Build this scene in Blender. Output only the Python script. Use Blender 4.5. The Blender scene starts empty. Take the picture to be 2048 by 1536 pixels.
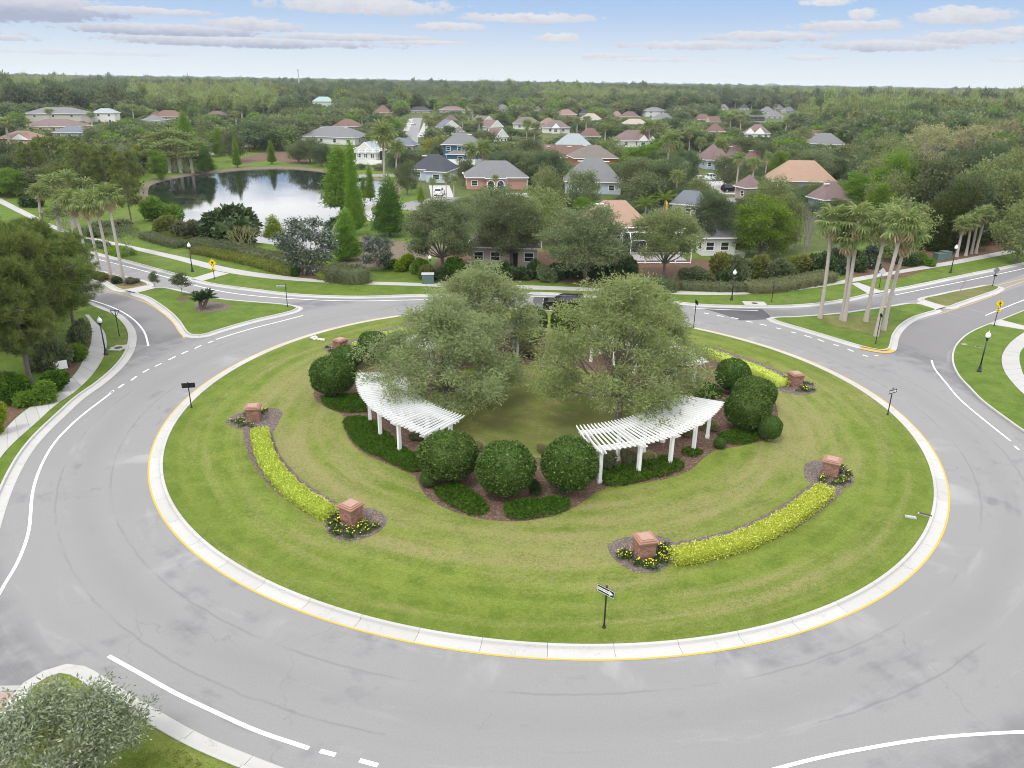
import bpy, bmesh, math, random
import numpy as np
from mathutils import Vector, Matrix
from mathutils.geometry import tessellate_polygon

PI = math.pi
S = bpy.context.scene
C = S.collection
# ------------------------------------------------------------------ camera
F_PX, W_PX, H_PX = 1530.0, 2048, 1536
TH = math.atan(605 / 1530.0)          # pitch below the horizon
RO = 0.0147                           # roll
CAM_H = 24.0
ct, st, cr, sr = math.cos(TH), math.sin(TH), math.cos(RO), math.sin(RO)
cam_d = bpy.data.cameras.new('camera')
cam = bpy.data.objects.new('camera', cam_d)
C.objects.link(cam)
cam_d.sensor_width = 36.0
cam_d.lens = F_PX / W_PX * 36.0
cam_d.clip_start = 0.1
cam_d.clip_end = 30000
R3 = Matrix(((cr, -sr, 0), (sr * st, cr * st, -ct), (sr * ct, cr * ct, st)))
cam.matrix_world = Matrix.Translation((0, 0, CAM_H)) @ R3.to_4x4()
S.camera = cam


def ray(px, py):
    x, y = px - 1024.0, 768.0 - py
    xr, yr = cr * x - sr * y, sr * x + cr * y
    return xr, F_PX * ct + yr * st, -F_PX * st + yr * ct


def G(px, py, z=0.0):
    """the point at height z seen at a pixel of the 2048 x 1536 photograph"""
    dx, dy, dz = ray(px, py)
    t = (z - CAM_H) / dz
    return Vector((dx * t, dy * t, z))


def proj(p):
    x, y, z = p[0], p[1], p[2] - CAM_H
    f = y * ct - z * st
    u = y * st + z * ct
    xr, yr = F_PX * x / f, F_PX * u / f
    return cr * xr + sr * yr + 1024, 768 - (-sr * xr + cr * yr), f


def hgt(p, top_y):
    lo, hi = 0.0, 90.0
    for _ in range(40):
        m = (lo + hi) / 2
        if proj((p[0], p[1], m))[1] > top_y:
            lo = m
        else:
            hi = m
    return lo


def span(p, w_px):
    return w_px * proj(p)[2] / F_PX


# ------------------------------------------------------------------ sky, sun, exposure
SUN_EL, SUN_AZ = math.radians(58), math.radians(215)     # azimuth clockwise from +Y
S.view_settings.view_transform = 'Standard'
S.view_settings.look = 'None'
S.view_settings.exposure = 0.0
S.view_settings.gamma = 1.0
S.view_settings.use_curve_mapping = False
SKY_STR, DECK, HORIZ = 0.075, 2.05, 0.98
world = bpy.data.worlds.new('World')
S.world = world
world.use_nodes = True


class NT:
    def __init__(s, tree):
        s.t = tree
        s.n, s.l = tree.nodes, tree.links

    def new(s, kind, **kw):
        n = s.n.new(kind)
        for k, v in kw.items():
            if hasattr(n, k):
                setattr(n, k, v)
        return n

    def put(s, sock, v):
        if hasattr(v, 'is_linked') or hasattr(v, 'links'):
            s.l.new(v, sock)
        else:
            sock.default_value = v

    def m(s, op, a, b=None, c=None, clamp=False):
        n = s.n.new('ShaderNodeMath')
        n.operation = op
        n.use_clamp = clamp
        for i, v in enumerate((a, b, c)):
            if v is not None:
                s.put(n.inputs[i], v)
        return n.outputs[0]

    def mix(s, f, a, b, blend='MIX'):
        n = s.n.new('ShaderNodeMix')
        n.data_type = 'RGBA'
        n.blend_type = blend
        s.put(n.inputs[0], f)
        for i, v in ((6, a), (7, b)):
            if isinstance(v, (tuple, list)):
                v = tuple(v[:3]) + (1.0,)
            s.put(n.inputs[i], v)
        return n.outputs[2]

    def ramp(s, f, lo, hi, smooth=True):
        n = s.n.new('ShaderNodeMapRange')
        if smooth:
            n.interpolation_type = 'SMOOTHSTEP'
        s.put(n.inputs[0], f)
        s.put(n.inputs[1], lo)
        s.put(n.inputs[2], hi)
        return n.outputs[0]

    def noise(s, vec, scale, detail=3.0, rough=0.55, dist=0.0):
        n = s.n.new('ShaderNodeTexNoise')
        if vec is not None:
            s.l.new(vec, n.inputs['Vector'])
        n.inputs['Scale'].default_value = scale
        n.inputs['Detail'].default_value = detail
        n.inputs['Roughness'].default_value = rough
        n.inputs['Distortion'].default_value = dist
        return n.outputs[0]

    def scaled(s, vec, sc):
        n = s.n.new('ShaderNodeMapping')
        s.l.new(vec, n.inputs[0])
        n.inputs['Scale'].default_value = sc
        return n.outputs[0]


def build_world():
    T = NT(world.node_tree)
    T.n.clear()
    out = T.new('ShaderNodeOutputWorld')
    bg = T.new('ShaderNodeBackground')
    T.l.new(bg.outputs[0], out.inputs[0])
    sky = T.new('ShaderNodeTexSky')
    sky.sky_type = 'NISHITA'
    sky.sun_disc = False
    sky.sun_elevation = SUN_EL
    sky.sun_rotation = SUN_AZ
    sky.air_density = 1.3
    sky.dust_density = 1.5
    sky.ozone_density = 1.2
    tc = T.new('ShaderNodeTexCoord')
    d = tc.outputs['Generated']
    sep = T.new('ShaderNodeSeparateXYZ')
    T.l.new(d, sep.inputs[0])
    x, y, z = sep.outputs
    az = T.m('ARCTAN2', x, y)
    el = T.m('ARCSINE', z)
    n1 = T.noise(T.scaled(d, (30, 30, 75)), 1.0, 6.0, 0.62)
    n2 = T.noise(T.scaled(d, (110, 110, 220)), 1.0, 4.0, 0.6)
    wob = T.m('ADD', T.m('MULTIPLY', T.m('SUBTRACT', n1, 0.5), 0.9), T.m('MULTIPLY', T.m('SUBTRACT', n2, 0.5), 0.8))
    clouds = [  # centre px, half sizes, greyness
        (70, 22, 150, 32, .95), (20, 76, 34, 8, .5), (270, 22, 150, 10, .45), (330, 62, 210, 16, .8), (510, 52, 100, 18, .5),
        (480, 86, 300, 14, .75), (725, 14, 185, 26, .35), (700, 76, 220, 10, .5), (900, 54, 84, 13, .35), (1055, 38, 138, 16, .35),
        (1115, 77, 50, 14, .3), (1390, 92, 160, 13, .45), (1540, 74, 150, 14, .45), (1700, 54, 115, 15, .4), (1722, 30, 30, 15, .3),
        (1650, 6, 55, 12, .3), (1915, 34, 92, 22, .35), (1790, 92, 150, 15, .5), (1930, 78, 110, 18, .45), (2045, 62, 50, 12, .35),
        (1215, 113, 60, 8, .3), (1620, 116, 50, 7, .3), (2035, 120, 40, 6, .3), (160, 105, 180, 7, .35), (840, 85, 110, 7, .35),
        (1300, 120, 140, 6, .25), (-300, 60, 260, 22, .6), (2400, 50, 260, 24, .4), (-700, 50, 240, 26, .5), (2800, 70, 240, 20, .4)]
    cov = grey = None
    for (px, py, hw, hh, g) in clouds:
        rx, ry, rz = ray(px, py)
        a0, e0 = math.atan2(rx, ry), math.atan2(rz, math.hypot(rx, ry))
        du = T.m('MULTIPLY', T.m('SUBTRACT', az, a0), F_PX * 0.86 / hw)
        dv0 = T.m('MULTIPLY', T.m('SUBTRACT', el, e0), F_PX * 1.08 / hh)
        dv = T.m('ADD', dv0, T.m('MULTIPLY', T.m('LESS_THAN', dv0, 0.0), T.m('MULTIPLY', dv0, 0.35)))
        q = T.m('SUBTRACT', 1.0, T.m('SQRT', T.m('ADD', T.m('MULTIPLY', du, du), T.m('MULTIPLY', dv, dv))))
        sh = T.m('MULTIPLY', T.m('SUBTRACT', 0.72, T.m('MULTIPLY', dv0, 0.75)), g)
        if cov is None:
            cov, grey = q, sh
        else:
            big = T.m('GREATER_THAN', q, cov)
            mixn = T.n.new('ShaderNodeMix')
            T.put(mixn.inputs[0], big); T.put(mixn.inputs[2], grey); T.put(mixn.inputs[3], sh)
            grey = mixn.outputs[0]
            cov = T.m('MAXIMUM', cov, q)
    alpha = T.m('MULTIPLY', T.ramp(T.m('ADD', cov, T.m('MULTIPLY', wob, 1.15)), 0.16, 0.46), 0.94)
    alpha = T.m('MULTIPLY', alpha, T.ramp(el, 0.01, 0.035))
    gq = T.m('ADD', grey, T.m('MULTIPLY', wob, 0.5), clamp=True)
    gq = T.m('MULTIPLY', gq, 1.25, clamp=True)
    ccol = T.mix(gq, (0.85, 0.85, 0.87), (0.42, 0.46, 0.60))
    # clear sky between the clouds
    base = T.mix(1.0, sky.outputs[0], (SKY_STR, SKY_STR, SKY_STR), 'MULTIPLY')
    pale = T.mix(T.ramp(el, -0.02, 0.105), (HORIZ * .95, HORIZ, HORIZ * 1.01), (0.39, 0.59, 0.91))
    base = T.mix(0.9, base, pale)
    frame = T.mix(alpha, base, ccol)
    # bright broken overcast higher up: what lights the place and shines in the pond
    nz = T.m('ADD', T.m('MAXIMUM', z, 0.0), 0.06)
    comb = T.n.new('ShaderNodeCombineXYZ')
    T.put(comb.inputs[0], T.m('DIVIDE', x, nz)); T.put(comb.inputs[1], T.m('DIVIDE', y, nz))
    dn = T.noise(comb.outputs[0], 0.9, 5.0, 0.6, 0.4)
    dens = T.ramp(dn, 0.30, 0.52)
    deckc = T.mix(T.ramp(dn, 0.35, 0.75), (DECK * 1.08, DECK * 1.08, DECK * 1.08), (DECK * 0.8, DECK * 0.83, DECK * 0.88))
    dens = T.m('MAXIMUM', dens, T.ramp(el, 0.34, 0.20))
    up = T.mix(dens, (0.75, 1.0, 1.45), deckc)
    col = T.mix(T.ramp(T.m('ADD', el, T.m('MULTIPLY', T.m('SUBTRACT', n1, 0.5), 0.05)), 0.104, 0.150), frame, up)
    T.l.new(col, bg.inputs[0])
    bg.inputs[1].default_value = 1.0


build_world()
sun_d = bpy.data.lights.new('sun', 'SUN')
S.cycles.use_denoising = True
S.cycles.filter_width = 1.0
sun_d.energy = 2.0
sun_d.angle = math.radians(9)
sun_d.color = (1.0, 0.96, 0.9)
sun = bpy.data.objects.new('sun', sun_d)
C.objects.link(sun)
sdir = Vector((math.sin(SUN_AZ) * math.cos(SUN_EL), math.cos(SUN_AZ) * math.cos(SUN_EL), math.sin(SUN_EL)))
sun.rotation_euler = sdir.to_track_quat('Z', 'Y').to_euler()
sun.location = (0, 0, 200)

# ------------------------------------------------------------------ materials
MATS = {}


def new_mat(name):
    m = bpy.data.materials.new(name)
    m.use_nodes = True
    m.node_tree.nodes.clear()
    T = NT(m.node_tree)
    out = T.new('ShaderNodeOutputMaterial')
    MATS[name] = m
    return m, T, out


def pri(T, out, col, rough=0.8, metal=0.0, bump=None, bstr=0.3, bdist=0.02, spec=0.3):
    b = T.new('ShaderNodeBsdfPrincipled')
    if isinstance(col, (tuple, list)):
        col = tuple(col[:3]) + (1.0,)
    T.put(b.inputs['Base Color'], col)
    T.put(b.inputs['Roughness'], rough)
    b.inputs['Metallic'].default_value = metal
    b.inputs['Specular IOR Level'].default_value = spec
    if bump is not None:
        bn = T.new('ShaderNodeBump')
        bn.inputs['Strength'].default_value = bstr
        bn.inputs['Distance'].default_value = bdist
        T.put(bn.inputs['Height'], bump)
        T.l.new(bn.outputs[0], b.inputs['Normal'])
    T.l.new(b.outputs[0], out.inputs[0])
    return b


def gpos(T):
    return T.new('ShaderNodeNewGeometry').outputs['Position']


def plain(name, col, rough=0.7, var=0.12, scale=3.0, metal=0.0, spec=0.3, bump=0.0):
    m, T, out = new_mat(name)
    tc = T.new('ShaderNodeTexCoord').outputs['Object']
    n = T.noise(tc, scale, 4.0)
    c = T.mix(n, tuple(v * (1 - var) for v in col), tuple(min(1, v * (1 + var)) for v in col))
    pri(T, out, c, rough, metal, n if bump else None, bump, 0.02, spec)
    return m


def leafmat(name, a, b, alt=None, gloss=0.0, trans=0.3, obj_var=0.25):
    """leaves: colour varies from leaf to leaf and from plant to plant"""
    m, T, out = new_mat(name)
    ri = T.new('ShaderNodeNewGeometry').outputs['Random Per Island']
    oi = T.new('ShaderNodeObjectInfo').outputs['Random']
    c = T.mix(ri, a, b)
    if alt:
        c = T.mix(T.ramp(T.m('FRACT', T.m('MULTIPLY', ri, 37.7)), 0.82, 0.95), c, alt)
    v = T.m('ADD', 1 - obj_var / 2, T.m('MULTIPLY', oi, obj_var))
    hs = T.new('ShaderNodeHueSaturation')
    T.put(hs.inputs['Hue'], T.m('ADD', 0.49, T.m('MULTIPLY', oi, 0.02)))
    T.put(hs.inputs['Value'], v)
    T.l.new(c, hs.inputs['Color'])
    c = hs.outputs[0]
    df = T.new('ShaderNodeBsdfDiffuse')
    tr = T.new('ShaderNodeBsdfTranslucent')
    T.l.new(c, df.inputs[0])
    T.l.new(T.mix(0.5, c, (0.16, 0.24, 0.03)) if not alt else c, tr.inputs[0])
    mx = T.new('ShaderNodeMixShader')
    mx.inputs[0].default_value = trans
    T.l.new(df.outputs[0], mx.inputs[1])
    T.l.new(tr.outputs[0], mx.inputs[2])
    last = mx
    if gloss:
        gl = T.new('ShaderNodeBsdfGlossy')
        gl.inputs['Roughness'].default_value = 0.4
        gl.inputs[0].default_value = (0.8, 0.85, 0.9, 1)
        m2 = T.new('ShaderNodeMixShader')
        m2.inputs[0].default_value = gloss
        T.l.new(mx.outputs[0], m2.inputs[1])
        T.l.new(gl.outputs[0], m2.inputs[2])
        last = m2
    T.l.new(last.outputs[0], out.inputs[0])
    return m


CEN = Vector((2.213, 55.643, 0))       # centre of the round island


def mat_asphalt(name, c0, c1, stain, st_amt):
    m, T, out = new_mat(name)
    p = gpos(T)
    sep = T.new('ShaderNodeSeparateXYZ'); T.l.new(p, sep.inputs[0])
    dx, dy = T.m('SUBTRACT', sep.outputs[0], CEN.x), T.m('SUBTRACT', sep.outputs[1], CEN.y)
    r = T.m('SQRT', T.m('ADD', T.m('MULTIPLY', dx, dx), T.m('MULTIPLY', dy, dy)))
    ang = T.m('ARCTAN2', dy, dx)
    pol = T.n.new('ShaderNodeCombineXYZ')
    T.put(pol.inputs[0], T.m('MULTIPLY', r, 1.1)); T.put(pol.inputs[1], T.m('MULTIPLY', ang, 5.0))
    streak = T.noise(pol.outputs[0], 0.8, 5.0, 0.62, 0.6)
    big = T.noise(p, 0.11, 5.0, 0.6, 0.9)
    med = T.noise(p, 0.7, 4.0, 0.6)
    fine = T.noise(p, 11.0, 4.0, 0.8)
    c = T.mix(T.m('ADD', T.m('MULTIPLY', big, 0.6), T.m('MULTIPLY', streak, 0.4)), c0, c1)
    sm = T.m('MULTIPLY', T.ramp(T.m('ADD', T.m('MULTIPLY', big, 0.42), T.m('ADD', T.m('MULTIPLY', streak, 0.33), T.m('MULTIPLY', med, 0.25))), 0.53, 0.66), st_amt)
    c = T.mix(sm, c, stain)
    edge = T.m('MULTIPLY', T.ramp(r, 35.6, 37.4), T.ramp(T.m('ADD', T.m('MULTIPLY', med, .5), T.m('MULTIPLY', streak, .5)), 0.36, 0.58))
    edge = T.m('MULTIPLY', edge, T.m('SUBTRACT', 1.0, T.ramp(r, 39.5, 42.0)))
    c = T.mix(T.m('MULTIPLY', edge, 0.62), c, stain)
    ls = T.m('MULTIPLY', T.ramp(streak, 0.58, 0.72), 0.35)
    c = T.mix(ls, c, tuple(min(1, v * 1.25) for v in c1))
    # wheel-worn band
    wb = T.m('MULTIPLY', T.m('SUBTRACT', 1.0, T.ramp(T.m('ABSOLUTE', T.m('SUBTRACT', r, 32.0)), 0.1, 1.2)), 0.16)
    c = T.mix(wb, c, tuple(v * 0.8 for v in c0))
    # thin cracks
    vor = T.new('ShaderNodeTexVoronoi')
    vor.feature = 'DISTANCE_TO_EDGE'
    T.l.new(p, vor.inputs['Vector'])
    vor.inputs['Scale'].default_value = 0.085
    wv = T.n.new('ShaderNodeVectorMath'); wv.operation = 'ADD'
    T.l.new(p, wv.inputs[0])
    nz = T.n.new('ShaderNodeTexNoise'); nz.inputs['Scale'].default_value = 0.8; nz.inputs['Detail'].default_value = 5
    T.l.new(p, nz.inputs['Vector'])
    sc = T.n.new('ShaderNodeVectorMath'); sc.operation = 'SCALE'; sc.inputs['Scale'].default_value = 1.6
    T.l.new(nz.outputs[1], sc.inputs[0]); T.l.new(sc.outputs[0], wv.inputs[1]); T.l.new(wv.outputs[0], vor.inputs['Vector'])
    crack = T.m('MULTIPLY', T.m('SUBTRACT', 1.0, T.ramp(vor.outputs['Distance'], 0.0, 0.0035)), T.ramp(big, 0.46, 0.56))
    c = T.mix(T.m('MULTIPLY', crack, 0.28), c, (0.08, 0.08, 0.085))
    c = T.mix(T.m('MULTIPLY', T.m('SUBTRACT', fine, 0.35), 0.9, clamp=True), c, tuple(v * 0.66 for v in c0))
    # two rolled seams and swept pale fans by the kerb
    for rr in (33.6, 30.6):
        sm2 = T.m('SUBTRACT', 1.0, T.ramp(T.m('ABSOLUTE', T.m('SUBTRACT', T.m('ADD', r, T.m('MULTIPLY', med, 0.3)), rr)), 0.0, 0.10))
        c = T.mix(T.m('MULTIPLY', T.m('MULTIPLY', sm2, T.ramp(big, 0.42, 0.55)), 0.32), c, (0.10, 0.10, 0.10))
    fan = T.m('MULTIPLY', T.m('SUBTRACT', 1.0, T.ramp(r, 28.8, 31.5)), T.ramp(T.noise(T.scaled(pol.outputs[0], (0.12, 1.6, 1)), 1.0, 4.0, 0.6), 0.52, 0.68))
    c = T.mix(T.m('MULTIPLY', fan, 0.5), c, (0.34, 0.335, 0.33))
    pri(T, out, c, 0.85, 0, fine, 0.3, 0.012, 0.25)
    return m


mat_asphalt('asphalt', (0.205, 0.199, 0.196), (0.262, 0.255, 0.251), (0.105, 0.103, 0.112), 0.62)
mat_asphalt('asphalt_new', (0.075, 0.072, 0.075), (0.105, 0.10, 0.104), (0.05, 0.05, 0.055), 0.3)
mat_asphalt('asphalt_leg', (0.172, 0.165, 0.165), (0.210, 0.202, 0.202), (0.11, 0.107, 0.113), 0.4)


def mat_grass(name, dark, mid, dry, dry_lo, rings=True):
    m, T, out = new_mat(name)
    p = gpos(T)
    big = T.noise(p, 0.12, 4.0, 0.6, 0.6)
    med = T.noise(p, 0.6, 4.0, 0.62, 0.4)
    fine = T.noise(p, 5.0, 5.0, 0.78, 0.3)
    vf = T.noise(p, 19.0, 4.0, 0.75)
    c = T.mix(T.ramp(T.m('ADD', T.m('MULTIPLY', med, .5), T.m('MULTIPLY', fine, .5)), 0.36, 0.62), dark, mid)
    d = T.m('ADD', T.m('MULTIPLY', big, 0.62), T.m('MULTIPLY', med, 0.38))
    if rings:
        sep = T.new('ShaderNodeSeparateXYZ'); T.l.new(p, sep.inputs[0])
        dx, dy = T.m('SUBTRACT', sep.outputs[0], CEN.x), T.m('SUBTRACT', sep.outputs[1], CEN.y)
        r = T.m('SQRT', T.m('ADD', T.m('MULTIPLY', dx, dx), T.m('MULTIPLY', dy, dy)))
        ang = T.m('ARCTAN2', dy, dx)
        # mown in rings: wear and stripes follow the kerb
        pc = T.n.new('ShaderNodeCombineXYZ')
        T.put(pc.inputs[0], T.m('MULTIPLY', r, 0.75)); T.put(pc.inputs[1], T.m('MULTIPLY', T.m('COSINE', ang), 3.2)); T.put(pc.inputs[2], T.m('MULTIPLY', T.m('SINE', ang), 3.2))
        arc = T.noise(pc.outputs[0], 0.55, 4.0, 0.6, 0.3)
        arc2 = T.noise(T.scaled(pc.outputs[0], (3.2, 1, 1)), 0.9, 3.0, 0.6, 0.2)
        rw = T.m('ADD', r, T.m('MULTIPLY', med, 0.35))
        band = T.m('SINE', T.m('MULTIPLY', rw, 4.1))
        d = T.m('ADD', T.m('MULTIPLY', arc, 0.62), T.m('ADD', T.m('MULTIPLY', arc2, 0.22), T.m('MULTIPLY', fine, 0.16)))
        d = T.m('ADD', d, T.m('MULTIPLY', band, 0.016))
        dr = T.m('SUBTRACT', 1.0, T.ramp(T.m('ABSOLUTE', T.m('SUBTRACT', r, 18.4)), 0.0, 6.0))
        d = T.m('ADD', d, T.m('MULTIPLY', dr, 0.13))
        c = T.mix(T.m('MULTIPLY', T.ramp(band, -0.2, 0.9), 0.20), c, tuple(v * 1.3 for v in mid))
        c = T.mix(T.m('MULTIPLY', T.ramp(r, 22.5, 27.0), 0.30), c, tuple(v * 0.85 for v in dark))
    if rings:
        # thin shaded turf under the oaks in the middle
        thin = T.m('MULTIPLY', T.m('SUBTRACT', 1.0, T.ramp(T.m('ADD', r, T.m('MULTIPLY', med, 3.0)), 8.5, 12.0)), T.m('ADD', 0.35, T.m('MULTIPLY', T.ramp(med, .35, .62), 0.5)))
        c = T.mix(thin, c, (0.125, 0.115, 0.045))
    c = T.mix(T.m('MULTIPLY', T.ramp(d, dry_lo, dry_lo + 0.24), T.ramp(fine, 0.22, 0.58)), c, dry)
    c = T.mix(T.m('MULTIPLY', T.ramp(vf, 0.42, 0.66), 0.5), c, tuple(v * 0.55 for v in dark))
    c = T.mix(T.m('MULTIPLY', T.ramp(vf, 0.46, 0.28), 0.25), c, tuple(v * 1.25 for v in mid))
    pri(T, out, c, 0.9, 0, T.m('ADD', fine, vf), 0.7, 0.05, 0.15)
    return m


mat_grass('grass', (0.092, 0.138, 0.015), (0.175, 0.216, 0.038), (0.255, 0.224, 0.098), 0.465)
mat_grass('grass_verge', (0.070, 0.122, 0.014), (0.128, 0.182, 0.026), (0.20, 0.175, 0.075), 0.52, False)
mat_grass('grass_dry', (0.10, 0.12, 0.03), (0.15, 0.155, 0.045), (0.23, 0.19, 0.09), 0.42, False)
mat_grass('ground_cover_soil', (0.040, 0.058, 0.020), (0.065, 0.085, 0.028), (0.11, 0.09, 0.045), 0.55, False)


def mat_mulch(name, a, b, c2):
    m, T, out = new_mat(name)
    p = gpos(T)
    n = T.noise(T.scaled(p, (1, 1, 1)), 9.0, 5.0, 0.75, 1.0)
    v = T.new('ShaderNodeTexVoronoi'); v.inputs['Scale'].default_value = 13.0
    T.l.new(p, v.inputs['Vector'])
    c = T.mix(T.ramp(n, 0.35, 0.65), a, b)
    sp = T.new('ShaderNodeSeparateColor'); T.l.new(v.outputs['Color'], sp.inputs[0])
    c = T.mix(T.m('MULTIPLY', T.ramp(sp.outputs[0], 0.6, 1.0), 0.7), c, c2)
    pri(T, out, c, 0.95, 0, T.m('ADD', n, sp.outputs[1]), 0.8, 0.04, 0.1)
    return m


mat_mulch('mulch', (0.075, 0.045, 0.035), (0.16, 0.10, 0.075), (0.27, 0.19, 0.145))
mat_mulch('mulch_grey', (0.095, 0.07, 0.062), (0.17, 0.135, 0.115), (0.27, 0.23, 0.20))
mat_mulch('pine_straw', (0.085, 0.050, 0.033), (0.155, 0.095, 0.062), (0.21, 0.145, 0.10))
mat_mulch('mud', (0.12, 0.10, 0.075), (0.19, 0.155, 0.115), (0.24, 0.21, 0.16))


def mat_conc(name, a, b, dirt):
    m, T, out = new_mat(name)
    p = gpos(T)
    oi = T.new('ShaderNodeObjectInfo').outputs['Random']
    n = T.noise(p, 0.9, 5.0, 0.65, 0.6)
    f = T.noise(p, 14.0, 3.0, 0.7)
    c = T.mix(T.m('ADD', T.m('MULTIPLY', n, 0.6), T.m('MULTIPLY', oi, 0.4)), a, b)
    c = T.mix(T.m('MULTIPLY', T.ramp(T.m('ADD', T.m('MULTIPLY', n, 0.6), T.m('MULTIPLY', f, 0.4)), 0.50, 0.72), 0.55), c, dirt)
    pri(T, out, c, 0.85, 0, f, 0.25, 0.01, 0.25)
    return m


mat_conc('concrete', (0.30, 0.295, 0.275), (0.37, 0.36, 0.34), (0.21, 0.20, 0.18))
mat_conc('concrete_kerb', (0.35, 0.34, 0.32), (0.47, 0.46, 0.44), (0.20, 0.19, 0.175))
mat_conc('concrete_walk', (0.34, 0.33, 0.315), (0.42, 0.41, 0.39), (0.27, 0.26, 0.24))
mat_conc('pavers', (0.30, 0.20, 0.175), (0.36, 0.26, 0.23), (0.24, 0.19, 0.175))


def mat_paint(name, col, wear):
    m, T, out = new_mat(name)
    p = gpos(T)
    n = T.noise(p, 5.0, 5.0, 0.7)
    b = T.noise(p, 0.35, 3.0)
    w = T.ramp(T.m('ADD', T.m('MULTIPLY', n, .6), T.m('MULTIPLY', b, .4)), 0.56, 0.72)
    pri(T, out, T.mix(T.m('MULTIPLY', w, wear), col, (0.26, 0.255, 0.26)), 0.7)
    return m


mat_paint('paint_white', (0.72, 0.72, 0.72), 0.6)
mat_paint('paint_yellow', (0.55, 0.34, 0.05), 0.7)


def mat_water():
    m, T, out = new_mat('water')
    p = gpos(T)
    n = T.noise(T.scaled(p, (0.5, 1.6, 1)), 0.9, 3.0, 0.6)
    n2 = T.noise(p, 0.05, 2.0)
    b = pri(T, out, (0.012, 0.017, 0.018), T.m('ADD', 0.02, T.m('MULTIPLY', T.ramp(n2, .45, .65), 0.07)), 0, n, 0.05, 0.05, 0.5)
    b.inputs['IOR'].default_value = 1.38
    return m


mat_water()


def mat_roof(name, col, var=0.27):
    m, T, out = new_mat(name)
    tc = T.new('ShaderNodeTexCoord').outputs['Object']
    n = T.noise(tc, 0.8, 5.0, 0.7)
    sep = T.new('ShaderNodeSeparateXYZ'); T.l.new(tc, sep.inputs[0])
    row = T.m('FRACT', T.m('MULTIPLY', sep.outputs[2], 11.0))
    f = T.noise(tc, 6.0, 3.0, 0.7)
    c = T.mix(T.m('ADD', T.m('MULTIPLY', n, .6), T.m('MULTIPLY', f, .4)), tuple(v * (1 - var) for v in col), tuple(min(1, v * (1 + var)) for v in col))
    c = T.mix(T.m('MULTIPLY', T.m('LESS_THAN', row, 0.14), 0.3), c, tuple(v * 0.5 for v in col))
    pri(T, out, c, 0.9, 0, row, 0.3, 0.03, 0.15)
    return m


for nm, col in dict(roof_grey=(0.17, 0.17, 0.175), roof_slate=(0.065, 0.068, 0.08), roof_brown=(0.15, 0.105, 0.095), roof_red=(0.165, 0.105, 0.09),
                    roof_tan=(0.345, 0.232, 0.172), roof_taupe=(0.165, 0.145, 0.13), roof_pale=(0.30, 0.33, 0.34), roof_blue=(0.15, 0.165, 0.19),
                    roof_salmon=(0.25, 0.16, 0.135), roof_cream=(0.36, 0.31, 0.26), roof_green=(0.30, 0.42, 0.40), roof_mauve=(0.18, 0.13, 0.125)).items():
    mat_roof(nm, col)
for nm, col in dict(wall_white=(0.62, 0.61, 0.58), wall_cream=(0.52, 0.42, 0.28), wall_beige=(0.45, 0.41, 0.36), wall_blue=(0.055, 0.115, 0.19), wall_lightblue=(0.42, 0.47, 0.54),
                    wall_salmon=(0.44, 0.25, 0.195), wall_orange=(0.38, 0.175, 0.095), wall_tan=(0.36, 0.30, 0.25), wall_pink=(0.50, 0.32, 0.25), wall_teal=(0.24, 0.36, 0.35), wall_grey=(0.36, 0.36, 0.36)).items():
    plain(nm, col, 0.85, 0.07, 0.7, spec=0.2)
plain('white_paint', (0.78, 0.78, 0.77), 0.5, 0.04, 4.0)
plain('black_metal', (0.012, 0.013, 0.016), 0.4, 0.2, 8.0, spec=0.5)
plain('grey_metal', (0.17, 0.18, 0.20), 0.45, 0.12, 6.0, spec=0.4)
plain('pale_metal', (0.45, 0.46, 0.47), 0.45, 0.08, 6.0, spec=0.4)
plain('sign_yellow', (0.78, 0.56, 0.01), 0.45, 0.04, 5.0)
plain('sign_white', (0.72, 0.72, 0.72), 0.5, 0.05, 5.0)
plain('sign_black', (0.010, 0.010, 0.012), 0.5, 0.1, 5.0)
plain('globe_glass', (0.75, 0.76, 0.76), 0.25, 0.04, 6.0, spec=0.5)
plain('glass_dark', (0.025, 0.03, 0.035), 0.08, 0.2, 1.0, spec=0.6)
plain('screen_dark', (0.035, 0.037, 0.04), 0.6, 0.2, 1.0)
plain('car_black', (0.006, 0.007, 0.009), 0.15, 0.1, 2.0, spec=0.6)
plain('car_white', (0.72, 0.72, 0.72), 0.2, 0.03, 2.0, spec=0.6)
plain('car_grey', (0.35, 0.37, 0.4), 0.25, 0.03, 2.0, spec=0.6)
plain('tyre_rubber', (0.012, 0.012, 0.013), 0.8, 0.2, 8.0)
plain('alloy', (0.55, 0.56, 0.58), 0.3, 0.05, 8.0, metal=0.8)
plain('lamp_red', (0.35, 0.01, 0.01), 0.3, 0.1, 5.0)
plain('bark_grey', (0.15, 0.125, 0.105), 0.95, 0.45, 5.0, bump=0.5)
plain('bark_pale', (0.27, 0.245, 0.225), 0.95, 0.35, 4.0, bump=0.5)
plain('bark_palm', (0.38, 0.34, 0.30), 0.95, 0.25, 5.0, bump=0.6)
plain('bark_pine', (0.145, 0.115, 0.10), 0.95, 0.45, 6.0, bump=0.7)
plain('bark_bare', (0.24, 0.21, 0.20), 0.95, 0.25, 4.0)
plain('cutting_green', (0.10, 0.25, 0.18), 0.6, 0.1, 4.0)
plain('cabinet_green', (0.09, 0.14, 0.12), 0.5, 0.15, 4.0)
plain('stone_white', (0.55, 0.52, 0.47), 0.9, 0.2, 8.0, bump=0.5)
plain('blue_plastic', (0.05, 0.28, 0.42), 0.4, 0.1, 4.0)
plain('iron', (0.06, 0.045, 0.04), 0.8, 0.3, 12.0)
plain('mortar', (0.38, 0.31, 0.275), 0.95, 0.2, 12.0)


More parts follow.
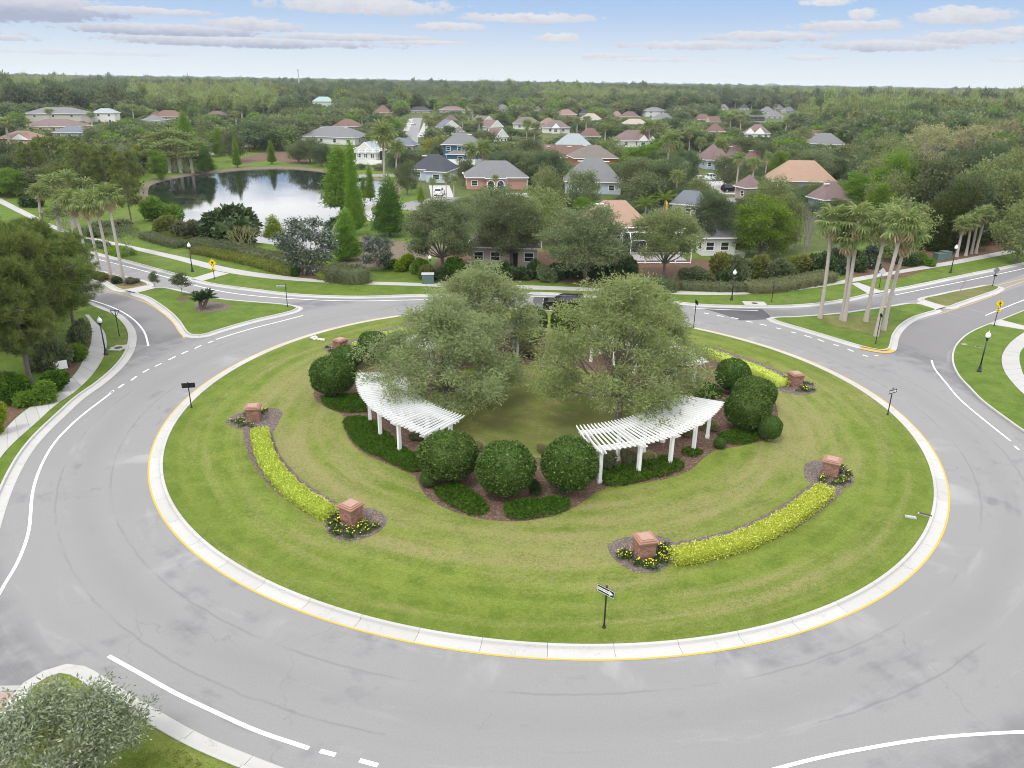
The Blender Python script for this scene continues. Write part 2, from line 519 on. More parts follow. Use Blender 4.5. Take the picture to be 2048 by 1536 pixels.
def mat_brick():
    m, T, out = new_mat('brick')
    ri = T.new('ShaderNodeNewGeometry').outputs['Random Per Island']
    p = T.new('ShaderNodeTexCoord').outputs['Object']
    n = T.noise(p, 18.0, 4.0, 0.7)
    c = T.mix(ri, (0.165, 0.072, 0.045), (0.31, 0.150, 0.098))
    c = T.mix(T.ramp(T.m('FRACT', T.m('MULTIPLY', ri, 17.3)), 0.85, 0.95), c, (0.13, 0.055, 0.05))
    c = T.mix(T.m('MULTIPLY', n, 0.35), c, (0.42, 0.30, 0.26))
    pri(T, out, c, 0.9, 0, n, 0.4, 0.01, 0.2)


mat_brick()
plain('brick_cap', (0.30, 0.165, 0.118), 0.9, 0.28, 9.0, bump=0.4)
plain('brick_cap_pale', (0.35, 0.225, 0.175), 0.9, 0.2, 9.0, bump=0.4)

leafmat('leaf_oak', (0.095, 0.130, 0.058), (0.205, 0.242, 0.118), (0.20, 0.185, 0.10), trans=0.42, obj_var=0.45)
leafmat('leaf_oak_dark', (0.058, 0.086, 0.052), (0.130, 0.165, 0.096), trans=0.38, obj_var=0.4)
leafmat('leaf_oak_light', (0.140, 0.185, 0.062), (0.270, 0.310, 0.128), (0.27, 0.25, 0.13), trans=0.42, obj_var=0.35)
leafmat('leaf_island', (0.175, 0.242, 0.080), (0.340, 0.405, 0.165), (0.29, 0.29, 0.17), trans=0.5, obj_var=0.06)
leafmat('leaf_island_pale', (0.190, 0.245, 0.095), (0.350, 0.400, 0.185), (0.30, 0.29, 0.20), trans=0.5, obj_var=0.06)
leafmat('leaf_bright', (0.090, 0.178, 0.020), (0.200, 0.310, 0.048), trans=0.45, obj_var=0.25)
leafmat('leaf_cypress', (0.110, 0.215, 0.022), (0.235, 0.360, 0.055), trans=0.45, obj_var=0.25)
leafmat('leaf_cypress_dark', (0.060, 0.130, 0.024), (0.125, 0.215, 0.045), trans=0.4, obj_var=0.25)
leafmat('leaf_lime', (0.155, 0.225, 0.012), (0.26, 0.33, 0.025), obj_var=0.15)
leafmat('leaf_pine', (0.070, 0.120, 0.028), (0.215, 0.270, 0.068), (0.23, 0.21, 0.075), trans=0.4, obj_var=0.2)
leafmat('leaf_pine_far', (0.095, 0.145, 0.032), (0.205, 0.250, 0.066), (0.22, 0.20, 0.07), trans=0.4, obj_var=0.25)
leafmat('leaf_box', (0.020, 0.052, 0.009), (0.085, 0.150, 0.022), (0.17, 0.24, 0.04), gloss=0.02, trans=0.2, obj_var=0.12)
leafmat('leaf_dark', (0.026, 0.056, 0.016), (0.070, 0.115, 0.032), (0.10, 0.13, 0.04), gloss=0.03, trans=0.2, obj_var=0.25)
leafmat('leaf_magnolia', (0.030, 0.055, 0.022), (0.075, 0.105, 0.050), (0.15, 0.13, 0.075), gloss=0.10, trans=0.12, obj_var=0.2)
leafmat('leaf_hedge', (0.29, 0.355, 0.040), (0.53, 0.605, 0.105), (0.70, 0.74, 0.24), trans=0.25, obj_var=0.06)
leafmat('leaf_hedge_olive', (0.105, 0.130, 0.028), (0.200, 0.220, 0.050), (0.17, 0.13, 0.05), obj_var=0.2)
leafmat('leaf_hedge_grey', (0.085, 0.105, 0.050), (0.165, 0.185, 0.095), (0.17, 0.15, 0.10), obj_var=0.2)
leafmat('leaf_cover', (0.024, 0.072, 0.008), (0.085, 0.165, 0.018), trans=0.25, obj_var=0.2)
leafmat('leaf_olive', (0.13, 0.165, 0.08), (0.30, 0.345, 0.22), (0.44, 0.47, 0.38), trans=0.3, obj_var=0.1)
leafmat('leaf_palm', (0.135, 0.180, 0.058), (0.290, 0.330, 0.140), trans=0.4, obj_var=0.3)
leafmat('leaf_palm_dead', (0.36, 0.27, 0.15), (0.62, 0.50, 0.34), trans=0.3, obj_var=0.25)
leafmat('leaf_queen', (0.10, 0.18, 0.024), (0.21, 0.29, 0.06), trans=0.4, obj_var=0.2)
leafmat('leaf_cycad', (0.022, 0.050, 0.014), (0.050, 0.085, 0.022), gloss=0.05, trans=0.1, obj_var=0.1)
leafmat('leaf_tan', (0.23, 0.225, 0.10), (0.38, 0.36, 0.18), (0.27, 0.22, 0.14), trans=0.38, obj_var=0.3)
leafmat('leaf_cypress_far', (0.175, 0.235, 0.070), (0.300, 0.365, 0.130), (0.27, 0.25, 0.15), trans=0.4, obj_var=0.4)
leafmat('leaf_cedar', (0.042, 0.058, 0.016), (0.085, 0.098, 0.028), obj_var=0.2)
leafmat('leaf_yellow', (0.22, 0.215, 0.03), (0.34, 0.30, 0.05), obj_var=0.2)
leafmat('petal_yellow', (0.72, 0.62, 0.015), (0.85, 0.80, 0.05), trans=0.1, obj_var=0.05)
leafmat('flower_stalk', (0.55, 0.33, 0.02), (0.68, 0.45, 0.04), trans=0.1, obj_var=0.05)


# ------------------------------------------------------------------ mesh helpers
class MB:
    def __init__(s):
        s.v, s.f, s.mi, s.nv, s.cur = [], [], [], 0, 0

    def add(s, verts, faces):
        o = s.nv
        s.v.extend([tuple(v) for v in verts])
        s.nv += len(verts)
        s.f.extend([tuple(i + o for i in f) for f in faces])
        s.mi.extend([s.cur] * len(faces))

    def box(s, c, d, rz=0.0):
        x, y, z = d[0] / 2, d[1] / 2, d[2] / 2
        co, si = math.cos(rz), math.sin(rz)
        vs = []
        for (a, b, e) in ((-x, -y, -z), (x, -y, -z), (x, y, -z), (-x, y, -z), (-x, -y, z), (x, -y, z), (x, y, z), (-x, y, z)):
            vs.append((c[0] + a * co - b * si, c[1] + a * si + b * co, c[2] + e))
        s.add(vs, [(0, 3, 2, 1), (4, 5, 6, 7), (0, 1, 5, 4), (1, 2, 6, 5), (2, 3, 7, 6), (3, 0, 4, 7)])

    def tube(s, pts, rad, n=6, cap=True):
        pts = [Vector(p) for p in pts]
        if not hasattr(rad, '__len__'):
            rad = [rad] * len(pts)
        vs = []
        u = None
        for i, p in enumerate(pts):
            t = (pts[min(i + 1, len(pts) - 1)] - pts[max(i - 1, 0)])
            if t.length < 1e-9:
                t = Vector((0, 0, 1))
            t.normalize()
            if u is None:
                u = t.cross(Vector((0.31, 0.95, 0.05)))
                if u.length < 0.05:
                    u = t.cross(Vector((1, 0, 0)))
            u = (u - t * u.dot(t)).normalized()
            w = t.cross(u)
            for k in range(n):
                a = 2 * PI * k / n
                vs.append(p + (u * math.cos(a) + w * math.sin(a)) * rad[i])
        fs = []
        for i in range(len(pts) - 1):
            for k in range(n):
                k2 = (k + 1) % n
                fs.append((i * n + k, i * n + k2, (i + 1) * n + k2, (i + 1) * n + k))
        if cap:
            fs.append(tuple(range(n))[::-1])
            fs.append(tuple((len(pts) - 1) * n + k for k in range(n)))
        s.add(vs, fs)

    def lathe(s, prof, n=10, c=(0, 0, 0)):
        vs, fs = [], []
        for (r, z) in prof:
            for k in range(n):
                a = 2 * PI * k / n
                vs.append((c[0] + r * math.cos(a), c[1] + r * math.sin(a), c[2] + z))
        for i in range(len(prof) - 1):
            for k in range(n):
                k2 = (k + 1) % n
                fs.append((i * n + k, i * n + k2, (i + 1) * n + k2, (i + 1) * n + k))
        fs.append(tuple(range(n))[::-1])
        fs.append(tuple((len(prof) - 1) * n + k for k in range(n)))
        s.add(vs, fs)

    def mesh(s, name, mats, smooth=False):
        me = bpy.data.meshes.new(name)
        me.from_pydata(s.v, [], s.f)
        for m in (mats if isinstance(mats, (list, tuple)) else [mats]):
            me.materials.append(MATS[m] if isinstance(m, str) else m)
        if len(set(s.mi)) > 1:
            me.polygons.foreach_set('material_index', s.mi)
        if smooth:
            me.polygons.foreach_set('use_smooth', [True] * len(me.polygons))
        me.update()
        return me


def np_mesh(name, verts, quads, mat, midx=None):
    me = bpy.data.meshes.new(name)
    verts = np.asarray(verts, np.float32)
    quads = np.asarray(quads, np.int32)
    k = quads.shape[1]
    me.vertices.add(len(verts))
    me.vertices.foreach_set('co', verts.ravel())
    me.loops.add(quads.size)
    me.loops.foreach_set('vertex_index', quads.ravel())
    me.polygons.add(len(quads))
    me.polygons.foreach_set('loop_start', np.arange(0, quads.size, k, dtype=np.int32))
    for m in (mat if isinstance(mat, (list, tuple)) else [mat]):
        me.materials.append(MATS[m])
    if midx is not None:
        me.polygons.foreach_set('material_index', np.asarray(midx, np.int32))
    me.update(calc_edges=True)
    return me


def link(name, me, parent=None, loc=None, rz=0.0, sc=None):
    o = bpy.data.objects.new(name, me)
    C.objects.link(o)
    if parent is not None:
        o.parent = parent
    if loc is not None:
        o.location = loc
    if rz:
        o.rotation_euler = (0, 0, rz)
    if sc is not None:
        o.scale = sc if hasattr(sc, '__len__') else (sc, sc, sc)
    return o


def tag(o, label=None, cat=None, group=None, kind=None):
    if label: o['label'] = label
    if cat: o['category'] = cat
    if group: o['group'] = group
    if kind: o['kind'] = kind
    return o


def thing(name, label, cat, loc=(0, 0, 0), rz=0.0, group=None):
    o = bpy.data.objects.new(name, None)
    C.objects.link(o)
    o.empty_display_size = 0.2
    o.location = loc
    o.rotation_euler = (0, 0, rz)
    return tag(o, label, cat, group)


def dup(root, loc, rz, label=None, group=None, sc=None):
    r = root.copy(); C.objects.link(r)
    r.location = loc; r.rotation_euler = (0, 0, rz)
    if sc is not None:
        r.scale = sc if hasattr(sc, '__len__') else (sc, sc, sc)
    if label: r['label'] = label
    if group: r['group'] = group
    for ch in list(root.children):
        c = ch.copy(); C.objects.link(c); c.parent = r
        for g in list(ch.children):
            d = g.copy(); C.objects.link(d); d.parent = c
    return r


def smooth_line(pts, closed=False, step=1.0):
    """Catmull-Rom through the points, resampled at about step metres"""
    P = [Vector((p[0], p[1], 0)) for p in pts]
    n = len(P)
    out = []
    rng = range(n if closed else n - 1)
    for i in rng:
        if closed:
            p0, p1, p2, p3 = P[(i - 1) % n], P[i], P[(i + 1) % n], P[(i + 2) % n]
        else:
            p1, p2 = P[i], P[i + 1]
            p0 = P[i - 1] if i else p1 * 2 - p2
            p3 = P[i + 2] if i + 2 < n else p2 * 2 - p1
        t0 = 0.0
        t1 = t0 + max((p1 - p0).length, 1e-4) ** 0.5
        t2 = t1 + max((p2 - p1).length, 1e-4) ** 0.5
        t3 = t2 + max((p3 - p2).length, 1e-4) ** 0.5
        k = max(2, int((p2 - p1).length / step * 2))
        for j in range(k):
            t = t1 + (t2 - t1) * j / k
            a1 = p0 * ((t1 - t) / (t1 - t0)) + p1 * ((t - t0) / (t1 - t0))
            a2 = p1 * ((t2 - t) / (t2 - t1)) + p2 * ((t - t1) / (t2 - t1))
            a3 = p2 * ((t3 - t) / (t3 - t2)) + p3 * ((t - t2) / (t3 - t2))
            b1 = a1 * ((t2 - t) / (t2 - t0)) + a2 * ((t - t0) / (t2 - t0))
            b2 = a2 * ((t3 - t) / (t3 - t1)) + a3 * ((t - t1) / (t3 - t1))
            out.append(b1 * ((t2 - t) / (t2 - t1)) + b2 * ((t - t1) / (t2 - t1)))
    if not closed:
        out.append(P[-1].copy())
    return resample(out, step, closed)


def resample(pts, step, closed=False):
    L = pts + [pts[0]] if closed else pts
    d = [0.0]
    for a, b in zip(L, L[1:]):
        d.append(d[-1] + (b - a).length)
    n = max(2, int(round(d[-1] / step)))
    out = []
    j = 0
    for i in range(n + (0 if closed else 1)):
        t = d[-1] * i / n
        while j < len(d) - 2 and d[j + 1] < t:
            j += 1
        f = (t - d[j]) / max(d[j + 1] - d[j], 1e-9)
        out.append(L[j].lerp(L[j + 1], min(max(f, 0), 1)))
    return out


def px_line(pts, closed=False, step=1.0, z=0.0):
    return smooth_line([G(x, y, z) for x, y in pts], closed, step)


def normals2(pts, closed=False):
    out = []
    n = len(pts)
    for i in range(n):
        a = pts[(i - 1) % n] if closed or i else pts[0]
        b = pts[(i + 1) % n] if closed or i < n - 1 else pts[-1]
        t = (b - a)
        t.z = 0
        t.normalize()
        out.append(Vector((-t.y, t.x, 0)))
    return out


def sheet(name, outline, z, mat, holes=(), kind='structure', skirt=0.0, parent=None):
    loops = [[Vector((p.x, p.y, 0)) for p in outline]] + [[Vector((p.x, p.y, 0)) for p in h] for h in holes]
    tris = tessellate_polygon(loops)
    flat = [p for l in loops for p in l]
    vs = [(p.x, p.y, z) for p in flat]
    fs = []
    for t in tris:
        a, b, c = (flat[i] for i in t)
        cr_ = (b - a).cross(c - a).z
        if abs(cr_) > 1e-9:
            fs.append(t if cr_ > 0 else t[::-1])
    if skirt:
        base = 0
        for l in loops:
            n = len(l)
            o = len(vs)
            vs += [(p.x, p.y, z - skirt) for p in l]
            fs += [(base + i, base + (i + 1) % n, o + (i + 1) % n, o + i) for i in range(n)]
            base += n
    b = MB(); b.add(vs, fs)
    o = link(name, b.mesh(name, mat), parent)
    if kind:
        o['kind'] = kind
    return o


def ribbon_mesh(b, pts, d0, d1, z, closed=False, nrm=None):
    nr = nrm or normals2(pts, closed)
    vs = []
    for p, q in zip(pts, nr):
        vs += [(p.x + q.x * d0, p.y + q.y * d0, z), (p.x + q.x * d1, p.y + q.y * d1, z)]
    n = len(pts)
    fs = []
    for i in range(n if closed else n - 1):
        j = (i + 1) % n
        f = (2 * i, 2 * j, 2 * j + 1, 2 * i + 1)
        fs.append(f if d1 > d0 else f[::-1])
    b.add(vs, fs)


def in_poly(p, poly):
    c = False
    n = len(poly)
    j = n - 1
    for i in range(n):
        a, b = poly[i], poly[j]
        if (a[1] > p[1]) != (b[1] > p[1]) and p[0] < (b[0] - a[0]) * (p[1] - a[1]) / (b[1] - a[1]) + a[0]:
            c = not c
        j = i
    return c

# ================================================================== GROUND, ROADS, WATER
LAWN_Z = 0.13
KW = 0.86                              # kerb and gutter together, island side


def ring_r(a):
    return (28.422 + 0.042 * math.cos(2 * a) - 0.388 * math.sin(2 * a) + 0.109 * math.cos(3 * a) + 0.010 * math.sin(3 * a)
            - 0.059 * math.cos(4 * a) + 0.124 * math.sin(4 * a))


def ring(off, n=240):
    return [CEN + Vector((math.cos(2 * PI * k / n), math.sin(2 * PI * k / n), 0)) * (ring_r(2 * PI * k / n) + off) for k in range(n)]


gb = MB()
gb.add([(-9000, -300, -1.0), (9000, -300, -1.0), (9000, 14000, -1.0), (-9000, 14000, -1.0)], [(0, 1, 2, 3)])
tag(link('ground', gb.mesh('ground', 'ground_cover_soil')), kind='structure')

# --- grass edges along the outer kerbs (pixels of the photograph)
NORTH = [(-420, 405), (-200, 440), (0, 475), (162, 500), (250, 521), (325, 541), (380, 556), (425, 568), (512, 580), (587, 589), (660, 593),
         (730, 594), (822, 591), (900, 590), (1000, 588), (1065, 586), (1164, 591), (1260, 600), (1361, 606), (1399, 610), (1449, 612), (1524, 613),
         (1611, 610), (1686, 600), (1748, 586), (1811, 575), (1911, 554), (2048, 526), (2250, 478), (2500, 425)]
WEST = [(-420, 500), (-200, 532), (0, 568), (110, 590), (172, 608), (205, 622), (225, 630), (247, 650), (256, 668), (255, 690), (246, 712),
        (225, 738), (190, 768), (150, 796), (110, 832), (82, 858), (57, 884), (32, 917), (12, 952), (0, 977), (-14, 1012), (-30, 1060), (-44, 1110), (-75, 1165), (-130, 1230), (-230, 1300), (-420, 1380)]
EAST = [(2500, 470), (2250, 552), (2048, 622), (1998, 642), (1968, 653), (1936, 668), (1911, 691), (1903, 715), (1906, 735), (1918, 757), (1936, 776),
        (1961, 802), (2008, 838), (2048, 866), (2150, 925), (2350, 1020), (2700, 1180)]
MED_W = [(274, 587), (297, 595), (325, 612), (350, 632), (364, 648), (372, 660), (382, 670), (400, 672), (437, 661), (512, 640), (557, 630), (587, 622), (593, 617), (584, 614), (562, 611),
         (512, 607), (475, 604), (437, 600), (385, 591), (325, 578), (300, 578), (285, 581)]
MED_W2 = [(-420, 448), (-200, 483), (0, 520), (120, 541), (205, 560), (250, 581), (272, 577), (295, 572), (275, 562), (240, 555), (200, 545), (100, 522), (0, 500), (-200, 465), (-420, 430)]
MED_E = [(1546, 639), (1580, 651), (1611, 660), (1661, 675), (1700, 687), (1736, 697), (1756, 701), (1768, 702), (1776, 697), (1779, 688), (1783, 672), (1798, 652), (1823, 636), (1850, 627), (1871, 620), (1853, 614), (1831, 609), (1786, 615), (1736, 622), (1686, 629), (1598, 636)]
MED_E2 = [(1847, 601), (1880, 592), (1911, 585), (1950, 578), (1986, 572), (1996, 575), (1988, 582), (1960, 592), (1936, 600), (1910, 609), (1891, 615), (1868, 608)]
MED_S = [(-420, 1790), (-160, 1600), (0, 1464), (25, 1437), (57, 1394), (82, 1364), (107, 1351), (135, 1350), (155, 1361), (215, 1401), (287, 1446), (375, 1496), (470, 1537), (560, 1572), (760, 1640), (900, 1700), (600, 1900), (0, 2100), (-420, 1990)]

north, west, east = (px_line(q, False, 1.0) for q in (NORTH, WEST, EAST))
med_w, med_w2, med_e, med_e2, med_s = (px_line(q, True, 0.8) for q in (MED_W, MED_W2, MED_E, MED_E2, MED_S))

road_outline = [north[0]] + north[1:] + [Vector((170, 60, 0)), Vector((120, 2, 0)), Vector((-110, 2, 0)), Vector((-150, 60, 0))]
road = sheet('road', road_outline, 0.0, 'asphalt')


def lawn(name, outline, mat, z=LAWN_Z, holes=(), label=None):
    return sheet(name, outline, z, mat, holes, 'structure', 0.3)


POND = [(296, 377), (306, 366), (340, 357), (380, 349), (425, 345), (470, 339), (520, 336), (560, 335), (620, 339), (680, 347), (730, 356), (775, 362), (790, 380), (770, 398),
        (735, 408), (705, 414), (690, 425), (672, 440), (664, 455), (668, 470), (700, 478), (760, 484), (812, 492), (806, 508), (760, 512), (700, 506), (640, 498), (560, 488), (520, 482), (470, 480), (425, 474), (395, 462), (372, 452), (352, 440), (320, 420), (300, 398)]
pond = px_line(POND, True, 2.0)
pn = normals2(pond, True)
area = sum(a.x * b.y - b.x * a.y for a, b in zip(pond, pond[1:] + pond[:1]))
if area > 0:
    pn = [-q for q in pn]               # outward
prand = random.Random(4)
pond_out = [p + q * 1.6 for p, q in zip(pond, pn)]

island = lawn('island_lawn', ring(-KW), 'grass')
verge_n = lawn('lawn', north[::-1] + [Vector((-330, 190, 0)), Vector((-420, 470, 0)), Vector((420, 470, 0)), Vector((330, 190, 0))], 'grass_verge', LAWN_Z, [pond_out])
lawn('lawn', west + [Vector((-90, 15, 0)), Vector((-200, 70, 0))], 'grass_verge')
lawn('lawn', east + [Vector((120, 60, 0)), Vector((170, 110, 0))], 'grass_verge')
lawn('median_lawn', med_w, 'grass_verge')
lawn('median_lawn', med_w2, 'grass_dry')
lawn('median_lawn', med_e, 'grass_verge')
lawn('median_lawn', med_e2, 'grass_dry')
lawn('median_lawn', med_s, 'grass')

# pond water and its sloping banks
sheet('pond_water', pond, -0.30, 'water')
b = MB()
n = len(pond)
vs = []
for p, q in zip(pond, pn):
    k = 0.8 + 0.7 * prand.random()
    vs += [(p.x + q.x * 1.6, p.y + q.y * 1.6, LAWN_Z), (p.x + q.x * k * 0.5, p.y + q.y * k * 0.5, -0.12), (p.x - q.x * 1.2, p.y - q.y * 1.2, -0.75)]
fs = []
for i in range(n):
    j = (i + 1) % n
    for k in (0, 1):
        fs.append((3 * i + k, 3 * j + k, 3 * j + k + 1, 3 * i + k + 1))
b.add(vs, fs)
tag(link('pond_bank', b.mesh('pond_bank', 'mud')), kind='structure')
# bare drawn-down margin on the near side of the pond
mud = px_line([(690, 520), (720, 504), (780, 494), (830, 490), (880, 492), (888, 505), (850, 520), (790, 534), (730, 537), (700, 531)], True, 1.0)
sheet('mud_flat', mud, LAWN_Z + 0.004, 'mud')

# --- kerbs cut into three metre segments
PROFILE = [(-0.015, 0.02), (0.0, 0.155), (0.03, 0.165), (0.17, 0.160), (0.22, 0.035), (KW - 0.05, 0.012), (KW, 0.003)]


def kerb(name, pts, side, closed=False, seg=3.0, width=0.86, mat='concrete_kerb', keep=None):
    """side +1: the road lies to the left of the line"""
    root = bpy.data.objects.new(name, None); C.objects.link(root)
    tag(root, kind='structure')
    P = resample(pts, 0.5, closed)
    N = normals2(P, closed)
    per = int(seg / 0.5)
    tot = len(P) if closed else len(P) - 1
    k = 0
    sc = width / KW
    while k < tot:
        idx = [(k + i) % len(P) for i in range(min(per, tot - k) + 1)]
        k += per
        mid = P[idx[len(idx) // 2]]
        if keep and not keep(mid):
            continue
        b = MB()
        vs, fs = [], []
        m = len(PROFILE)
        for ii, i in enumerate(idx):
            p, q = P[i].copy(), N[i] * side
            if ii in (0, len(idx) - 1):
                o = P[idx[1 if ii == 0 else -2]]
                p = p + (o - p).normalized() * 0.009
            for (d, z) in PROFILE:
                vs.append((p.x + q.x * d * sc, p.y + q.y * d * sc, z))
        for ii in range(len(idx) - 1):
            for j in range(m - 1):
                f = (ii * m + j, (ii + 1) * m + j, (ii + 1) * m + j + 1, ii * m + j + 1)
                fs.append(f if side < 0 else f[::-1])
        e = (len(idx) - 1) * m
        fs += [tuple(range(m)), tuple(e + j for j in range(m))[::-1]]
        b.add(vs, fs)
        link('kerb_segment', b.mesh('kerb_segment', mat), root)
    return root


def vis(p, pad=60):
    x, y, f = proj((p.x, p.y, 0))
    return f > 1 and -pad < x < 2048 + pad and 100 < y < 1536 + pad * 3


kerb('island_kerb', ring(-KW), -1, True)


def orient(pts):
    a = sum(p.x * q.y - q.x * p.y for p, q in zip(pts, pts[1:] + pts[:1]))
    return -1 if a > 0 else 1


kerb('kerb', north, -1, keep=vis, width=0.72)
kerb('kerb', west, 1, keep=vis, width=0.75)
kerb('kerb', east, 1, keep=vis, width=0.75)
for q in (med_w, med_w2, med_e, med_e2, med_s):
    kerb('median_kerb', q, orient(q), True, keep=vis, width=0.75 if q is not med_s else 0.72)
# yellow painted nose of the eastern median
ny = resample(px_line([(1722, 694), (1740, 698), (1756, 701), (1768, 702), (1776, 698)], False, 0.4), 0.4)
b = MB()
ribbon_mesh(b, ny, -0.20, -0.02, 0.172)
ribbon_mesh(b, ny, -0.75, -0.25, 0.040)
link('kerb_paint', b.mesh('kerb_paint', 'paint_yellow'), road)

# --- worn and newer asphalt, pavers, concrete bands
sheet('asphalt_patch', [G(*p) for p in [(1396, 616), (1420, 621), (1450, 630), (1481, 641), (1510, 640), (1544, 638), (1536, 627), (1524, 618.5), (1470, 617)]], 0.004, 'asphalt_new', kind=None, parent=road)
sheet('asphalt_patch', [G(*p) for p in [(1068, 592), (1066, 604), (1075, 618), (1100, 619), (1180, 622), (1260, 630), (1330, 640), (1345, 628), (1338, 610), (1250, 602), (1164, 596)]], 0.004, 'asphalt_new', kind=None, parent=road)
sheet('asphalt_patch', [G(*p) for p in [(300, 690), (372, 676), (352, 652), (325, 627), (290, 606), (250, 594), (100, 560), (-200, 498), (-300, 505), (-200, 520), (100, 581), (200, 613), (250, 640), (268, 668), (267, 690)]], 0.004, 'asphalt_leg', kind=None, parent=road)
sheet('asphalt_patch', [G(*p) for p in [(1790, 712), (1892, 725), (1895, 705), (1915, 684), (1960, 660), (2048, 630), (2300, 548), (2300, 480), (2048, 570), (1996, 588), (1890, 626), (1825, 645), (1800, 668), (1792, 690)]], 0.004, 'asphalt_leg', kind=None, parent=road)
sheet('asphalt_patch', [G(*p) for p in [(1548, 634), (1530, 622), (1611, 617), (1700, 605), (1811, 583), (1911, 562), (2048, 534), (2300, 478), (2300, 510), (2048, 548), (1996, 567), (1911, 579), (1840, 598), (1786, 609), (1686, 624), (1598, 632)]], 0.004, 'asphalt_leg', kind=None, parent=road)
sheet('paver_crossing', [G(*p) for p in [(-200, 1392), (-60, 1384), (30, 1384), (18, 1412), (0, 1440), (-60, 1490), (-200, 1600)]], 0.004, 'pavers', kind=None, parent=road)
sheet('crossing_band', [G(*p) for p in [(-200, 1378), (-60, 1372), (42, 1371), (38, 1381), (-60, 1384), (-200, 1392)]], 0.006, 'concrete', kind=None, parent=road)

# --- painted lines
def line(pts, w, name='edge_line', mat='paint_white', z=0.009):
    P = px_line(pts, False, 0.7)
    b = MB(); ribbon_mesh(b, P, -w / 2, w / 2, z)
    return link(name, b.mesh(name, mat), road)


b = MB(); ribbon_mesh(b, ring(0), -0.075, 0.075, 0.009, True)
link('yellow_edge_line', b.mesh('yellow_edge_line', 'paint_yellow'), road)
line([(227, 782), (212, 794), (175, 822), (140, 852), (112, 882), (92, 912), (75, 950), (65, 987), (61, 1030), (58, 1060), (47, 1097), (30, 1135), (12, 1164), (-4, 1192), (-40, 1245)], 0.17)
line([(432, 679), (470, 667), (512, 655), (560, 643), (606, 631)], 0.17)
line([(100, 493), (177, 514), (250, 532), (325, 552), (387, 570), (450, 584), (512, 592), (612, 599), (712, 602), (822, 600), (900, 598)], 0.16)
line([(100, 580), (150, 592), (195, 604), (237, 620), (262, 635), (280, 652), (290, 667), (297, 692)], 0.17)
line([(1863, 720), (1866, 730), (1871, 740), (1893, 767), (1918, 797), (1961, 834), (2021, 882)], 0.15)
line([(1971, 631), (2010, 615), (2048, 600), (2200, 545)], 0.14)
line([(1386, 616.5), (1450, 619.5), (1516, 621)], 0.15, z=0.012)
line([(1790, 590), (1850, 578), (1911, 566), (2048, 537), (2200, 500)], 0.14)
line([(217, 1312), (280, 1347), (350, 1386), (430, 1424), (512, 1461), (618, 1497)], 0.19)
line([(1540, 1541), (1620, 1520), (1700, 1503), (1850, 1478), (1950, 1469), (2048, 1464), (2200, 1462)], 0.16)
line([(1040, 592), (1100, 594), (1164, 598)], 0.15, z=0.012)
line([(1996, 570), (2048, 557), (2200, 520)], 0.12, 'yellow_centre_line', 'paint_yellow')
line([(2004, 579), (2048, 563), (2200, 527)], 0.12, 'yellow_centre_line', 'paint_yellow')
line([(200, 577), (250, 591), (287, 603), (325, 626), (347, 646), (362, 667), (369, 677)], 0.12, 'yellow_centre_line', 'paint_yellow', 0.02)
line([(2000, 586), (1960, 602), (1900, 622), (1880, 628)], 0.10, 'yellow_centre_line', 'paint_yellow', 0.02)
DASH = [((219, 787), (227, 781)), ((237, 776), (248, 768)), ((262, 761), (273, 753)), ((286, 745), (298, 738)), ((310, 733), (323, 727)), ((337, 720), (351, 713)), ((363, 708), (376, 702)), ((390, 697), (402, 691)), ((416, 686), (427, 682)),
        ((1552, 656), (1562, 658)), ((1582, 664), (1592, 666)), ((1609, 671), (1623, 675)), ((1636, 679), (1648, 683)), ((1667, 689), (1678, 692)), ((1695, 698), (1707, 703)), ((1725, 710), (1736, 713)), ((1749, 711), (1757, 712)),
        ((1408, 626), (1418, 628)), ((1434, 631), (1447, 633)), ((1463, 635), (1477, 638)), ((1492, 642), (1505, 645)), ((1519, 648), (1533, 651)), ((2029, 892), (2038, 900)), ((640, 1502), (671, 1510)), ((719, 1521), (756, 1531))]
for a, c in DASH:
    A, B = G(*a), G(*c)
    d = (B - A).normalized(); q = Vector((-d.y, d.x, 0)) * (0.1 if a[1] > 1400 else 0.085)
    b = MB(); b.add([(p.x, p.y, 0.009) for p in (A - q, B - q, B + q, A + q)], [(0, 1, 2, 3)])
    link('lane_dash', b.mesh('lane_dash', 'paint_white'), road)


# --- sidewalks of cast slabs
def sidewalk(name, left, right, z=0.155, slab=1.6, keep=True, step=0.6):
    root = bpy.data.objects.new(name, None); C.objects.link(root)
    tag(root, kind='structure')
    L0, R0 = smooth_line([G(*p) for p in left], False, 0.5), smooth_line([G(*p) for p in right], False, 0.5)
    n = max(4, int(max(len(L0), len(R0)) * 0.5 / slab))
    sub = 2
    def at(P, t):
        i = min(int(t * (len(P) - 1)), len(P) - 2)
        return P[i].lerp(P[i + 1], t * (len(P) - 1) - i)
    rnd = random.Random(len(left) * 7)
    for k in range(n):
        mid = (at(L0, (k + .5) / n) + at(R0, (k + .5) / n)) / 2
        if keep and not vis(mid):
            continue
        g = 0.016 / slab
        ts = [(k + g) / n, (k + .5) / n, (k + 1 - g) / n]
        zz = z + rnd.uniform(-0.006, 0.006)
        vs = []
        for t in ts:
            a, c = at(L0, t), at(R0, t)
            vs += [(a.x, a.y, zz), (c.x, c.y, zz), (a.x, a.y, 0.05), (c.x, c.y, 0.05)]
        fs = []
        for i in range(2):
            o, q = 4 * i, 4 * i + 4
            fs += [(o, o + 1, q + 1, q), (o + 1, o + 3, q + 3, q + 1), (o + 2, o, q, q + 2)]
        fs += [(0, 2, 3, 1), (8, 9, 11, 10)]
        bb = MB(); bb.add(vs, fs)
        link('slab', bb.mesh('slab', 'concrete_walk'), root)
    return root


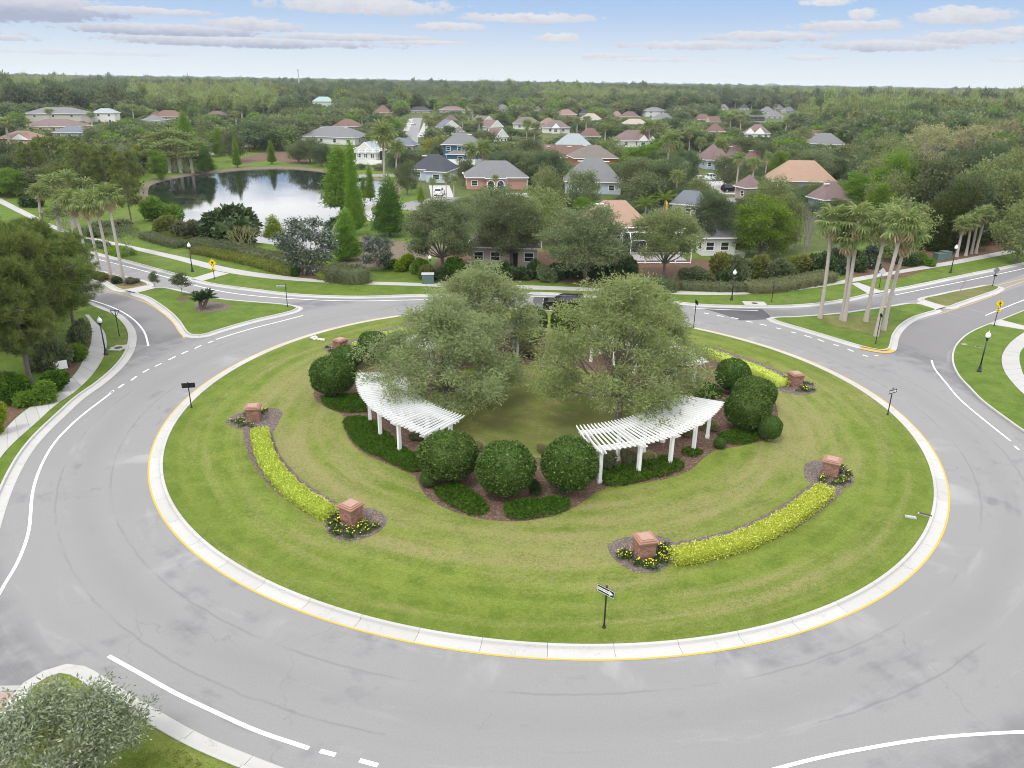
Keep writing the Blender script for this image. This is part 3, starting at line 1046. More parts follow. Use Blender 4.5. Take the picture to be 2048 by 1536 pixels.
sidewalk('sidewalk', [(170, 632), (180, 645), (184, 675), (181, 695), (172, 713), (150, 752), (112, 785), (82, 803), (37, 836), (0, 875), (-60, 950)],
         [(178, 632), (192, 648), (208, 664), (214, 692), (206, 720), (181, 757), (146, 790), (116, 810), (75, 847), (22, 895), (0, 922), (-60, 1020)])
sidewalk('sidewalk', [(-60, 362), (0, 397), (60, 428), (117, 456), (165, 472), (217, 484), (275, 496), (375, 518), (450, 536), (512, 547), (560, 553), (612, 559), (737, 565), (834, 568), (937, 571), (1024, 572), (1164, 577), (1324, 584), (1449, 586), (1536, 583), (1636, 572), (1711, 557), (1811, 540), (1911, 522), (2048, 495), (2140, 474)],
         [(-60, 376), (0, 408), (60, 438), (117, 463), (165, 478), (215, 489), (262, 500), (350, 521), (437, 544), (512, 556), (560, 561), (612, 565), (737, 571), (834, 574), (937, 578), (1024, 580), (1164, 584), (1324, 590), (1449, 592), (1536, 588), (1611, 580), (1705, 566), (1786, 551), (1911, 530), (2048, 503), (2140, 482)], 0.155, 1.8)
sidewalk('sidewalk', [(2200, 588), (2100, 640), (2048, 667), (2018, 690), (2003, 717), (2008, 745), (2026, 770), (2048, 792), (2120, 840)],
         [(2200, 610), (2120, 650), (2065, 681), (2041, 705), (2038, 720), (2041, 737), (2050, 758), (2072, 776), (2140, 815)])
for q in ([(432, 544), (458, 549), (405, 564), (383, 559)], [(1702, 569), (1716, 567), (1768, 586), (1738, 591)], [(272, 577), (297, 573), (312, 578), (274, 588), (250, 582)],
          [(1832, 608), (1848, 602), (1892, 615), (1872, 621)], [(1976, 650), (1998, 641), (2060, 657), (2060, 664)], [(222, 697), (257, 691), (257, 701), (221, 700)]):
    sheet('ramp_slab', [G(*p) for p in q], LAWN_Z + 0.012, 'concrete_walk')

# --- streets and drives of the neighbourhood
def strip(name, pts, w, z, mat):
    P = px_line(pts, False, 2.0)
    bb = MB(); ribbon_mesh(bb, P, -w / 2, w / 2, z)
    return tag(link(name, bb.mesh(name, mat)), kind='structure')


strip('street', [(818, 290), (822, 270), (829, 250), (834, 236)], 7.0, 0.145, 'asphalt')
strip('street', [(690, 357), (740, 352), (800, 352), (850, 352)], 6.0, 0.145, 'asphalt')
strip('street', [(395, 312), (425, 307), (462, 299), (490, 290)], 6.0, 0.145, 'asphalt')
strip('street', [(800, 420), (880, 402), (980, 402), (1090, 420), (1250, 432), (1420, 405), (1540, 398)], 7.0, 0.145, 'asphalt')
strip('footpath', [(705, 402), (716, 424), (728, 436), (750, 443), (790, 450), (830, 452)], 1.6, 0.150, 'concrete_walk')
strip('footpath', [(800, 405), (760, 408), (737, 415), (738, 428), (755, 440)], 1.5, 0.154, 'concrete_walk')
strip('footpath', [(840, 275), (846, 262), (851, 250), (853, 240)], 3.0, 0.15, 'concrete_walk')
strip('footpath', [(812, 262), (818, 248), (822, 238)], 3.0, 0.15, 'concrete_walk')
strip('driveway', [(878, 372), (882, 384), (885, 396)], 5.0, 0.150, 'concrete_walk')
strip('driveway', [(1032, 387), (1036, 396), (1040, 404)], 5.0, 0.150, 'concrete_walk')
strip('driveway', [(1420, 360), (1440, 376), (1466, 390)], 6.0, 0.150, 'concrete_walk')

mat_grass('suburb_floor', (0.055, 0.082, 0.018), (0.095, 0.125, 0.032), (0.13, 0.105, 0.06), 0.47, False)
sheet('woodland_floor', [G(*p) for p in [(-700, 300), (-200, 345), (0, 352), (150, 395), (270, 372), (292, 345), (350, 322), (480, 304), (640, 316), (800, 348), (830, 372), (840, 420), (850, 470), (900, 498), (1250, 503), (1560, 515), (1700, 494), (1900, 484), (2048, 462), (2700, 380), (2700, 212), (-700, 195)]], LAWN_Z + 0.002, 'suburb_floor')
# --- mulch beds
def bed(pts, mat='mulch', dz=0.004, closed=True, step=0.7):
    return sheet('mulch_bed', px_line(pts, True, step), LAWN_Z + dz, mat)


BED = [(629, 785), (634, 805), (652, 817), (674, 827), (689, 837), (687, 852), (697, 880), (719, 905), (762, 927), (812, 947), (829, 955), (839, 975), (859, 1002), (902, 1025), (962, 1042), (1024, 1047),
       (1074, 1042), (1124, 1030), (1164, 1010), (1189, 990), (1209, 980), (1249, 975), (1299, 968), (1349, 957), (1386, 940), (1406, 920), (1436, 902), (1474, 897), (1514, 887), (1540, 878), (1556, 862), (1556, 835), (1548, 800), (1530, 768), (1505, 742), (1470, 718)]
bed_line = [G(*p) for p in BED]
a0 = math.atan2(bed_line[-1].y - CEN.y, bed_line[-1].x - CEN.x)
a1 = math.atan2(bed_line[0].y - CEN.y, bed_line[0].x - CEN.x)
if a1 < a0: a1 += 2 * PI
for k in range(1, 14):
    a = a0 + (a1 - a0) * k / 14
    bed_line.append(CEN + Vector((math.cos(a), math.sin(a), 0)) * (17.4 + 1.3 * math.cos(4 * (a - 1.6))))
bed_ring = smooth_line(bed_line, True, 0.7)
inner = smooth_line([CEN + Vector((0, 0.6, 0)) + Vector((math.cos(a), math.sin(a), 0)) * (9.3 + 0.5 * math.sin(3 * a + 1) + 0.4 * math.cos(5 * a)) for a in [2 * PI * k / 26 for k in range(26)]], True, 0.7)
sheet('mulch_bed', bed_ring, LAWN_Z + 0.004, 'mulch', [inner])

PILLARS = [((509, 843), 'brick pillar beside the upper end of the left yellow hedge'), ((704, 1046), 'brick pillar at the lower end of the left yellow hedge'),
           ((1287, 1114), 'brick pillar nearest the camera, at the lower end of the right yellow hedge'), ((1659, 953), 'brick pillar at the upper end of the right front yellow hedge'),
           ((1588, 774), 'brick pillar at the right end of the far yellow hedge'), ((682, 704), 'brick pillar half hidden behind round topiary bushes, by the far left kerb')]
PIL = [G(*p) for p, _ in PILLARS]
HEDGE = {'sw': [(519, 858), (524, 885), (537, 918), (558, 947), (585, 975), (618, 998), (655, 1020)],
         'se': [(1352, 1106), (1400, 1097), (1450, 1086), (1505, 1068), (1560, 1041), (1610, 1008), (1652, 975)],
         'ne': [(1408, 698), (1440, 710), (1475, 722), (1510, 735), (1545, 751), (1566, 762)],
         'nw': [(712, 690), (740, 680), (775, 668), (810, 659), (850, 652)]}
for i, (k, q) in enumerate(HEDGE.items()):
    L = px_line(q, False, 0.8)
    nr = normals2(L)
    sg = 1 if (L[0] - CEN).dot(nr[0]) > 0 else -1
    sheet('mulch_bed', [p + a * 1.15 * sg for p, a in zip(L, nr)] + [p - a * 0.82 * sg for p, a in zip(L, nr)][::-1], LAWN_Z + 0.007 + .0003 * i, 'mulch_grey')
BLOB = [[(450, 847), (466, 834), (500, 824), (530, 819), (556, 820), (567, 830), (558, 846), (546, 866), (520, 870), (490, 864), (466, 857)],
        [(652, 1060), (653, 1042), (664, 1028), (690, 1020), (724, 1018), (748, 1022), (769, 1034), (775, 1048), (758, 1068), (724, 1083), (692, 1087), (664, 1078)],
        [(1214, 1096), (1236, 1082), (1266, 1076), (1310, 1074), (1340, 1082), (1354, 1100), (1340, 1132), (1321, 1147), (1274, 1150), (1249, 1140), (1226, 1121)],
        [(1607, 940), (1616, 926), (1646, 924), (1680, 930), (1697, 942), (1709, 960), (1706, 972), (1690, 980), (1664, 984), (1640, 975), (1616, 968)],
        [(1540, 768), (1560, 757), (1588, 757), (1612, 764), (1630, 774), (1634, 784), (1616, 792), (1586, 792), (1560, 784)],
        [(648, 697), (665, 688), (700, 683), (722, 686), (724, 697), (700, 708), (672, 712), (653, 706)]]
for q in BLOB:
    bed(q, 'mulch_grey', 0.011)
BZ = 0.006
for q, m in (([(1595, 562), (1400, 581), (1200, 573), (1080, 565), (900, 568), (846, 563), (850, 548), (870, 530), (900, 500), (1100, 505), (1250, 505), (1400, 520), (1560, 520), (1700, 500), (1760, 520), (1700, 548)], 'pine_straw'),
             ([(372, 494), (420, 508), (480, 522), (540, 540), (600, 555), (660, 562), (712, 562), (738, 545), (716, 530), (660, 532), (600, 530), (540, 518), (480, 500), (420, 484), (385, 478)], 'mulch'),
             ([(283, 468), (310, 478), (345, 490), (372, 494), (366, 482), (330, 470), (300, 462)], 'mulch'),
             ([(390, 615), (392, 607), (410, 604), (440, 607), (464, 615), (450, 623), (410, 627), (394, 625)], 'mulch_grey'),
             ([(352, 600), (362, 596), (378, 596), (386, 600), (374, 604), (358, 604)], 'mulch'), ([(1632, 637), (1700, 634), (1770, 641), (1774, 668), (1760, 676), (1700, 660), (1650, 647)], 'grass_dry'),
             ([(0, 862), (0, 820), (40, 792), (90, 762), (130, 720), (160, 680), (172, 655), (181, 672), (178, 698), (168, 716), (148, 750), (110, 783), (80, 801), (35, 834), (2, 870)], 'pine_straw'),
             ([(1780, 560), (1860, 540), (1990, 515), (2048, 500), (2048, 470), (1900, 490), (1760, 520), (1700, 545), (1710, 553)], 'pine_straw'),
             ([(470, 330), (500, 312), (560, 305), (620, 318), (600, 330), (540, 322)], 'mulch'), ([(196, 553), (250, 574), (285, 571), (262, 560), (220, 550)], 'mulch')):
    bed(q, m, BZ)
    BZ += 0.0015

# ================================================================== VEGETATION KITS
def unit(v):
    return v / np.maximum(np.linalg.norm(v, axis=1, keepdims=True), 1e-9)


def leaf_quads(P, D, L, W, rng, up=0.35):
    """one rhombic leaf per point: P start, D direction, lengths L, widths W"""
    n = len(P)
    L = np.broadcast_to(np.asarray(L, float), (n,))[:, None]
    W = np.broadcast_to(np.asarray(W, float), (n,))[:, None]
    r = rng.normal(size=(n, 3))
    r[:, 2] += up
    U = unit(np.cross(D, r))
    a, c = P, P + D * L
    m = P + D * L * 0.5
    v = np.stack([a, m + U * W * 0.5, c, m - U * W * 0.5], 1).reshape(-1, 3)
    q = np.arange(4 * n).reshape(-1, 4)
    return v, q


def clump_leaves(centres, per, sig, L, W, rng, flat=0.7, outward=None, spread=1.0):
    n = len(centres) * per
    c = np.repeat(centres, per, 0)
    off = rng.normal(size=(n, 3)) * sig
    off[:, 2] *= flat
    D = unit(off / sig * spread + rng.normal(size=(n, 3)) * 0.8)
    P = c + off
    return leaf_quads(P, D, L * rng.uniform(0.7, 1.3, n), W * rng.uniform(0.7, 1.3, n), rng)


def crown_oak(seed, H, R, lobes=11, clumps=9, per=60, leaf=0.3, trunk_h=0.26, lobe_r=0.40, sig=0.09, shape=(1.0, 0.36, 0.60), twig=True, wl=0.55, tr=0.028, lean=0.0, bark='bark_grey', lmat='leaf_oak', multi=1, low=-0.55, dome=False):
    """returns (trunk mesh, crown mesh); crown of uneven lobes carried on real limbs"""
    rng = np.random.default_rng(seed)
    rd = random.Random(seed)
    b = MB()
    th = trunk_h * H
    tops = []
    for k in range(multi):
        a = 2 * PI * k / max(multi, 1) + rd.random()
        off = Vector((math.cos(a), math.sin(a), 0)) * (0.10 * R if multi > 1 else 0)
        base = off * 0.25
        top = Vector((off.x + lean * H * 0.2, off.y, th))
        mid = base.lerp(top, 0.5) + Vector((rd.uniform(-.02, .02) * H, rd.uniform(-.02, .02) * H, 0))
        r0 = tr * H / (multi ** 0.5)
        b.tube([base + Vector((0, 0, -0.15)), base + Vector((0, 0, 0.12 * th)), mid, top], [r0 * 1.5, r0 * 1.1, r0 * 0.9, r0 * 0.8], 8)
        tops.append(top)
    cz = shape[2] * H
    cents = []
    for i in range(lobes):
        a = i * 2.39996 + rd.uniform(-.4, .4)
        z = low + (0.98 - low) * (i + 0.5) / lobes
        rr = math.sqrt(max(0.0, 1 - z * z)) if z > 0 else 1.0 - 0.25 * abs(z)
        if dome: rr = (1 - z) ** 0.82 if z > 0 else 1.0
        rr *= rd.uniform(0.72, 1.0)
        lob = Vector((math.cos(a) * R * rr * (1 - lobe_r * 0.8) + lean * R * .5, math.sin(a) * R * rr * (1 - lobe_r * 0.8), cz + z * shape[1] * H * rd.uniform(0.85, 1.05)))
        t = min(tops, key=lambda q: (q - lob).length)
        mid = t.lerp(lob, 0.5) + Vector((rd.uniform(-.08, .08) * R, rd.uniform(-.08, .08) * R, -0.03 * H))
        rl = tr * H * rd.uniform(0.30, 0.48)
        b.tube([t - Vector((0, 0, 0.03 * H)), mid, lob], [rl, rl * 0.65, rl * 0.28], 5, False)
        lr = lobe_r * R * rd.uniform(0.75, 1.2)
        d = unit(rng.normal(size=(clumps, 3)))
        d[:, 2] = d[:, 2] * 0.75 + 0.22
        cc = np.array(lob) + d * lr * rng.uniform(0.35, 1.0, (clumps, 1)) * np.array([1, 1, 0.72])
        cents.append(cc)
        if twig:
            for c in cc[: max(2, clumps // 2)] if twig == 'few' else cc:
                m2 = lob.lerp(Vector(c), 0.5) + Vector((0, 0, -0.04 * lr))
                b.tube([lob.lerp(mid, 0.3), m2, Vector(c)], [rl * 0.26, rl * 0.16, rl * 0.07], 3, False)
    cents = np.concatenate(cents)
    v, q = clump_leaves(cents, per, sig * R, leaf, leaf * wl, rng)
    kz = H / np.percentile(v[:, 2], 99.8)
    kr = R / np.percentile(np.hypot(v[:, 0], v[:, 1]), 98.5)
    v = v * np.array([kr, kr, kz])
    b.v = [(x * kr, y * kr, z * kz) for x, y, z in b.v]
    return b.mesh('trunk', bark), np_mesh('crown', v, q, lmat)


def crown_cone(seed, H, R, n=900, per=9, leaf=0.4, bare=0.10, pw=0.85, lmat='leaf_cypress', bark='bark_grey', jag=0.35, thin=1.0):
    rng = np.random.default_rng(seed)
    t = 1 - np.sqrt(rng.random(n)) * (1 - 0.0)
    t = bare + (1 - bare) * t
    az = rng.random(n) * 2 * PI
    jagv = 1 - jag * rng.random(n)
    lob = 1 + 0.16 * np.sin(az * 3 + t * 9 + seed) + 0.10 * np.sin(az * 5 - t * 23)
    rad = R * np.power((1 - t) / (1 - bare) + 0.015, pw) * jagv * lob
    # round off the bottom of the crown
    rad *= np.clip((t - bare) / 0.10 + 0.45, 0, 1)
    z = t * H - 0.10 * rad
    c = np.stack([np.cos(az) * rad, np.sin(az) * rad, z], 1)
    k = rng.uniform(0.45, 1.0, (n, 1))
    c[:, :2] *= k
    v, q = clump_leaves(c, per, leaf * 0.75 * thin, leaf, leaf * 0.5, rng, 0.6)
    kr = R / np.percentile(np.hypot(v[:, 0], v[:, 1]), 98.5)
    v = v * np.array([kr, kr, H / v[:, 2].max()])
    b = MB()
    b.tube([(0, 0, -0.1), (0, 0, 0.05 * H), (0, 0, 0.5 * H), (0, 0, 0.97 * H)], [0.026 * H, 0.018 * H, 0.010 * H, 0.002 * H], 7)
    rd = random.Random(seed)
    for i in range(40):
        tt = rd.uniform(bare, 0.9); a = rd.random() * 2 * PI
        r = R * ((1 - tt) / (1 - bare)) ** pw * 0.75
        b.tube([(0, 0, tt * H), (math.cos(a) * r, math.sin(a) * r, tt * H + 0.1 * r)], [0.006 * H * (1 - tt) + 0.01, 0.008], 3, False)
    return b.mesh('trunk', bark), np_mesh('crown', v, q, lmat)


def crown_pine(seed, H, R, tufts=420, needles=26, nl=0.34, nw=0.045, bare=0.28, lmat='leaf_pine', lean=0.0, branches=46):
    rng = np.random.default_rng(seed)
    rd = random.Random(seed)
    b = MB()
    lx = lean * H
    pts = [(0, 0, -0.15), (0.15 * lx, 0, 0.1 * H), (0.4 * lx, 0.01 * H, 0.4 * H), (0.8 * lx, -0.01 * H, 0.75 * H), (lx, 0, 0.98 * H)]
    b.tube(pts, [0.026 * H, 0.021 * H, 0.016 * H, 0.010 * H, 0.003 * H], 8)
    P, D = [], []
    per = max(3, tufts // branches)
    for i in range(branches):
        t = bare + (0.97 - bare) * (i + rd.random()) / branches
        a = i * 2.4 + rd.uniform(-.5, .5)
        s = (t - bare) / (1 - bare)
        prof = min(1.0, 0.55 + 1.6 * s) * math.sqrt(max(0.03, 1 - s ** 2.2))
        r = R * prof * rd.uniform(0.55, 1.05)
        o = Vector((lx * t, 0, t * H))
        e = o + Vector((math.cos(a) * r, math.sin(a) * r, r * rd.uniform(-0.05, 0.42)))
        m = o.lerp(e, 0.5) + Vector((0, 0, -0.05 * r))
        b.tube([o, m, e], [0.0055 * H * (1 - 0.5 * s), 0.0035 * H, 0.012], 4, False)
        for k in range(per):
            f = rd.uniform(0.42, 1.0) ** 0.6
            q = o.lerp(e, f)
            off = Vector((rd.gauss(0, 1), rd.gauss(0, 1), rd.gauss(0.25, 0.6))) * (0.13 * r * (0.4 + f * 0.6) + 0.12)
            tip = q + off
            if k % 2 == 0:
                b.tube([q, tip], [0.022, 0.012], 3, False)
            P.append(tip)
            dd = off.normalized() * 0.6 + Vector((0, 0, 0.5))
            D.append(dd.normalized())
    P, D = np.array(P), np.array(D)
    n = len(P) * needles
    Pn = np.repeat(P, needles, 0)
    dn = unit(np.repeat(D, needles, 0) * 0.75 + rng.normal(size=(n, 3)) * 0.60)
    v, q = leaf_quads(Pn + dn * 0.03, dn, nl * rng.uniform(0.7, 1.25, n), nw, rng)
    return b.mesh('trunk', 'bark_pine'), np_mesh('crown', v, q, lmat)


def clip_ball(seed, n=7000, leaf=0.15, top=0.55, lmat='leaf_box', base_z=0.0, core=0.9, rough=0.02):
    """unit clipped shrub: radius 1, base z 0, height 2; flattened dome"""
    rng = np.random.default_rng(seed)
    d = unit(rng.normal(size=(n, 3)))
    ph = np.array([3.1, 1.7, 5.2]) + seed
    bump = 1 + rough * (np.sin(d[:, 0] * 7 + ph[0]) + np.sin(d[:, 1] * 8 + ph[1]) + np.sin(d[:, 2] * 6 + ph[2])) + rng.normal(size=n) * rough
    def gum(d):
        z = d[:, 2:3]
        rr = np.maximum(1 - np.abs(z) ** 2.6, 0) ** (1 / 2.2)
        h = d[:, :2] / np.maximum(np.linalg.norm(d[:, :2], axis=1, keepdims=True), 1e-6)
        return np.concatenate([h * rr, z], 1)
    P = gum(d) * bump[:, None]
    P[:, 2] = P[:, 2] + 1.0
    low = P[:, 2] < 0.5
    P[low, :2] *= (0.72 + 0.28 * P[low, 2:3] / 0.5)
    D = unit(d + rng.normal(size=(n, 3)) * 0.9)
    v, q = leaf_quads(P - D * leaf * 0.4, D, leaf * rng.uniform(0.6, 1.3, n), leaf * 0.6, rng)
    # inner mass of leaf so that the bush is not see-through
    bm = bmesh.new()
    bmesh.ops.create_icosphere(bm, subdivisions=3, radius=core)
    cv = np.array([x.co[:] for x in bm.verts]); cf = np.array([[x.index for x in f.verts] + [f.verts[0].index] for f in bm.faces])
    bm.free()
    cn = unit(cv)
    cs = gum(cn) * core
    cs += np.random.default_rng(seed + 5).normal(size=cs.shape) * 0.02
    cs[:, 2] += 1.0
    lw = cs[:, 2] < 0.5
    cs[lw, :2] *= (0.72 + 0.28 * np.clip(cs[lw, 2:3], 0, 1) / 0.5)
    cf4 = cf[:, :3]
    b = MB()
    me = bpy.data.meshes.new('foliage')
    allv = np.concatenate([v, cs])
    faces = [tuple(x) for x in q.tolist()] + [tuple(x) for x in (cf4 + len(v)).tolist()]
    me.from_pydata(allv.tolist(), [], faces)
    me.materials.append(MATS[lmat])
    me.update()
    return me


def hedge_mesh(pts, width, height, per_m2=120, leaf=0.12, lmat='leaf_hedge', seed=1, z=LAWN_Z, wob=0.08, name='foliage', closed_poly=False):
    """leafy hedge along a line, box section with rounded shoulders"""
    rng = np.random.default_rng(seed)
    P = resample(pts, 0.25)
    N = normals2(P)
    n = len(P)
    pa = np.array([p[:] for p in P]); na = np.array([q[:] for q in N])
    peri = width + 2 * height
    cnt = int(n * 0.25 * peri * per_m2)
    i = rng.random(cnt) * (n - 1)
    k = i.astype(int); f = (i - k)[:, None]
    base = pa[k] * (1 - f) + pa[np.minimum(k + 1, n - 1)] * f
    nn = na[k]
    u = rng.random(cnt) * peri
    x = np.where(u < height, -width / 2, np.where(u > height + width, width / 2, u - height - width / 2))
    zz = np.where(u < height, u, np.where(u > height + width, peri - u, height))
    sx = np.abs(x) / (width / 2)
    zz = np.where(sx > 0.8, zz * (1 - 0.12 * (sx - 0.8) / 0.2), zz)
    wv = np.sin(i * 0.9 + seed) * wob + np.sin(i * 2.3 + seed * 2) * wob * 0.6 + rng.normal(size=cnt) * wob * 0.45
    zz = zz * (1 + wv * 0.55)
    x = x * (1 + wv * 0.7)
    pt = base + nn * x[:, None]
    pt[:, 2] = z + zz
    # rounded ends
    D = unit(nn * (x / (width / 2))[:, None] * 0.8 + np.array([0, 0, 1.0]) * (zz / height)[:, None] * 0.7 + rng.normal(size=(cnt, 3)) * 0.8)
    v, q = leaf_quads(pt - D * leaf * 0.3, D, leaf * rng.uniform(0.6, 1.35, cnt), leaf * 0.55, rng)
    # both ends
    e = int(width * height * per_m2 * 1.3)
    for idx, sgn in ((0, -1), (n - 1, 1)):
        t = pa[min(idx + 1, n - 1)] - pa[max(idx - 1, 0)]; t = t / np.linalg.norm(t) * sgn
        xx = rng.uniform(-.5, .5, e) * width; hh = rng.random(e) * height
        p2 = pa[idx] + na[idx] * xx[:, None] + t * (0.12 + 0.10 * rng.normal(size=(e, 1)))
        p2[:, 2] = z + hh
        D2 = unit(t + rng.normal(size=(e, 3)) * 0.8)
        v2, q2 = leaf_quads(p2, D2, leaf * rng.uniform(0.6, 1.3, e), leaf * 0.55, rng)
        q = np.concatenate([q, q2 + len(v)]); v = np.concatenate([v, v2])
    # inner mass
    core = []
    cw, ch = width * 0.44, height * 0.93
    for p, nrm, ii in zip(pa, na, range(n)):
        core += [p - nrm * cw + [0, 0, z], p - nrm * cw + [0, 0, z + ch * 0.92], p - nrm * cw * 0.7 + [0, 0, z + ch], p + nrm * cw * 0.7 + [0, 0, z + ch], p + nrm * cw + [0, 0, z + ch * 0.92], p + nrm * cw + [0, 0, z]]
    core = np.array(core)
    cq = []
    for a in range(n - 1):
        for m in range(5):
            cq.append((a * 6 + m, (a + 1) * 6 + m, (a + 1) * 6 + m + 1, a * 6 + m + 1))
    cq += [(0, 1, 4, 5), (1, 2, 3, 4), ((n - 1) * 6, (n - 1) * 6 + 5, (n - 1) * 6 + 4, (n - 1) * 6 + 1), ((n - 1) * 6 + 1, (n - 1) * 6 + 4, (n - 1) * 6 + 3, (n - 1) * 6 + 2)]
    q = np.concatenate([q, np.array(cq) + len(v)]); v = np.concatenate([v, core])
    return np_mesh(name, v, q, lmat)


def mat_of_leaves(poly, height, per_m2=110, leaf=0.14, lmat='leaf_cover', seed=1, z=LAWN_Z, name='ground_cover'):
    """low leafy cover over a polygon"""
    rng = np.random.default_rng(seed)
    xs = [p[0] for p in poly]; ys = [p[1] for p in poly]
    A = abs(sum(a[0] * b[1] - b[0] * a[1] for a, b in zip(poly, poly[1:] + poly[:1]))) / 2
    pts = []
    want = int(A * per_m2)
    while len(pts) < want:
        x, y = rng.uniform(min(xs), max(xs)), rng.uniform(min(ys), max(ys))
        if in_poly((x, y), poly):
            pts.append((x, y))
    p = np.array(pts)
    h = height * (0.62 + 0.22 * np.sin(p[:, 0] * 2.1 + seed) * np.cos(p[:, 1] * 2.4) + 0.2 * rng.random(len(p)))
    # lower towards the rim
    pol = np.array([(a[0], a[1]) for a in poly])
    dmin = np.full(len(p), 9.0)
    for a, b in zip(pol, np.roll(pol, -1, 0)):
        ab = b - a
        t = np.clip(((p - a) @ ab) / max(ab @ ab, 1e-9), 0, 1)
        dmin = np.minimum(dmin, np.linalg.norm(p - a - t[:, None] * ab, axis=1))
    h *= np.clip(0.25 + dmin / 0.5, 0, 1)
    P = np.c_[p, z + h * rng.uniform(0.75, 1.0, len(p))]
    D = unit(np.array([0, 0, 0.6]) + rng.normal(size=(len(p), 3)) * 0.8)
    v, q = leaf_quads(P, D, leaf * rng.uniform(0.6, 1.4, len(p)), leaf * 0.55, rng)
    return np_mesh(name, v, q, lmat)


def bush_mesh(seed, n=2600, leaf=0.16, lmat='leaf_dark', lumps=7):
    """loose bush of unit radius and height about 1.5, no trunk showing"""
    rng = np.random.default_rng(seed)
    cs = rng.normal(size=(lumps, 3)) * np.array([0.42, 0.42, 0.22]) + np.array([0, 0, 0.62])
    cs[:, 2] = np.clip(cs[:, 2], 0.35, 1.15)
    k = rng.integers(0, lumps, n)
    d = unit(rng.normal(size=(n, 3)))
    rad = 0.42 + 0.12 * rng.random(n)
    P = cs[k] + d * rad[:, None]
    P[:, 2] = np.abs(P[:, 2])
    D = unit(d + rng.normal(size=(n, 3)) * 0.8)
    v, q = leaf_quads(P, D, leaf * rng.uniform(0.6, 1.4, n), leaf * 0.55, rng)
    # inner leaves, larger, that close the view through
    m = n // 4
    k = rng.integers(0, lumps, m)
    P2 = cs[k] + unit(rng.normal(size=(m, 3))) * 0.28
    P2[:, 2] = np.abs(P2[:, 2])
    v2, q2 = leaf_quads(P2, unit(rng.normal(size=(m, 3))), leaf * 2.6, leaf * 1.8, rng)
    return np_mesh('foliage', np.concatenate([v, v2]), np.concatenate([q, q2 + len(v)]), lmat)


def fan_frond(seed, mat, droop=0.5, pet=1.0, rad=1.15, segs=15):
    """one palmate leaf pointing along +X from the origin"""
    rd = random.Random(seed)
    b = MB()
    b.tube([(0, 0, 0), (pet * 0.5, 0, 0.05), (pet, 0, 0.0)], [0.035, 0.025, 0.015], 3, False)
    for i in range(segs):
        a = math.radians(-128 + 256 * i / (segs - 1)) + rd.uniform(-.04, .04)
        L = rad * (0.80 + 0.20 * math.cos(a * 0.7)) * rd.uniform(0.88, 1.08)
        w = rad * 0.15
        dx, dy = math.cos(a), math.sin(a)
        nx, ny = -dy, dx
        fold = 0.03 if i % 2 else -0.03
        dr = droop * rd.uniform(0.75, 1.2)
        h = (pet, 0, 0)
        m = (pet + dx * L * 0.52, dy * L * 0.52, -0.10 * dr * L)
        k = (pet + dx * L * 0.80, dy * L * 0.80, -0.42 * dr * L)
        e = (pet + dx * L * 0.88, dy * L * 0.88, -0.95 * dr * L)
        b.add([h, (m[0] + nx * w * .5, m[1] + ny * w * .5, m[2] + fold), (k[0] + nx * w * .28, k[1] + ny * w * .28, k[2] + fold), e, (k[0] - nx * w * .28, k[1] - ny * w * .28, k[2] - fold), (m[0] - nx * w * .5, m[1] - ny * w * .5, m[2] - fold)], [(0, 1, 2, 5), (5, 2, 3, 4)])
    return b.mesh('frond', mat)


def feather_frond(seed, mat, L=3.2, n=26, arch=0.9, ll=0.55):
    rd = random.Random(seed)
    b = MB()
    def sp(t):
        return Vector((L * (t - 0.18 * t * t), 0, L * (0.42 * t - arch * 0.62 * t * t)))
    b.tube([sp(i / 8) for i in range(9)], [0.035 * (1 - i / 9.5) for i in range(9)], 3, False)
    for i in range(n):
        t = 0.16 + 0.84 * i / (n - 1)
        p = sp(t)
        l = ll * math.sin(PI * (0.12 + 0.80 * t)) * rd.uniform(0.85, 1.1) + 0.06
        for s in (-1, 1):
            d = Vector((0.45, s * 0.9, -0.35 + rd.uniform(-.1, .1))).normalized() * l
            w = Vector((0.05, 0, 0))
            b.add([p, p + d * 0.5 + w, p + d + Vector((0, 0, -0.12 * l)), p + d * 0.5 - w], [(0, 1, 2, 3)])
    return b.mesh('frond', mat)


def join_instances(name, items, mats):
    """bake (mesh, matrix, material index) items into one mesh"""
    V, Q, M = [], [], []
    o = 0
    for me, mx, mi in items:
        vs = np.empty(len(me.vertices) * 3); me.vertices.foreach_get('co', vs)
        vs = vs.reshape(-1, 3)
        m = np.array(mx)
        V.append(vs @ m[:3, :3].T + m[:3, 3])
        for p in me.polygons:
            Q.append([i + o for i in p.vertices]); M.append(mi)
        o += len(vs)
    me = bpy.data.meshes.new(name)
    me.from_pydata(np.concatenate(V).tolist(), [], Q)
    for m in mats:
        me.materials.append(MATS[m])
    me.polygons.foreach_set('material_index', M)
    me.update()
    return me


FRONDS = [fan_frond(k, 'leaf_palm', 0.45 + 0.15 * k) for k in range(3)]
DEAD = [fan_frond(20 + k, 'leaf_palm_dead', 0.9, 0.7, 0.95, 11) for k in range(2)]
FRONDS_S = [fan_frond(40 + k, 'leaf_palm', 0.5, 0.9, 1.2, 9) for k in range(2)]
DEAD_S = [fan_frond(50 + k, 'leaf_palm_dead', 0.9, 0.7, 0.95, 7) for k in range(2)]


def palm_layout(rd, n_live, n_dead):
    out = []
    for i in range(n_live):
        t = (i + 0.5) / n_live
        out.append((0, 2.39996 * i + rd.uniform(-.3, .3), math.radians(82 - 112 * t + rd.uniform(-10, 10)), rd.uniform(0.85, 1.1)))
    for i in range(n_dead):
        out.append((1, 2.39996 * i + rd.uniform(-.4, .4), math.radians(-34 - 42 * rd.random()), rd.uniform(0.8, 1.1)))
    return out


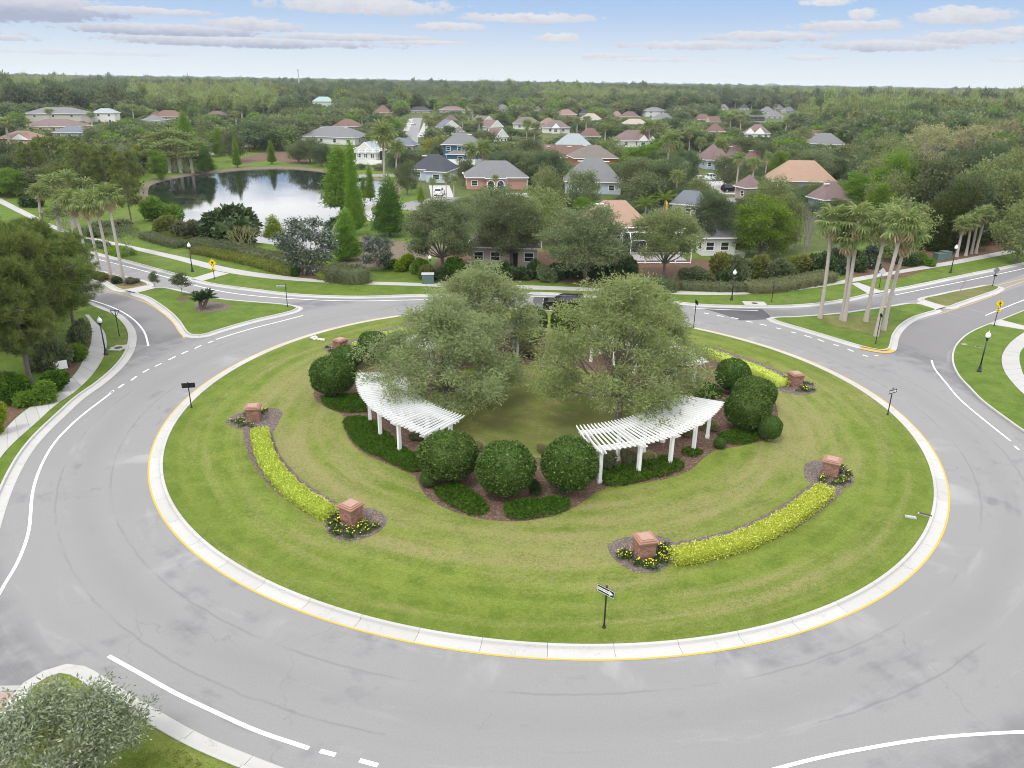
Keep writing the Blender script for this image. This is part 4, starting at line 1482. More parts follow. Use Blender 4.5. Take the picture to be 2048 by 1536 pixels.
def frond_matrix(az, el, s, top):
    return Matrix.Translation(top) @ Matrix.Rotation(az, 4, 'Z') @ Matrix.Rotation(-el, 4, 'Y') @ Matrix.Scale(s, 4)


def palm_trunk(H, r, lean, seed, bark='bark_palm'):
    rd = random.Random(seed)
    b = MB()
    pts, rad = [], []
    for i in range(9):
        t = i / 8
        pts.append((lean[0] * t * t, lean[1] * t * t, H * t - (0.1 if i == 0 else 0)))
        rad.append(r * (1.45 - 0.45 * min(1, t * 6)) * (1 - 0.22 * t) * rd.uniform(0.96, 1.04))
    b.tube(pts, rad, 9)
    return b.mesh('trunk', bark), Vector(pts[-1])


def big_palm(loc, H, label, group, seed, lean=(0, 0), crown=1.0, n_live=26, n_dead=9, r=0.24):
    rd = random.Random(seed)
    t = thing('fan_palm', label, 'palm tree', loc, 0, group)
    me, top = palm_trunk(H, r, lean, seed)
    link('trunk', me, t)
    for kind, az, el, s in palm_layout(rd, n_live, n_dead):
        o = link('frond' if kind == 0 else 'dead_frond', (FRONDS if kind == 0 else DEAD)[rd.randrange(3 if kind == 0 else 2)], t)
        o.matrix_local = frond_matrix(az, el, s * crown, top + Vector((0, 0, 0.1 if kind == 0 else -0.25)))
        if kind:
            o['label'] = 'brown dead fan leaf hanging below the crown'
    return t


def small_palm_kit(seed, H=8.0, n_live=22, n_dead=8, r=0.2, crown=1.0):
    rd = random.Random(seed)
    me, top = palm_trunk(H, r, (rd.uniform(-.4, .4), rd.uniform(-.4, .4)), seed)
    items = []
    for kind, az, el, s in palm_layout(rd, n_live, n_dead):
        items.append(((FRONDS_S if kind == 0 else DEAD_S)[rd.randrange(2)], frond_matrix(az, el, s * crown, top + Vector((0, 0, 0.1 if kind == 0 else -0.2))), kind))
    return me, join_instances('crown', items, ['leaf_palm', 'leaf_palm_dead'])


def bare_tree(seed, H, R, mat='bark_bare', depth=4, stems=3, up=0.6):
    rd = random.Random(seed)
    b = MB()
    def grow(p, d, L, r, k):
        e = p + d * L
        m = p.lerp(e, 0.5) + Vector((rd.gauss(0, .05), rd.gauss(0, .05), 0)) * L
        b.tube([p, m, e], [r, r * 0.8, r * 0.6], 5 if k > 2 else 3, False)
        if k == 0:
            return
        for i in range(3 if k > 1 else 4):
            nd = (d + Vector((rd.gauss(0, .5), rd.gauss(0, .5), rd.gauss(up * 0.4, .25)))).normalized()
            grow(p.lerp(e, rd.uniform(0.6, 1.0)), nd, L * rd.uniform(0.55, 0.8), r * 0.55, k - 1)
    for i in range(stems):
        a = 2 * PI * i / stems + rd.random()
        d = Vector((math.cos(a) * R / H * 0.7, math.sin(a) * R / H * 0.7, 1)).normalized()
        grow(Vector((math.cos(a) * 0.1, math.sin(a) * 0.1, -0.1)), d, H * 0.34, 0.016 * H, depth)
    return b


# ------------------------------------------------------------------ kits, each (trunk mesh, crown mesh, nominal height, nominal radius)
KITS = {}


def kit_add(group, fn, H, R):
    tr, crn = fn
    KITS.setdefault(group, []).append((tr, crn, H, R))


for s in (1, 2):
    kit_add('oak_near', crown_oak(s, 10, 5.5, 20, 12, 100, 0.27, 0.24, 0.36, 0.075, (1, 0.38, 0.58), True, 0.5, 0.026, low=-0.8), 10, 5.5)
kit_add('oak_near_light', crown_oak(3, 10, 5, 19, 12, 90, 0.26, 0.24, 0.36, 0.08, (1, 0.38, 0.58), True, 0.5, 0.024, lmat='leaf_oak_light'), 10, 5)
kit_add('oak_near_dark', crown_oak(4, 10, 4.4, 17, 11, 84, 0.26, 0.30, 0.38, 0.08, (1, 0.36, 0.62), True, 0.5, 0.024, lmat='leaf_oak_dark', multi=2), 10, 4.4)
for s in (11, 12, 13):
    kit_add('oak', crown_oak(s, 10, 6, 14, 9, 52, 0.46, 0.2, 0.42, 0.10, (1, 0.42, 0.55), False, low=-0.9), 10, 6)
for s in (14, 15):
    kit_add('oak_dark', crown_oak(s, 10, 6, 14, 9, 52, 0.46, 0.2, 0.42, 0.10, (1, 0.43, 0.54), False, lmat='leaf_oak_dark', low=-0.9), 10, 6)
for s in (16, 17):
    kit_add('oak_light', crown_oak(s, 10, 5.5, 14, 9, 48, 0.44, 0.2, 0.42, 0.10, (1, 0.43, 0.54), False, lmat='leaf_oak_light', low=-0.9), 10, 5.5)
for s in (18, 19):
    kit_add('bright', crown_oak(s, 10, 5, 16, 10, 72, 0.36, 0.16, 0.40, 0.09, (1, 0.44, 0.54), False, lmat='leaf_bright', low=-0.95), 10, 5)
for s in (21, 22):
    kit_add('cypress', crown_cone(s, 16, 4.3, 1900, 10, 0.36, 0.08, 0.62), 16, 4.0)
kit_add('cypress_dark', crown_cone(23, 14, 4.0, 1900, 10, 0.36, 0.10, 0.56, 'leaf_cypress_dark'), 14, 3.8)
kit_add('cypress_slim', crown_cone(24, 14, 2.2, 900, 8, 0.34, 0.10, 0.9), 14, 2.2)
kit_add('cypress_lime', crown_cone(25, 7, 2.6, 900, 9, 0.26, 0.08, 0.62, 'leaf_lime', thin=0.9), 7, 2.6)
kit_add('cypress_thin', crown_cone(26, 16, 2.6, 620, 7, 0.30, 0.12, 0.9, 'leaf_oak_light', 'bark_pale', 0.6, 1.3), 16, 2.6)
for s in (31, 32, 33):
    kit_add('pine', crown_pine(s, 12, 4.2, 900, 34, 0.60, 0.042, 0.26, lean=0.03 * (s - 32), branches=60), 12, 4.2)
for s in (34, 35):
    kit_add('pine_far', crown_pine(s, 10, 4.2, 420, 16, 0.46, 0.12, 0.34, 'leaf_pine_far', branches=42), 10, 4.2)
kit_add('cedar', crown_cone(36, 10, 2.3, 1100, 9, 0.30, 0.03, 0.5, 'leaf_cedar', jag=0.45), 10, 2.3)
kit_add('tall_tan', crown_oak(37, 16, 4.2, 12, 8, 26, 0.30, 0.48, 0.34, 0.085, (1, 0.22, 0.74), True, 0.5, 0.020, bark='bark_pale', lmat='leaf_tan', multi=2), 16, 4.2)
kit_add('tall_tan', crown_oak(38, 16, 3.8, 12, 8, 26, 0.30, 0.52, 0.34, 0.085, (1, 0.20, 0.78), True, 0.5, 0.024, bark='bark_pale', lmat='leaf_tan', lean=0.25), 16, 3.8)
kit_add('magnolia', crown_oak(39, 7, 3.6, 16, 10, 46, 0.26, 0.12, 0.36, 0.08, (1, 0.42, 0.52), True, 0.62, 0.022, bark='bark_pale', lmat='leaf_magnolia', low=-0.95), 7, 3.6)
kit_add('myrtle', crown_oak(40, 5, 2.6, 10, 8, 34, 0.18, 0.42, 0.40, 0.10, (1, 0.20, 0.72), True, 0.5, 0.016, bark='bark_pale', multi=4), 5, 2.6)
kit_add('sapling', crown_oak(41, 3.2, 1.1, 9, 7, 44, 0.17, 0.30, 0.42, 0.12, (1, 0.34, 0.62), True, 0.5, 0.010, bark='bark_pale', lmat='leaf_oak'), 3.2, 1.1)
kit_add('yellow', crown_oak(42, 7, 4, 9, 7, 28, 0.34, 0.2, 0.42, 0.11, (1, 0.42, 0.52), False, lmat='leaf_yellow'), 7, 4)
for s in (61, 62, 63):
    me, cr_ = small_palm_kit(s)
    KITS.setdefault('palm', []).append((me, cr_, 9.2, 2.1))
for s, m in ((71, 'leaf_dark'), (72, 'leaf_oak'), (73, 'leaf_bright'), (74, 'leaf_hedge_olive'), (75, 'leaf_cover'), (76, 'leaf_hedge_grey'), (77, 'leaf_lime'), (78, 'leaf_magnolia'), (79, 'leaf_tan')):
    KITS['bush_' + m[5:]] = [(None, bush_mesh(s, 3000, 0.17, m), 1.5, 0.95)]

RND = random.Random(11)
NAMES = dict(oak_near='live_oak', oak_near_light='live_oak', oak_near_dark='live_oak', oak='live_oak', oak_dark='live_oak', oak_light='broadleaf_tree', bright='broadleaf_tree', cypress='bald_cypress', cypress_dark='bald_cypress', cypress_slim='bald_cypress',
             cypress_lime='bald_cypress', cypress_thin='bald_cypress', pine='pine_tree', pine_far='pine_tree', cedar='cedar_tree', tall_tan='tall_cypress', magnolia='magnolia_tree', myrtle='crape_myrtle', sapling='sapling', yellow='broadleaf_tree', palm='fan_palm')


def plant(kind, p, h, w, label, group=None, cat=None, var=None, rz=None):
    """a tree or bush of height h and crown width w standing at p"""
    ks = KITS[kind]
    i = RND.randrange(len(ks)) if var is None else var % len(ks)
    tr, crn, H0, R0 = ks[i]
    bush = kind.startswith('bush')
    nm = 'bush' if bush else NAMES[kind]
    rz = RND.random() * 6.28 if rz is None else rz
    z0 = LAWN_Z if p[1] < 480 else -0.9
    sc = (w / 2 / R0, w / 2 / R0, h / H0)
    if bush:
        o = link(nm, crn, None, (p[0], p[1], z0), rz, sc)
        tag(o, label, cat or 'bush', group)
    else:
        o = thing(nm, label, cat or ('palm tree' if kind == 'palm' else 'tree'), (p[0], p[1], z0), rz, group)
        o.scale = sc
        link('trunk', tr, o)
        link('crown', crn, o)
    PLANTED.append((p[0], p[1], h, w))
    return o


PLANTED = []


def tb(kind, px, by, ty, wpx, label, **k):
    """base seen at (px, by), top at ty"""
    p = G(px, by, LAWN_Z)
    return plant(kind, p, max(0.3, hgt(p, ty) - LAWN_Z), span(p, wpx), label, **k)


def tt(kind, px, ty, h, wpx, label, **k):
    """base hidden: the top seen at (px, ty), height h in metres"""
    p = G(px, ty, h)
    return plant(kind, p, h, span(p, wpx), label, **k)

# ================================================================== THE ISLAND GARDEN
ARC = CEN + Vector((0, 0.8, 0))
RM = 12.3


def pol(r, deg):
    """local pergola frame: the arc's centre lies at (-RM, 0)"""
    a = math.radians(deg)
    return Vector((r * math.cos(a) - RM, r * math.sin(a), 0))


def make_pergola():
    t = thing('pergola', '', 'pergola', (0, 0, 0))
    pm = MB()
    pm.box((0, 0, 1.08), (0.22, 0.22, 2.30)); pm.box((0, 0, 0.11), (0.28, 0.28, 0.22)); pm.box((0, 0, 2.10), (0.27, 0.27, 0.08))
    pm = pm.mesh('post', 'white_paint')
    for d in (-24, -12, 0, 12, 24):
        for r in (11.1, 13.5):
            o = link('post', pm, t, pol(r, d), math.radians(d))
    hm = MB()
    for s in (-0.14, 0.14):
        hm.add([(-1.75, s - .025, 2.30), (-1.55, s - .025, 2.17), (1.55, s - .025, 2.17), (1.75, s - .025, 2.30), (1.75, s - .025, 2.36), (-1.75, s - .025, 2.36),
                (-1.75, s + .025, 2.30), (-1.55, s + .025, 2.17), (1.55, s + .025, 2.17), (1.75, s + .025, 2.30), (1.75, s + .025, 2.36), (-1.75, s + .025, 2.36)],
               [(0, 1, 2, 3, 4, 5), (11, 10, 9, 8, 7, 6)] + [(i, i + 6, (i + 1) % 6 + 6, (i + 1) % 6) for i in range(6)])
    hm = hm.mesh('header', 'white_paint')
    for d in (-24, -12, 0, 12, 24):
        link('header', hm, t, pol(RM, d), math.radians(d))
    for r in (11.1, 13.5):
        for off in (-0.17, 0.17):
            bm_ = MB()
            n = 28
            vs = []
            for i in range(n + 1):
                a = -27.2 + 54.4 * i / n
                for (dr, z) in ((-.025, 2.365), (.025, 2.365), (.025, 2.545), (-.025, 2.545)):
                    p = pol(r + off + dr, a); vs.append((p.x, p.y, z))
            fs = [(4 * i + k, 4 * i + 4 + k, 4 * i + 4 + (k + 1) % 4, 4 * i + (k + 1) % 4) for i in range(n) for k in range(4)]
            fs += [(3, 2, 1, 0), (4 * n, 4 * n + 1, 4 * n + 2, 4 * n + 3)]
            bm_.add(vs, fs)
            link('beam', bm_.mesh('beam', 'white_paint'), t)
    rm = MB()
    prof = [(-2.0, 2.63), (-1.82, 2.55), (1.80, 2.55), (1.98, 2.63), (2.0, 2.675), (-2.0, 2.675)]
    rm.add([(x, -.021, z) for x, z in prof] + [(x, .021, z) for x, z in prof], [tuple(range(6)), tuple(range(11, 5, -1))] + [(i, i + 6, (i + 1) % 6 + 6, (i + 1) % 6) for i in range(6)])
    rm = rm.mesh('rafter', 'white_paint')
    n = 39
    for i in range(n):
        a = -27.2 + 54.4 * i / (n - 1)
        link('rafter', rm, t, pol(RM, a), math.radians(a))
    return t


perg = make_pergola()
for i, (a, lab) in enumerate(((-149, 'curved white pergola on the left, beside the left yellow hedge'), (-51, 'curved white pergola on the right front, open slatted roof fully in view'),
                              (39, 'curved white pergola at the far right, mostly behind the right oak'), (123, 'curved white pergola at the far left, almost hidden behind the left oaks'))):
    ar = math.radians(a)
    loc = ARC + Vector((math.cos(ar), math.sin(ar), 0)) * RM + Vector((0, 0, LAWN_Z))
    if i == 0:
        perg.location = loc; perg.rotation_euler = (0, 0, ar)
    else:
        perg2 = dup(perg, loc, ar)
    tag(perg if i == 0 else perg2, lab, 'pergola', 'curved white pergolas round the island')


def make_pillar():
    t = thing('brick_pillar', '', 'pillar', (0, 0, 0))
    m = MB(); m.box((0, 0, 0.40), (0.84, 0.84, 0.86)); link('core', m.mesh('core', 'mortar'), t)
    m = MB()
    rd = random.Random(3)
    L, hh, g = 0.205, 0.060, 0.017
    for c in range(11):
        z = -0.02 + c * (hh + g) + hh / 2
        if z > 0.80: break
        for s in range(4):
            a = s * PI / 2
            x = -0.43 + (0.0 if c % 2 else -0.1)
            while x < 0.43:
                x0, x1 = max(x, -0.435), min(x + L, 0.435)
                x += L + g
                if x1 - x0 < 0.03: continue
                cx, cy = (x0 + x1) / 2, -0.425
                m.box((cx * math.cos(a) - cy * math.sin(a), cx * math.sin(a) + cy * math.cos(a), z), (x1 - x0, 0.04 + rd.uniform(0, .008), hh), a)
    o = link('bricks', m.mesh('bricks', 'brick'), t); o['kind'] = 'stuff'
    for (w, z, h, mt) in ((0.98, 0.855, 0.07, 'brick_cap'), (1.08, 0.927, 0.07, 'brick_cap'), (0.92, 0.99, 0.05, 'brick_cap'), (0.66, 1.035, 0.035, 'brick_cap_pale')):
        m = MB(); m.box((0, 0, z), (w, w, h))
        me = m.mesh('cap_slab', mt)
        bm = bmesh.new(); bm.from_mesh(me); bmesh.ops.bevel(bm, geom=bm.edges[:], offset=0.012, segments=1, affect='EDGES'); bm.to_mesh(me); bm.free()
        link('cap_slab', me, t)
    return t


pil0 = make_pillar()
PAZ = []
for i, (p, (_, lab)) in enumerate(zip(PIL, PILLARS)):
    d = p - CEN
    a = math.atan2(d.y, d.x)
    PAZ.append(a)
    loc = Vector((p.x, p.y, LAWN_Z))
    o = pil0 if i == 0 else dup(pil0, loc, a)
    o.location = loc; o.rotation_euler = (0, 0, a); o.scale = (1.06, 1.06, 1.16)
    tag(o, lab, 'pillar', 'brick pillars on the island')

# yellow marigolds at the pillars' feet
def make_marigold(seed):
    rng = np.random.default_rng(seed)
    P = rng.normal(size=(44, 3)) * np.array([.11, .11, .03]) + np.array([0, 0, .09])
    D = unit(rng.normal(size=(44, 3)) + np.array([0, 0, .7]))
    v, q = leaf_quads(P, D, 0.12, 0.06, rng)
    mi = [0] * len(q)
    for k in range(rng.integers(1, 3)):
        c = np.array([rng.normal() * .09, rng.normal() * .09, 0.24 + rng.random() * .05])
        for j in range(3):
            a = j * PI / 3
            u = np.array([math.cos(a), math.sin(a), 0]) * 0.027; w = np.array([-math.sin(a), math.cos(a), 0.25]) * 0.020
            q = np.concatenate([q, [[len(v), len(v) + 1, len(v) + 2, len(v) + 3]]])
            v = np.concatenate([v, [c - u - w, c + u - w, c + u + w + [0, 0, .01 * j], c - u + w + [0, 0, .01 * j]]])
            mi.append(1)
    return np_mesh('marigold', v, q, ['leaf_dark', 'petal_yellow'], mi)


MARI = [make_marigold(k) for k in range(5)]
mr = random.Random(8)
blobs = [[(p.x, p.y) for p in px_line(q, True, 0.7)] for q in BLOB]
ml = ['around the brick pillar by the left kerb', 'around the front left brick pillar', 'around the brick pillar nearest the camera', 'around the right front upper brick pillar', 'around the far right brick pillar', 'around the far left brick pillar']
for i, p in enumerate(PIL):
    k = 0
    want = (30, 56, 56, 42, 30, 28)[i]
    tries = 0
    while k < want and tries < 3000:
        tries += 1
        a = PAZ[i] + mr.uniform(-2.0, 2.0)
        r = mr.uniform(0.72, 1.9)
        q = (p.x + math.cos(a) * r, p.y + math.sin(a) * r)
        if not in_poly(q, blobs[i]) or not in_poly((q[0] + math.cos(a) * .25, q[1] + math.sin(a) * .25), blobs[i]): continue
        o = link('marigold', MARI[mr.randrange(5)], None, (q[0], q[1], LAWN_Z + 0.008), mr.random() * 6, mr.uniform(0.8, 1.25))
        tag(o, 'small yellow flowering plant in the mulch ' + ml[i], 'flower', 'yellow marigolds ' + ml[i])
        k += 1

hl = {'sw': 'curved yellow-green clipped hedge on the left of the island', 'se': 'curved yellow-green clipped hedge on the right front of the island',
      'ne': 'curved yellow-green hedge at the far right of the island', 'nw': 'curved yellow-green hedge at the far left behind the oaks'}
for i, (k, q) in enumerate(HEDGE.items()):
    L = smooth_line([G(x, y, 0.62) for x, y in q], False, 0.5)
    o = link('hedge', hedge_mesh(L, 1.16, 0.62, 230 if k[0] == 's' else 120, 0.12, 'leaf_hedge', i + 3, wob=0.08))
    tag(o, hl[k], 'hedge', 'yellow-green hedges between the brick pillars')

# clipped round shrubs
BALLS = [clip_ball(s, 9000, 0.092, rough=0.024, core=0.88) for s in (1, 2, 3)]
TOP = [((898, 972), 867, 117, 'left ball of the three dark clipped shrubs at the front'), ((1010, 1004), 888, 113, 'middle ball of the three dark clipped shrubs at the front'), ((1136, 995), 880, 109, 'right ball of the three front shrubs, next to the white pergola post'),
       ((1489, 868), 782, 86, 'nearest of the three dark clipped shrubs right of the pergola'), ((1503, 826), 757, 84, 'dark clipped shrub at the right, partly behind the nearest one'), ((1461, 790), 719, 66, 'small clipped ball at the right, farthest of its three'),
       ((669, 800), 712, 86, 'large clipped ball at the left end of the left pergola'), ((697, 742), 692, 64, 'clipped ball in front of the half hidden far left pillar'), ((748, 728), 664, 62, 'clipped ball at the left half covered by the oak crown'),
       ((1062, 690), 610, 60, 'tall clipped shrub at the far side, left of the black SUV'), ((1131, 684), 610, 60, 'tall clipped shrub at the far side, in front of the black SUV'),
       ((857, 975), 945, 34, 'small clipped ball tucked beside the left front shrub'), ((1536, 884), 832, 46, 'low clipped shrub at the outer right edge of the mulch bed'), ((1438, 898), 876, 24, 'tiny clipped ball at the foot of the right pergola end post'), ((1520, 858), 828, 40, 'low dark shrub squeezed between the right clipped balls')]
for i, (b_, ty, w, lab) in enumerate(TOP):
    p = G(b_[0], b_[1], LAWN_Z)
    r = span(p, w) / 2
    h = max(hgt(p, ty) - LAWN_Z, 0.4) * 0.97
    q = Vector((p.x, p.y, 0)) + Vector((p.x, p.y, 0)).normalized() * r * 0.45
    h = max(hgt(q, ty) - LAWN_Z, 0.4) * 0.97
    o = thing('topiary_shrub', lab, 'shrub', (q.x, q.y, LAWN_Z), i * 1.3, 'clipped round shrubs on the island')
    big = h > 1.4
    lift = 0.10 * h if big else 0
    link('foliage', BALLS[i % 3], o, (0, 0, lift), 0, (r, r, (h - lift) / 2))
    if big:
        m = MB()
        for k in range(4):
            a = k * 1.6
            m.tube([(math.cos(a) * .12, math.sin(a) * .12, -.1), (math.cos(a) * .3, math.sin(a) * .3, .5 * h)], [0.06, 0.04], 5)
        link('trunk', m.mesh('trunk', 'bark_pale'), o)

# low juniper and ivy cover
COVER = [([(690, 843), (735, 840), (765, 862), (790, 884), (815, 905), (842, 915), (850, 945), (832, 951), (770, 926), (720, 900), (697, 872)], 0.30), ([(868, 982), (905, 975), (960, 1000), (978, 1030), (952, 1038), (902, 1018), (872, 996)], 0.40),
         ([(1012, 1012), (1060, 1008), (1128, 1000), (1140, 1022), (1084, 1040), (1016, 1044)], 0.40), ([(1198, 947), (1250, 936), (1330, 919), (1370, 934), (1352, 950), (1290, 966), (1215, 979), (1200, 966)], 0.36),
         ([(1362, 906), (1380, 899), (1405, 908), (1396, 918), (1370, 917)], 0.3), ([(645, 800), (690, 796), (745, 802), (747, 825), (692, 829), (652, 817)], 0.40), ([(1436, 874), (1470, 868), (1512, 870), (1517, 886), (1470, 894), (1440, 889)], 0.38),
         ([(1520, 850), (1548, 846), (1552, 868), (1530, 876)], 0.3), ([(1385, 768), (1430, 775), (1440, 800), (1400, 800)], 0.3)]
for i, (q, h) in enumerate(COVER):
    poly = [(p.x, p.y) for p in px_line(q, True, 0.7)]
    o = link('ground_cover', mat_of_leaves(poly, h * 1.25, 420, 0.16, 'leaf_cover', i + 1))
    o['kind'] = 'stuff'

# four live oaks standing on the inner lawn, thin wispy crowns
OAKS = [(101, 'leaf_island_pale', (893, 816), 590, 340, 'wispy pale oak left of centre, its crown over the left pergola', 8.2), (102, 'leaf_island', (1236, 838), 550, 380, 'tall light green oak right of centre, trunk behind the right front pergola', 10.6),
        (103, 'leaf_island_pale', (958, 716), 526, 240, 'grey-green oak at the far left of the inner lawn, behind the wispy one', 9.5), (104, 'leaf_island', (1292, 722), 572, 190, 'light green oak at the far right, merging behind the tallest oak', 8.2)]
for i, (sd, mt, b_, ty, w, lab, h) in enumerate(OAKS):
    p = G(b_[0], b_[1], LAWN_Z)
    h = hgt(p, ty) - LAWN_Z
    R = span(p, w) / 2
    tr, crn = crown_oak(sd, h, R, 32, 14, 92 if i < 2 else 76, 0.25, 0.20, 0.29, 0.044, (1, 0.50, 0.46), True, 0.32, 0.020, bark='bark_grey', lmat=mt, low=-0.55, dome=True)
    o = thing('live_oak', lab, 'tree', (p.x, p.y, LAWN_Z), 0, 'live oaks on the island')
    link('trunk', tr, o); link('crown', crn, o)

# tufts of grass and small twiggy shrubs in the bed
for i, (x, y, ty, w, k) in enumerate([(1214, 938, 905, 30, 'bush_hedge_grey'), (1254, 930, 900, 26, 'bush_hedge_grey'), (1296, 926, 900, 24, 'bush_tan'), (1375, 872, 850, 26, 'bush_tan'), (1420, 858, 838, 30, 'bush_tan'), (955, 900, 880, 26, 'bush_tan'), (1085, 905, 888, 22, 'bush_tan'),
                                       (835, 880, 862, 26, 'bush_hedge_grey'), (1340, 850, 830, 24, 'bush_tan'), (1062, 710, 690, 40, 'bush_tan'), (1385, 780, 765, 40, 'bush_bright'), (930, 930, 905, 26, 'bush_dark'), (1068, 985, 955, 30, 'bush_dark')]):
    tb(k, x, y, ty, w, ['sparse grey shrub in the mulch under the right front pergola', 'second sparse grey shrub under the right front pergola', 'thin tan shrub under the middle of the right front pergola', 'tan grass clump in the mulch behind the right pergola', 'tan grass clump between the right pergola and the clipped balls',
                        'tan grass tuft behind the left front clipped ball', 'tan grass tuft behind the right front clipped ball', 'grey shrub under the left pergola', 'tan grass clump on the inner edge of the right pergola', 'yellowish grass clump below the far clipped shrubs', 'bright green shrub beneath the far right pergola',
                        'dark low shrub between the left and middle front balls', 'dark low shrub between the middle and right front balls'][i])

# utility box and valve lids in the grass
def small_box(name, x, y, size, mat, label, cat, rz=0.0, z=LAWN_Z, lid=None):
    p = G(x, y, LAWN_Z)
    t = thing(name, label, cat, (p.x, p.y, z), rz)
    m = MB(); m.box((0, 0, size[2] / 2 - 0.02), (size[0], size[1], size[2] + 0.04)); link('housing', m.mesh('housing', mat), t)
    m = MB(); m.box((0, 0, size[2] + 0.012), (size[0] * (1.06 if size[2] > .3 else .8), size[1] * (1.06 if size[2] > .3 else .7), 0.022)); link('lid', m.mesh('lid', lid or mat), t)
    return t


small_box('utility_box', 1821, 1035, (0.62, 0.30, 0.06), 'concrete', 'flat concrete utility box in the grass near the right kerb', 'utility box', -0.3, lid='concrete_walk')
small_box('drain_slab', 1851, 1030, (0.85, 0.22, 0.03), 'concrete', 'narrow concrete drain slab touching the right island kerb', 'drain', -0.5, lid='iron')
small_box('valve_lid', 1928, 689, (0.5, 0.3, 0.04), 'concrete', 'valve lid in the right verge, left of the other lid', 'valve lid', 0.1, lid='concrete_walk')
small_box('valve_lid', 1956, 694, (0.5, 0.3, 0.04), 'concrete', 'valve lid in the right verge beside the lamp post', 'valve lid', -0.1, lid='iron')
for i, (x, y, s) in enumerate(((628, 677, 0.42), (640, 679, 0.25), (645, 680, 0.25))):
    p = G(x, y, LAWN_Z)
    bm = bmesh.new(); bmesh.ops.create_icosphere(bm, subdivisions=2, radius=s)
    for v in bm.verts:
        v.co *= 1 + 0.25 * math.sin(v.co.x * 17 + i) * math.cos(v.co.y * 13 + v.co.z * 9); v.co.z *= 0.45
    me = bpy.data.meshes.new('stone'); bm.to_mesh(me); bm.free(); me.materials.append(MATS['stone_white'])
    tag(link('stone', me, None, (p.x, p.y, LAWN_Z + s * .1)), ['largest white stone on the lawn left of the far left pillar', 'small white stone in the middle of the three on the lawn', 'small white stone nearest the far left pillar'][i], 'stone', 'white stones on the lawn')


# inlets with manhole lids
def inlet(x, y, w, d, rz, label):
    p = G(x, y, LAWN_Z)
    t = thing('storm_inlet', label, 'storm drain', (p.x, p.y, LAWN_Z), rz)
    m = MB(); m.box((0, 0, 0.0), (w, d, 0.07)); link('slab', m.mesh('slab', 'concrete_walk'), t)
    m = MB(); m.lathe([(0.0, 0.036), (0.36, 0.036), (0.36, 0.046), (0.30, 0.05), (0.0, 0.05)], 18); link('manhole_lid', m.mesh('manhole_lid', 'iron'), t)
    m = MB(); m.box((0, -d / 2 - .02, -0.03), (w * .8, 0.05, 0.08)); link('throat', m.mesh('throat', 'sign_black'), t)


inlet(1509, 607, 2.6, 1.6, -0.05, 'concrete storm inlet with round lid at the far right kerb')
inlet(237, 696, 1.5, 1.2, 1.5, 'concrete storm inlet with round lid by the left lamp post')


# ================================================================== STREET FURNITURE
def lathe_mesh(name, prof, mat, n=12, smooth=True):
    m = MB(); m.lathe(prof, n)
    return m.mesh(name, mat, smooth)


LAMP = {'base': lathe_mesh('base', [(0.20, -0.05), (0.20, 0.10), (0.16, 0.16), (0.12, 0.42), (0.085, 0.55), (0.085, 0.62)], 'black_metal'),
        'pole': lathe_mesh('pole', [(0.065, 0.60), (0.060, 1.6), (0.050, 3.05)], 'black_metal', 10),
        'collar': lathe_mesh('collar', [(0.05, 3.03), (0.10, 3.10), (0.07, 3.16), (0.15, 3.26), (0.17, 3.32), (0.15, 3.34)], 'black_metal'),
        'globe': lathe_mesh('globe', [(0.14, 3.33), (0.20, 3.42), (0.225, 3.54), (0.20, 3.68), (0.12, 3.80), (0.06, 3.87)], 'globe_glass', 14),
        'finial': lathe_mesh('finial', [(0.06, 3.865), (0.03, 3.92), (0.035, 3.96), (0.0, 4.03)], 'globe_glass', 8)}


def lamp(x, y, ty, label):
    p = G(x, y, LAWN_Z)
    t = thing('street_lamp', label, 'street lamp', (p.x, p.y, LAWN_Z), 0, 'black street lamps with white globes')
    s = (hgt(p, ty) - LAWN_Z) / 4.03
    t.scale = (1, 1, max(0.85, min(1.25, s)))
    for k in ('base', 'pole', 'collar', 'globe'):
        o = link(k, LAMP[k], t)
        if k == 'globe': link('finial', LAMP['finial'], o)


lamp(1958, 743, 661, 'black street lamp on the right verge beside the curving sidewalk')
lamp(212, 709, 632, 'black street lamp on the left between sidewalk and kerb')
lamp(385, 543, 484, 'black street lamp beside the pond hedges, left of the yellow crossing sign')
lamp(861, 562, 516, 'black street lamp behind the island oaks, by the green cabinet')
lamp(1463, 600, 538, 'black street lamp on the far verge in front of the long low hedge')
lamp(1901, 546, 488, 'black street lamp at the far right, by the row of sabal palms')
lamp(91, 462, 422, 'street lamp at the far left, mostly behind the pines')
lamp(926, 372, 360, 'tiny street lamp in front of the salmon house')


def post_thing(name, x, y, ty, label, cat, group=None, rz=0.0, r=0.04, mat='black_metal'):
    p = G(x, y, LAWN_Z)
    h = hgt(p, ty) - LAWN_Z
    t = thing(name, label, cat, (p.x, p.y, LAWN_Z), rz, group)
    m = MB(); m.tube([(0, 0, -0.15), (0, 0, h)], r, 8); link('pole', m.mesh('pole', mat), t)
    m = MB(); m.lathe([(r * 2.2, -0.05), (r * 2.2, 0.05), (r * 1.3, 0.12), (r * 1.1, 0.26)], 8); link('base', m.mesh('base', mat), t)
    m = MB(); m.lathe([(r, h - 0.005), (r * 1.3, h + 0.01), (0.0, h + 0.06)], 8); link('finial', m.mesh('finial', mat), t)
    return t, h


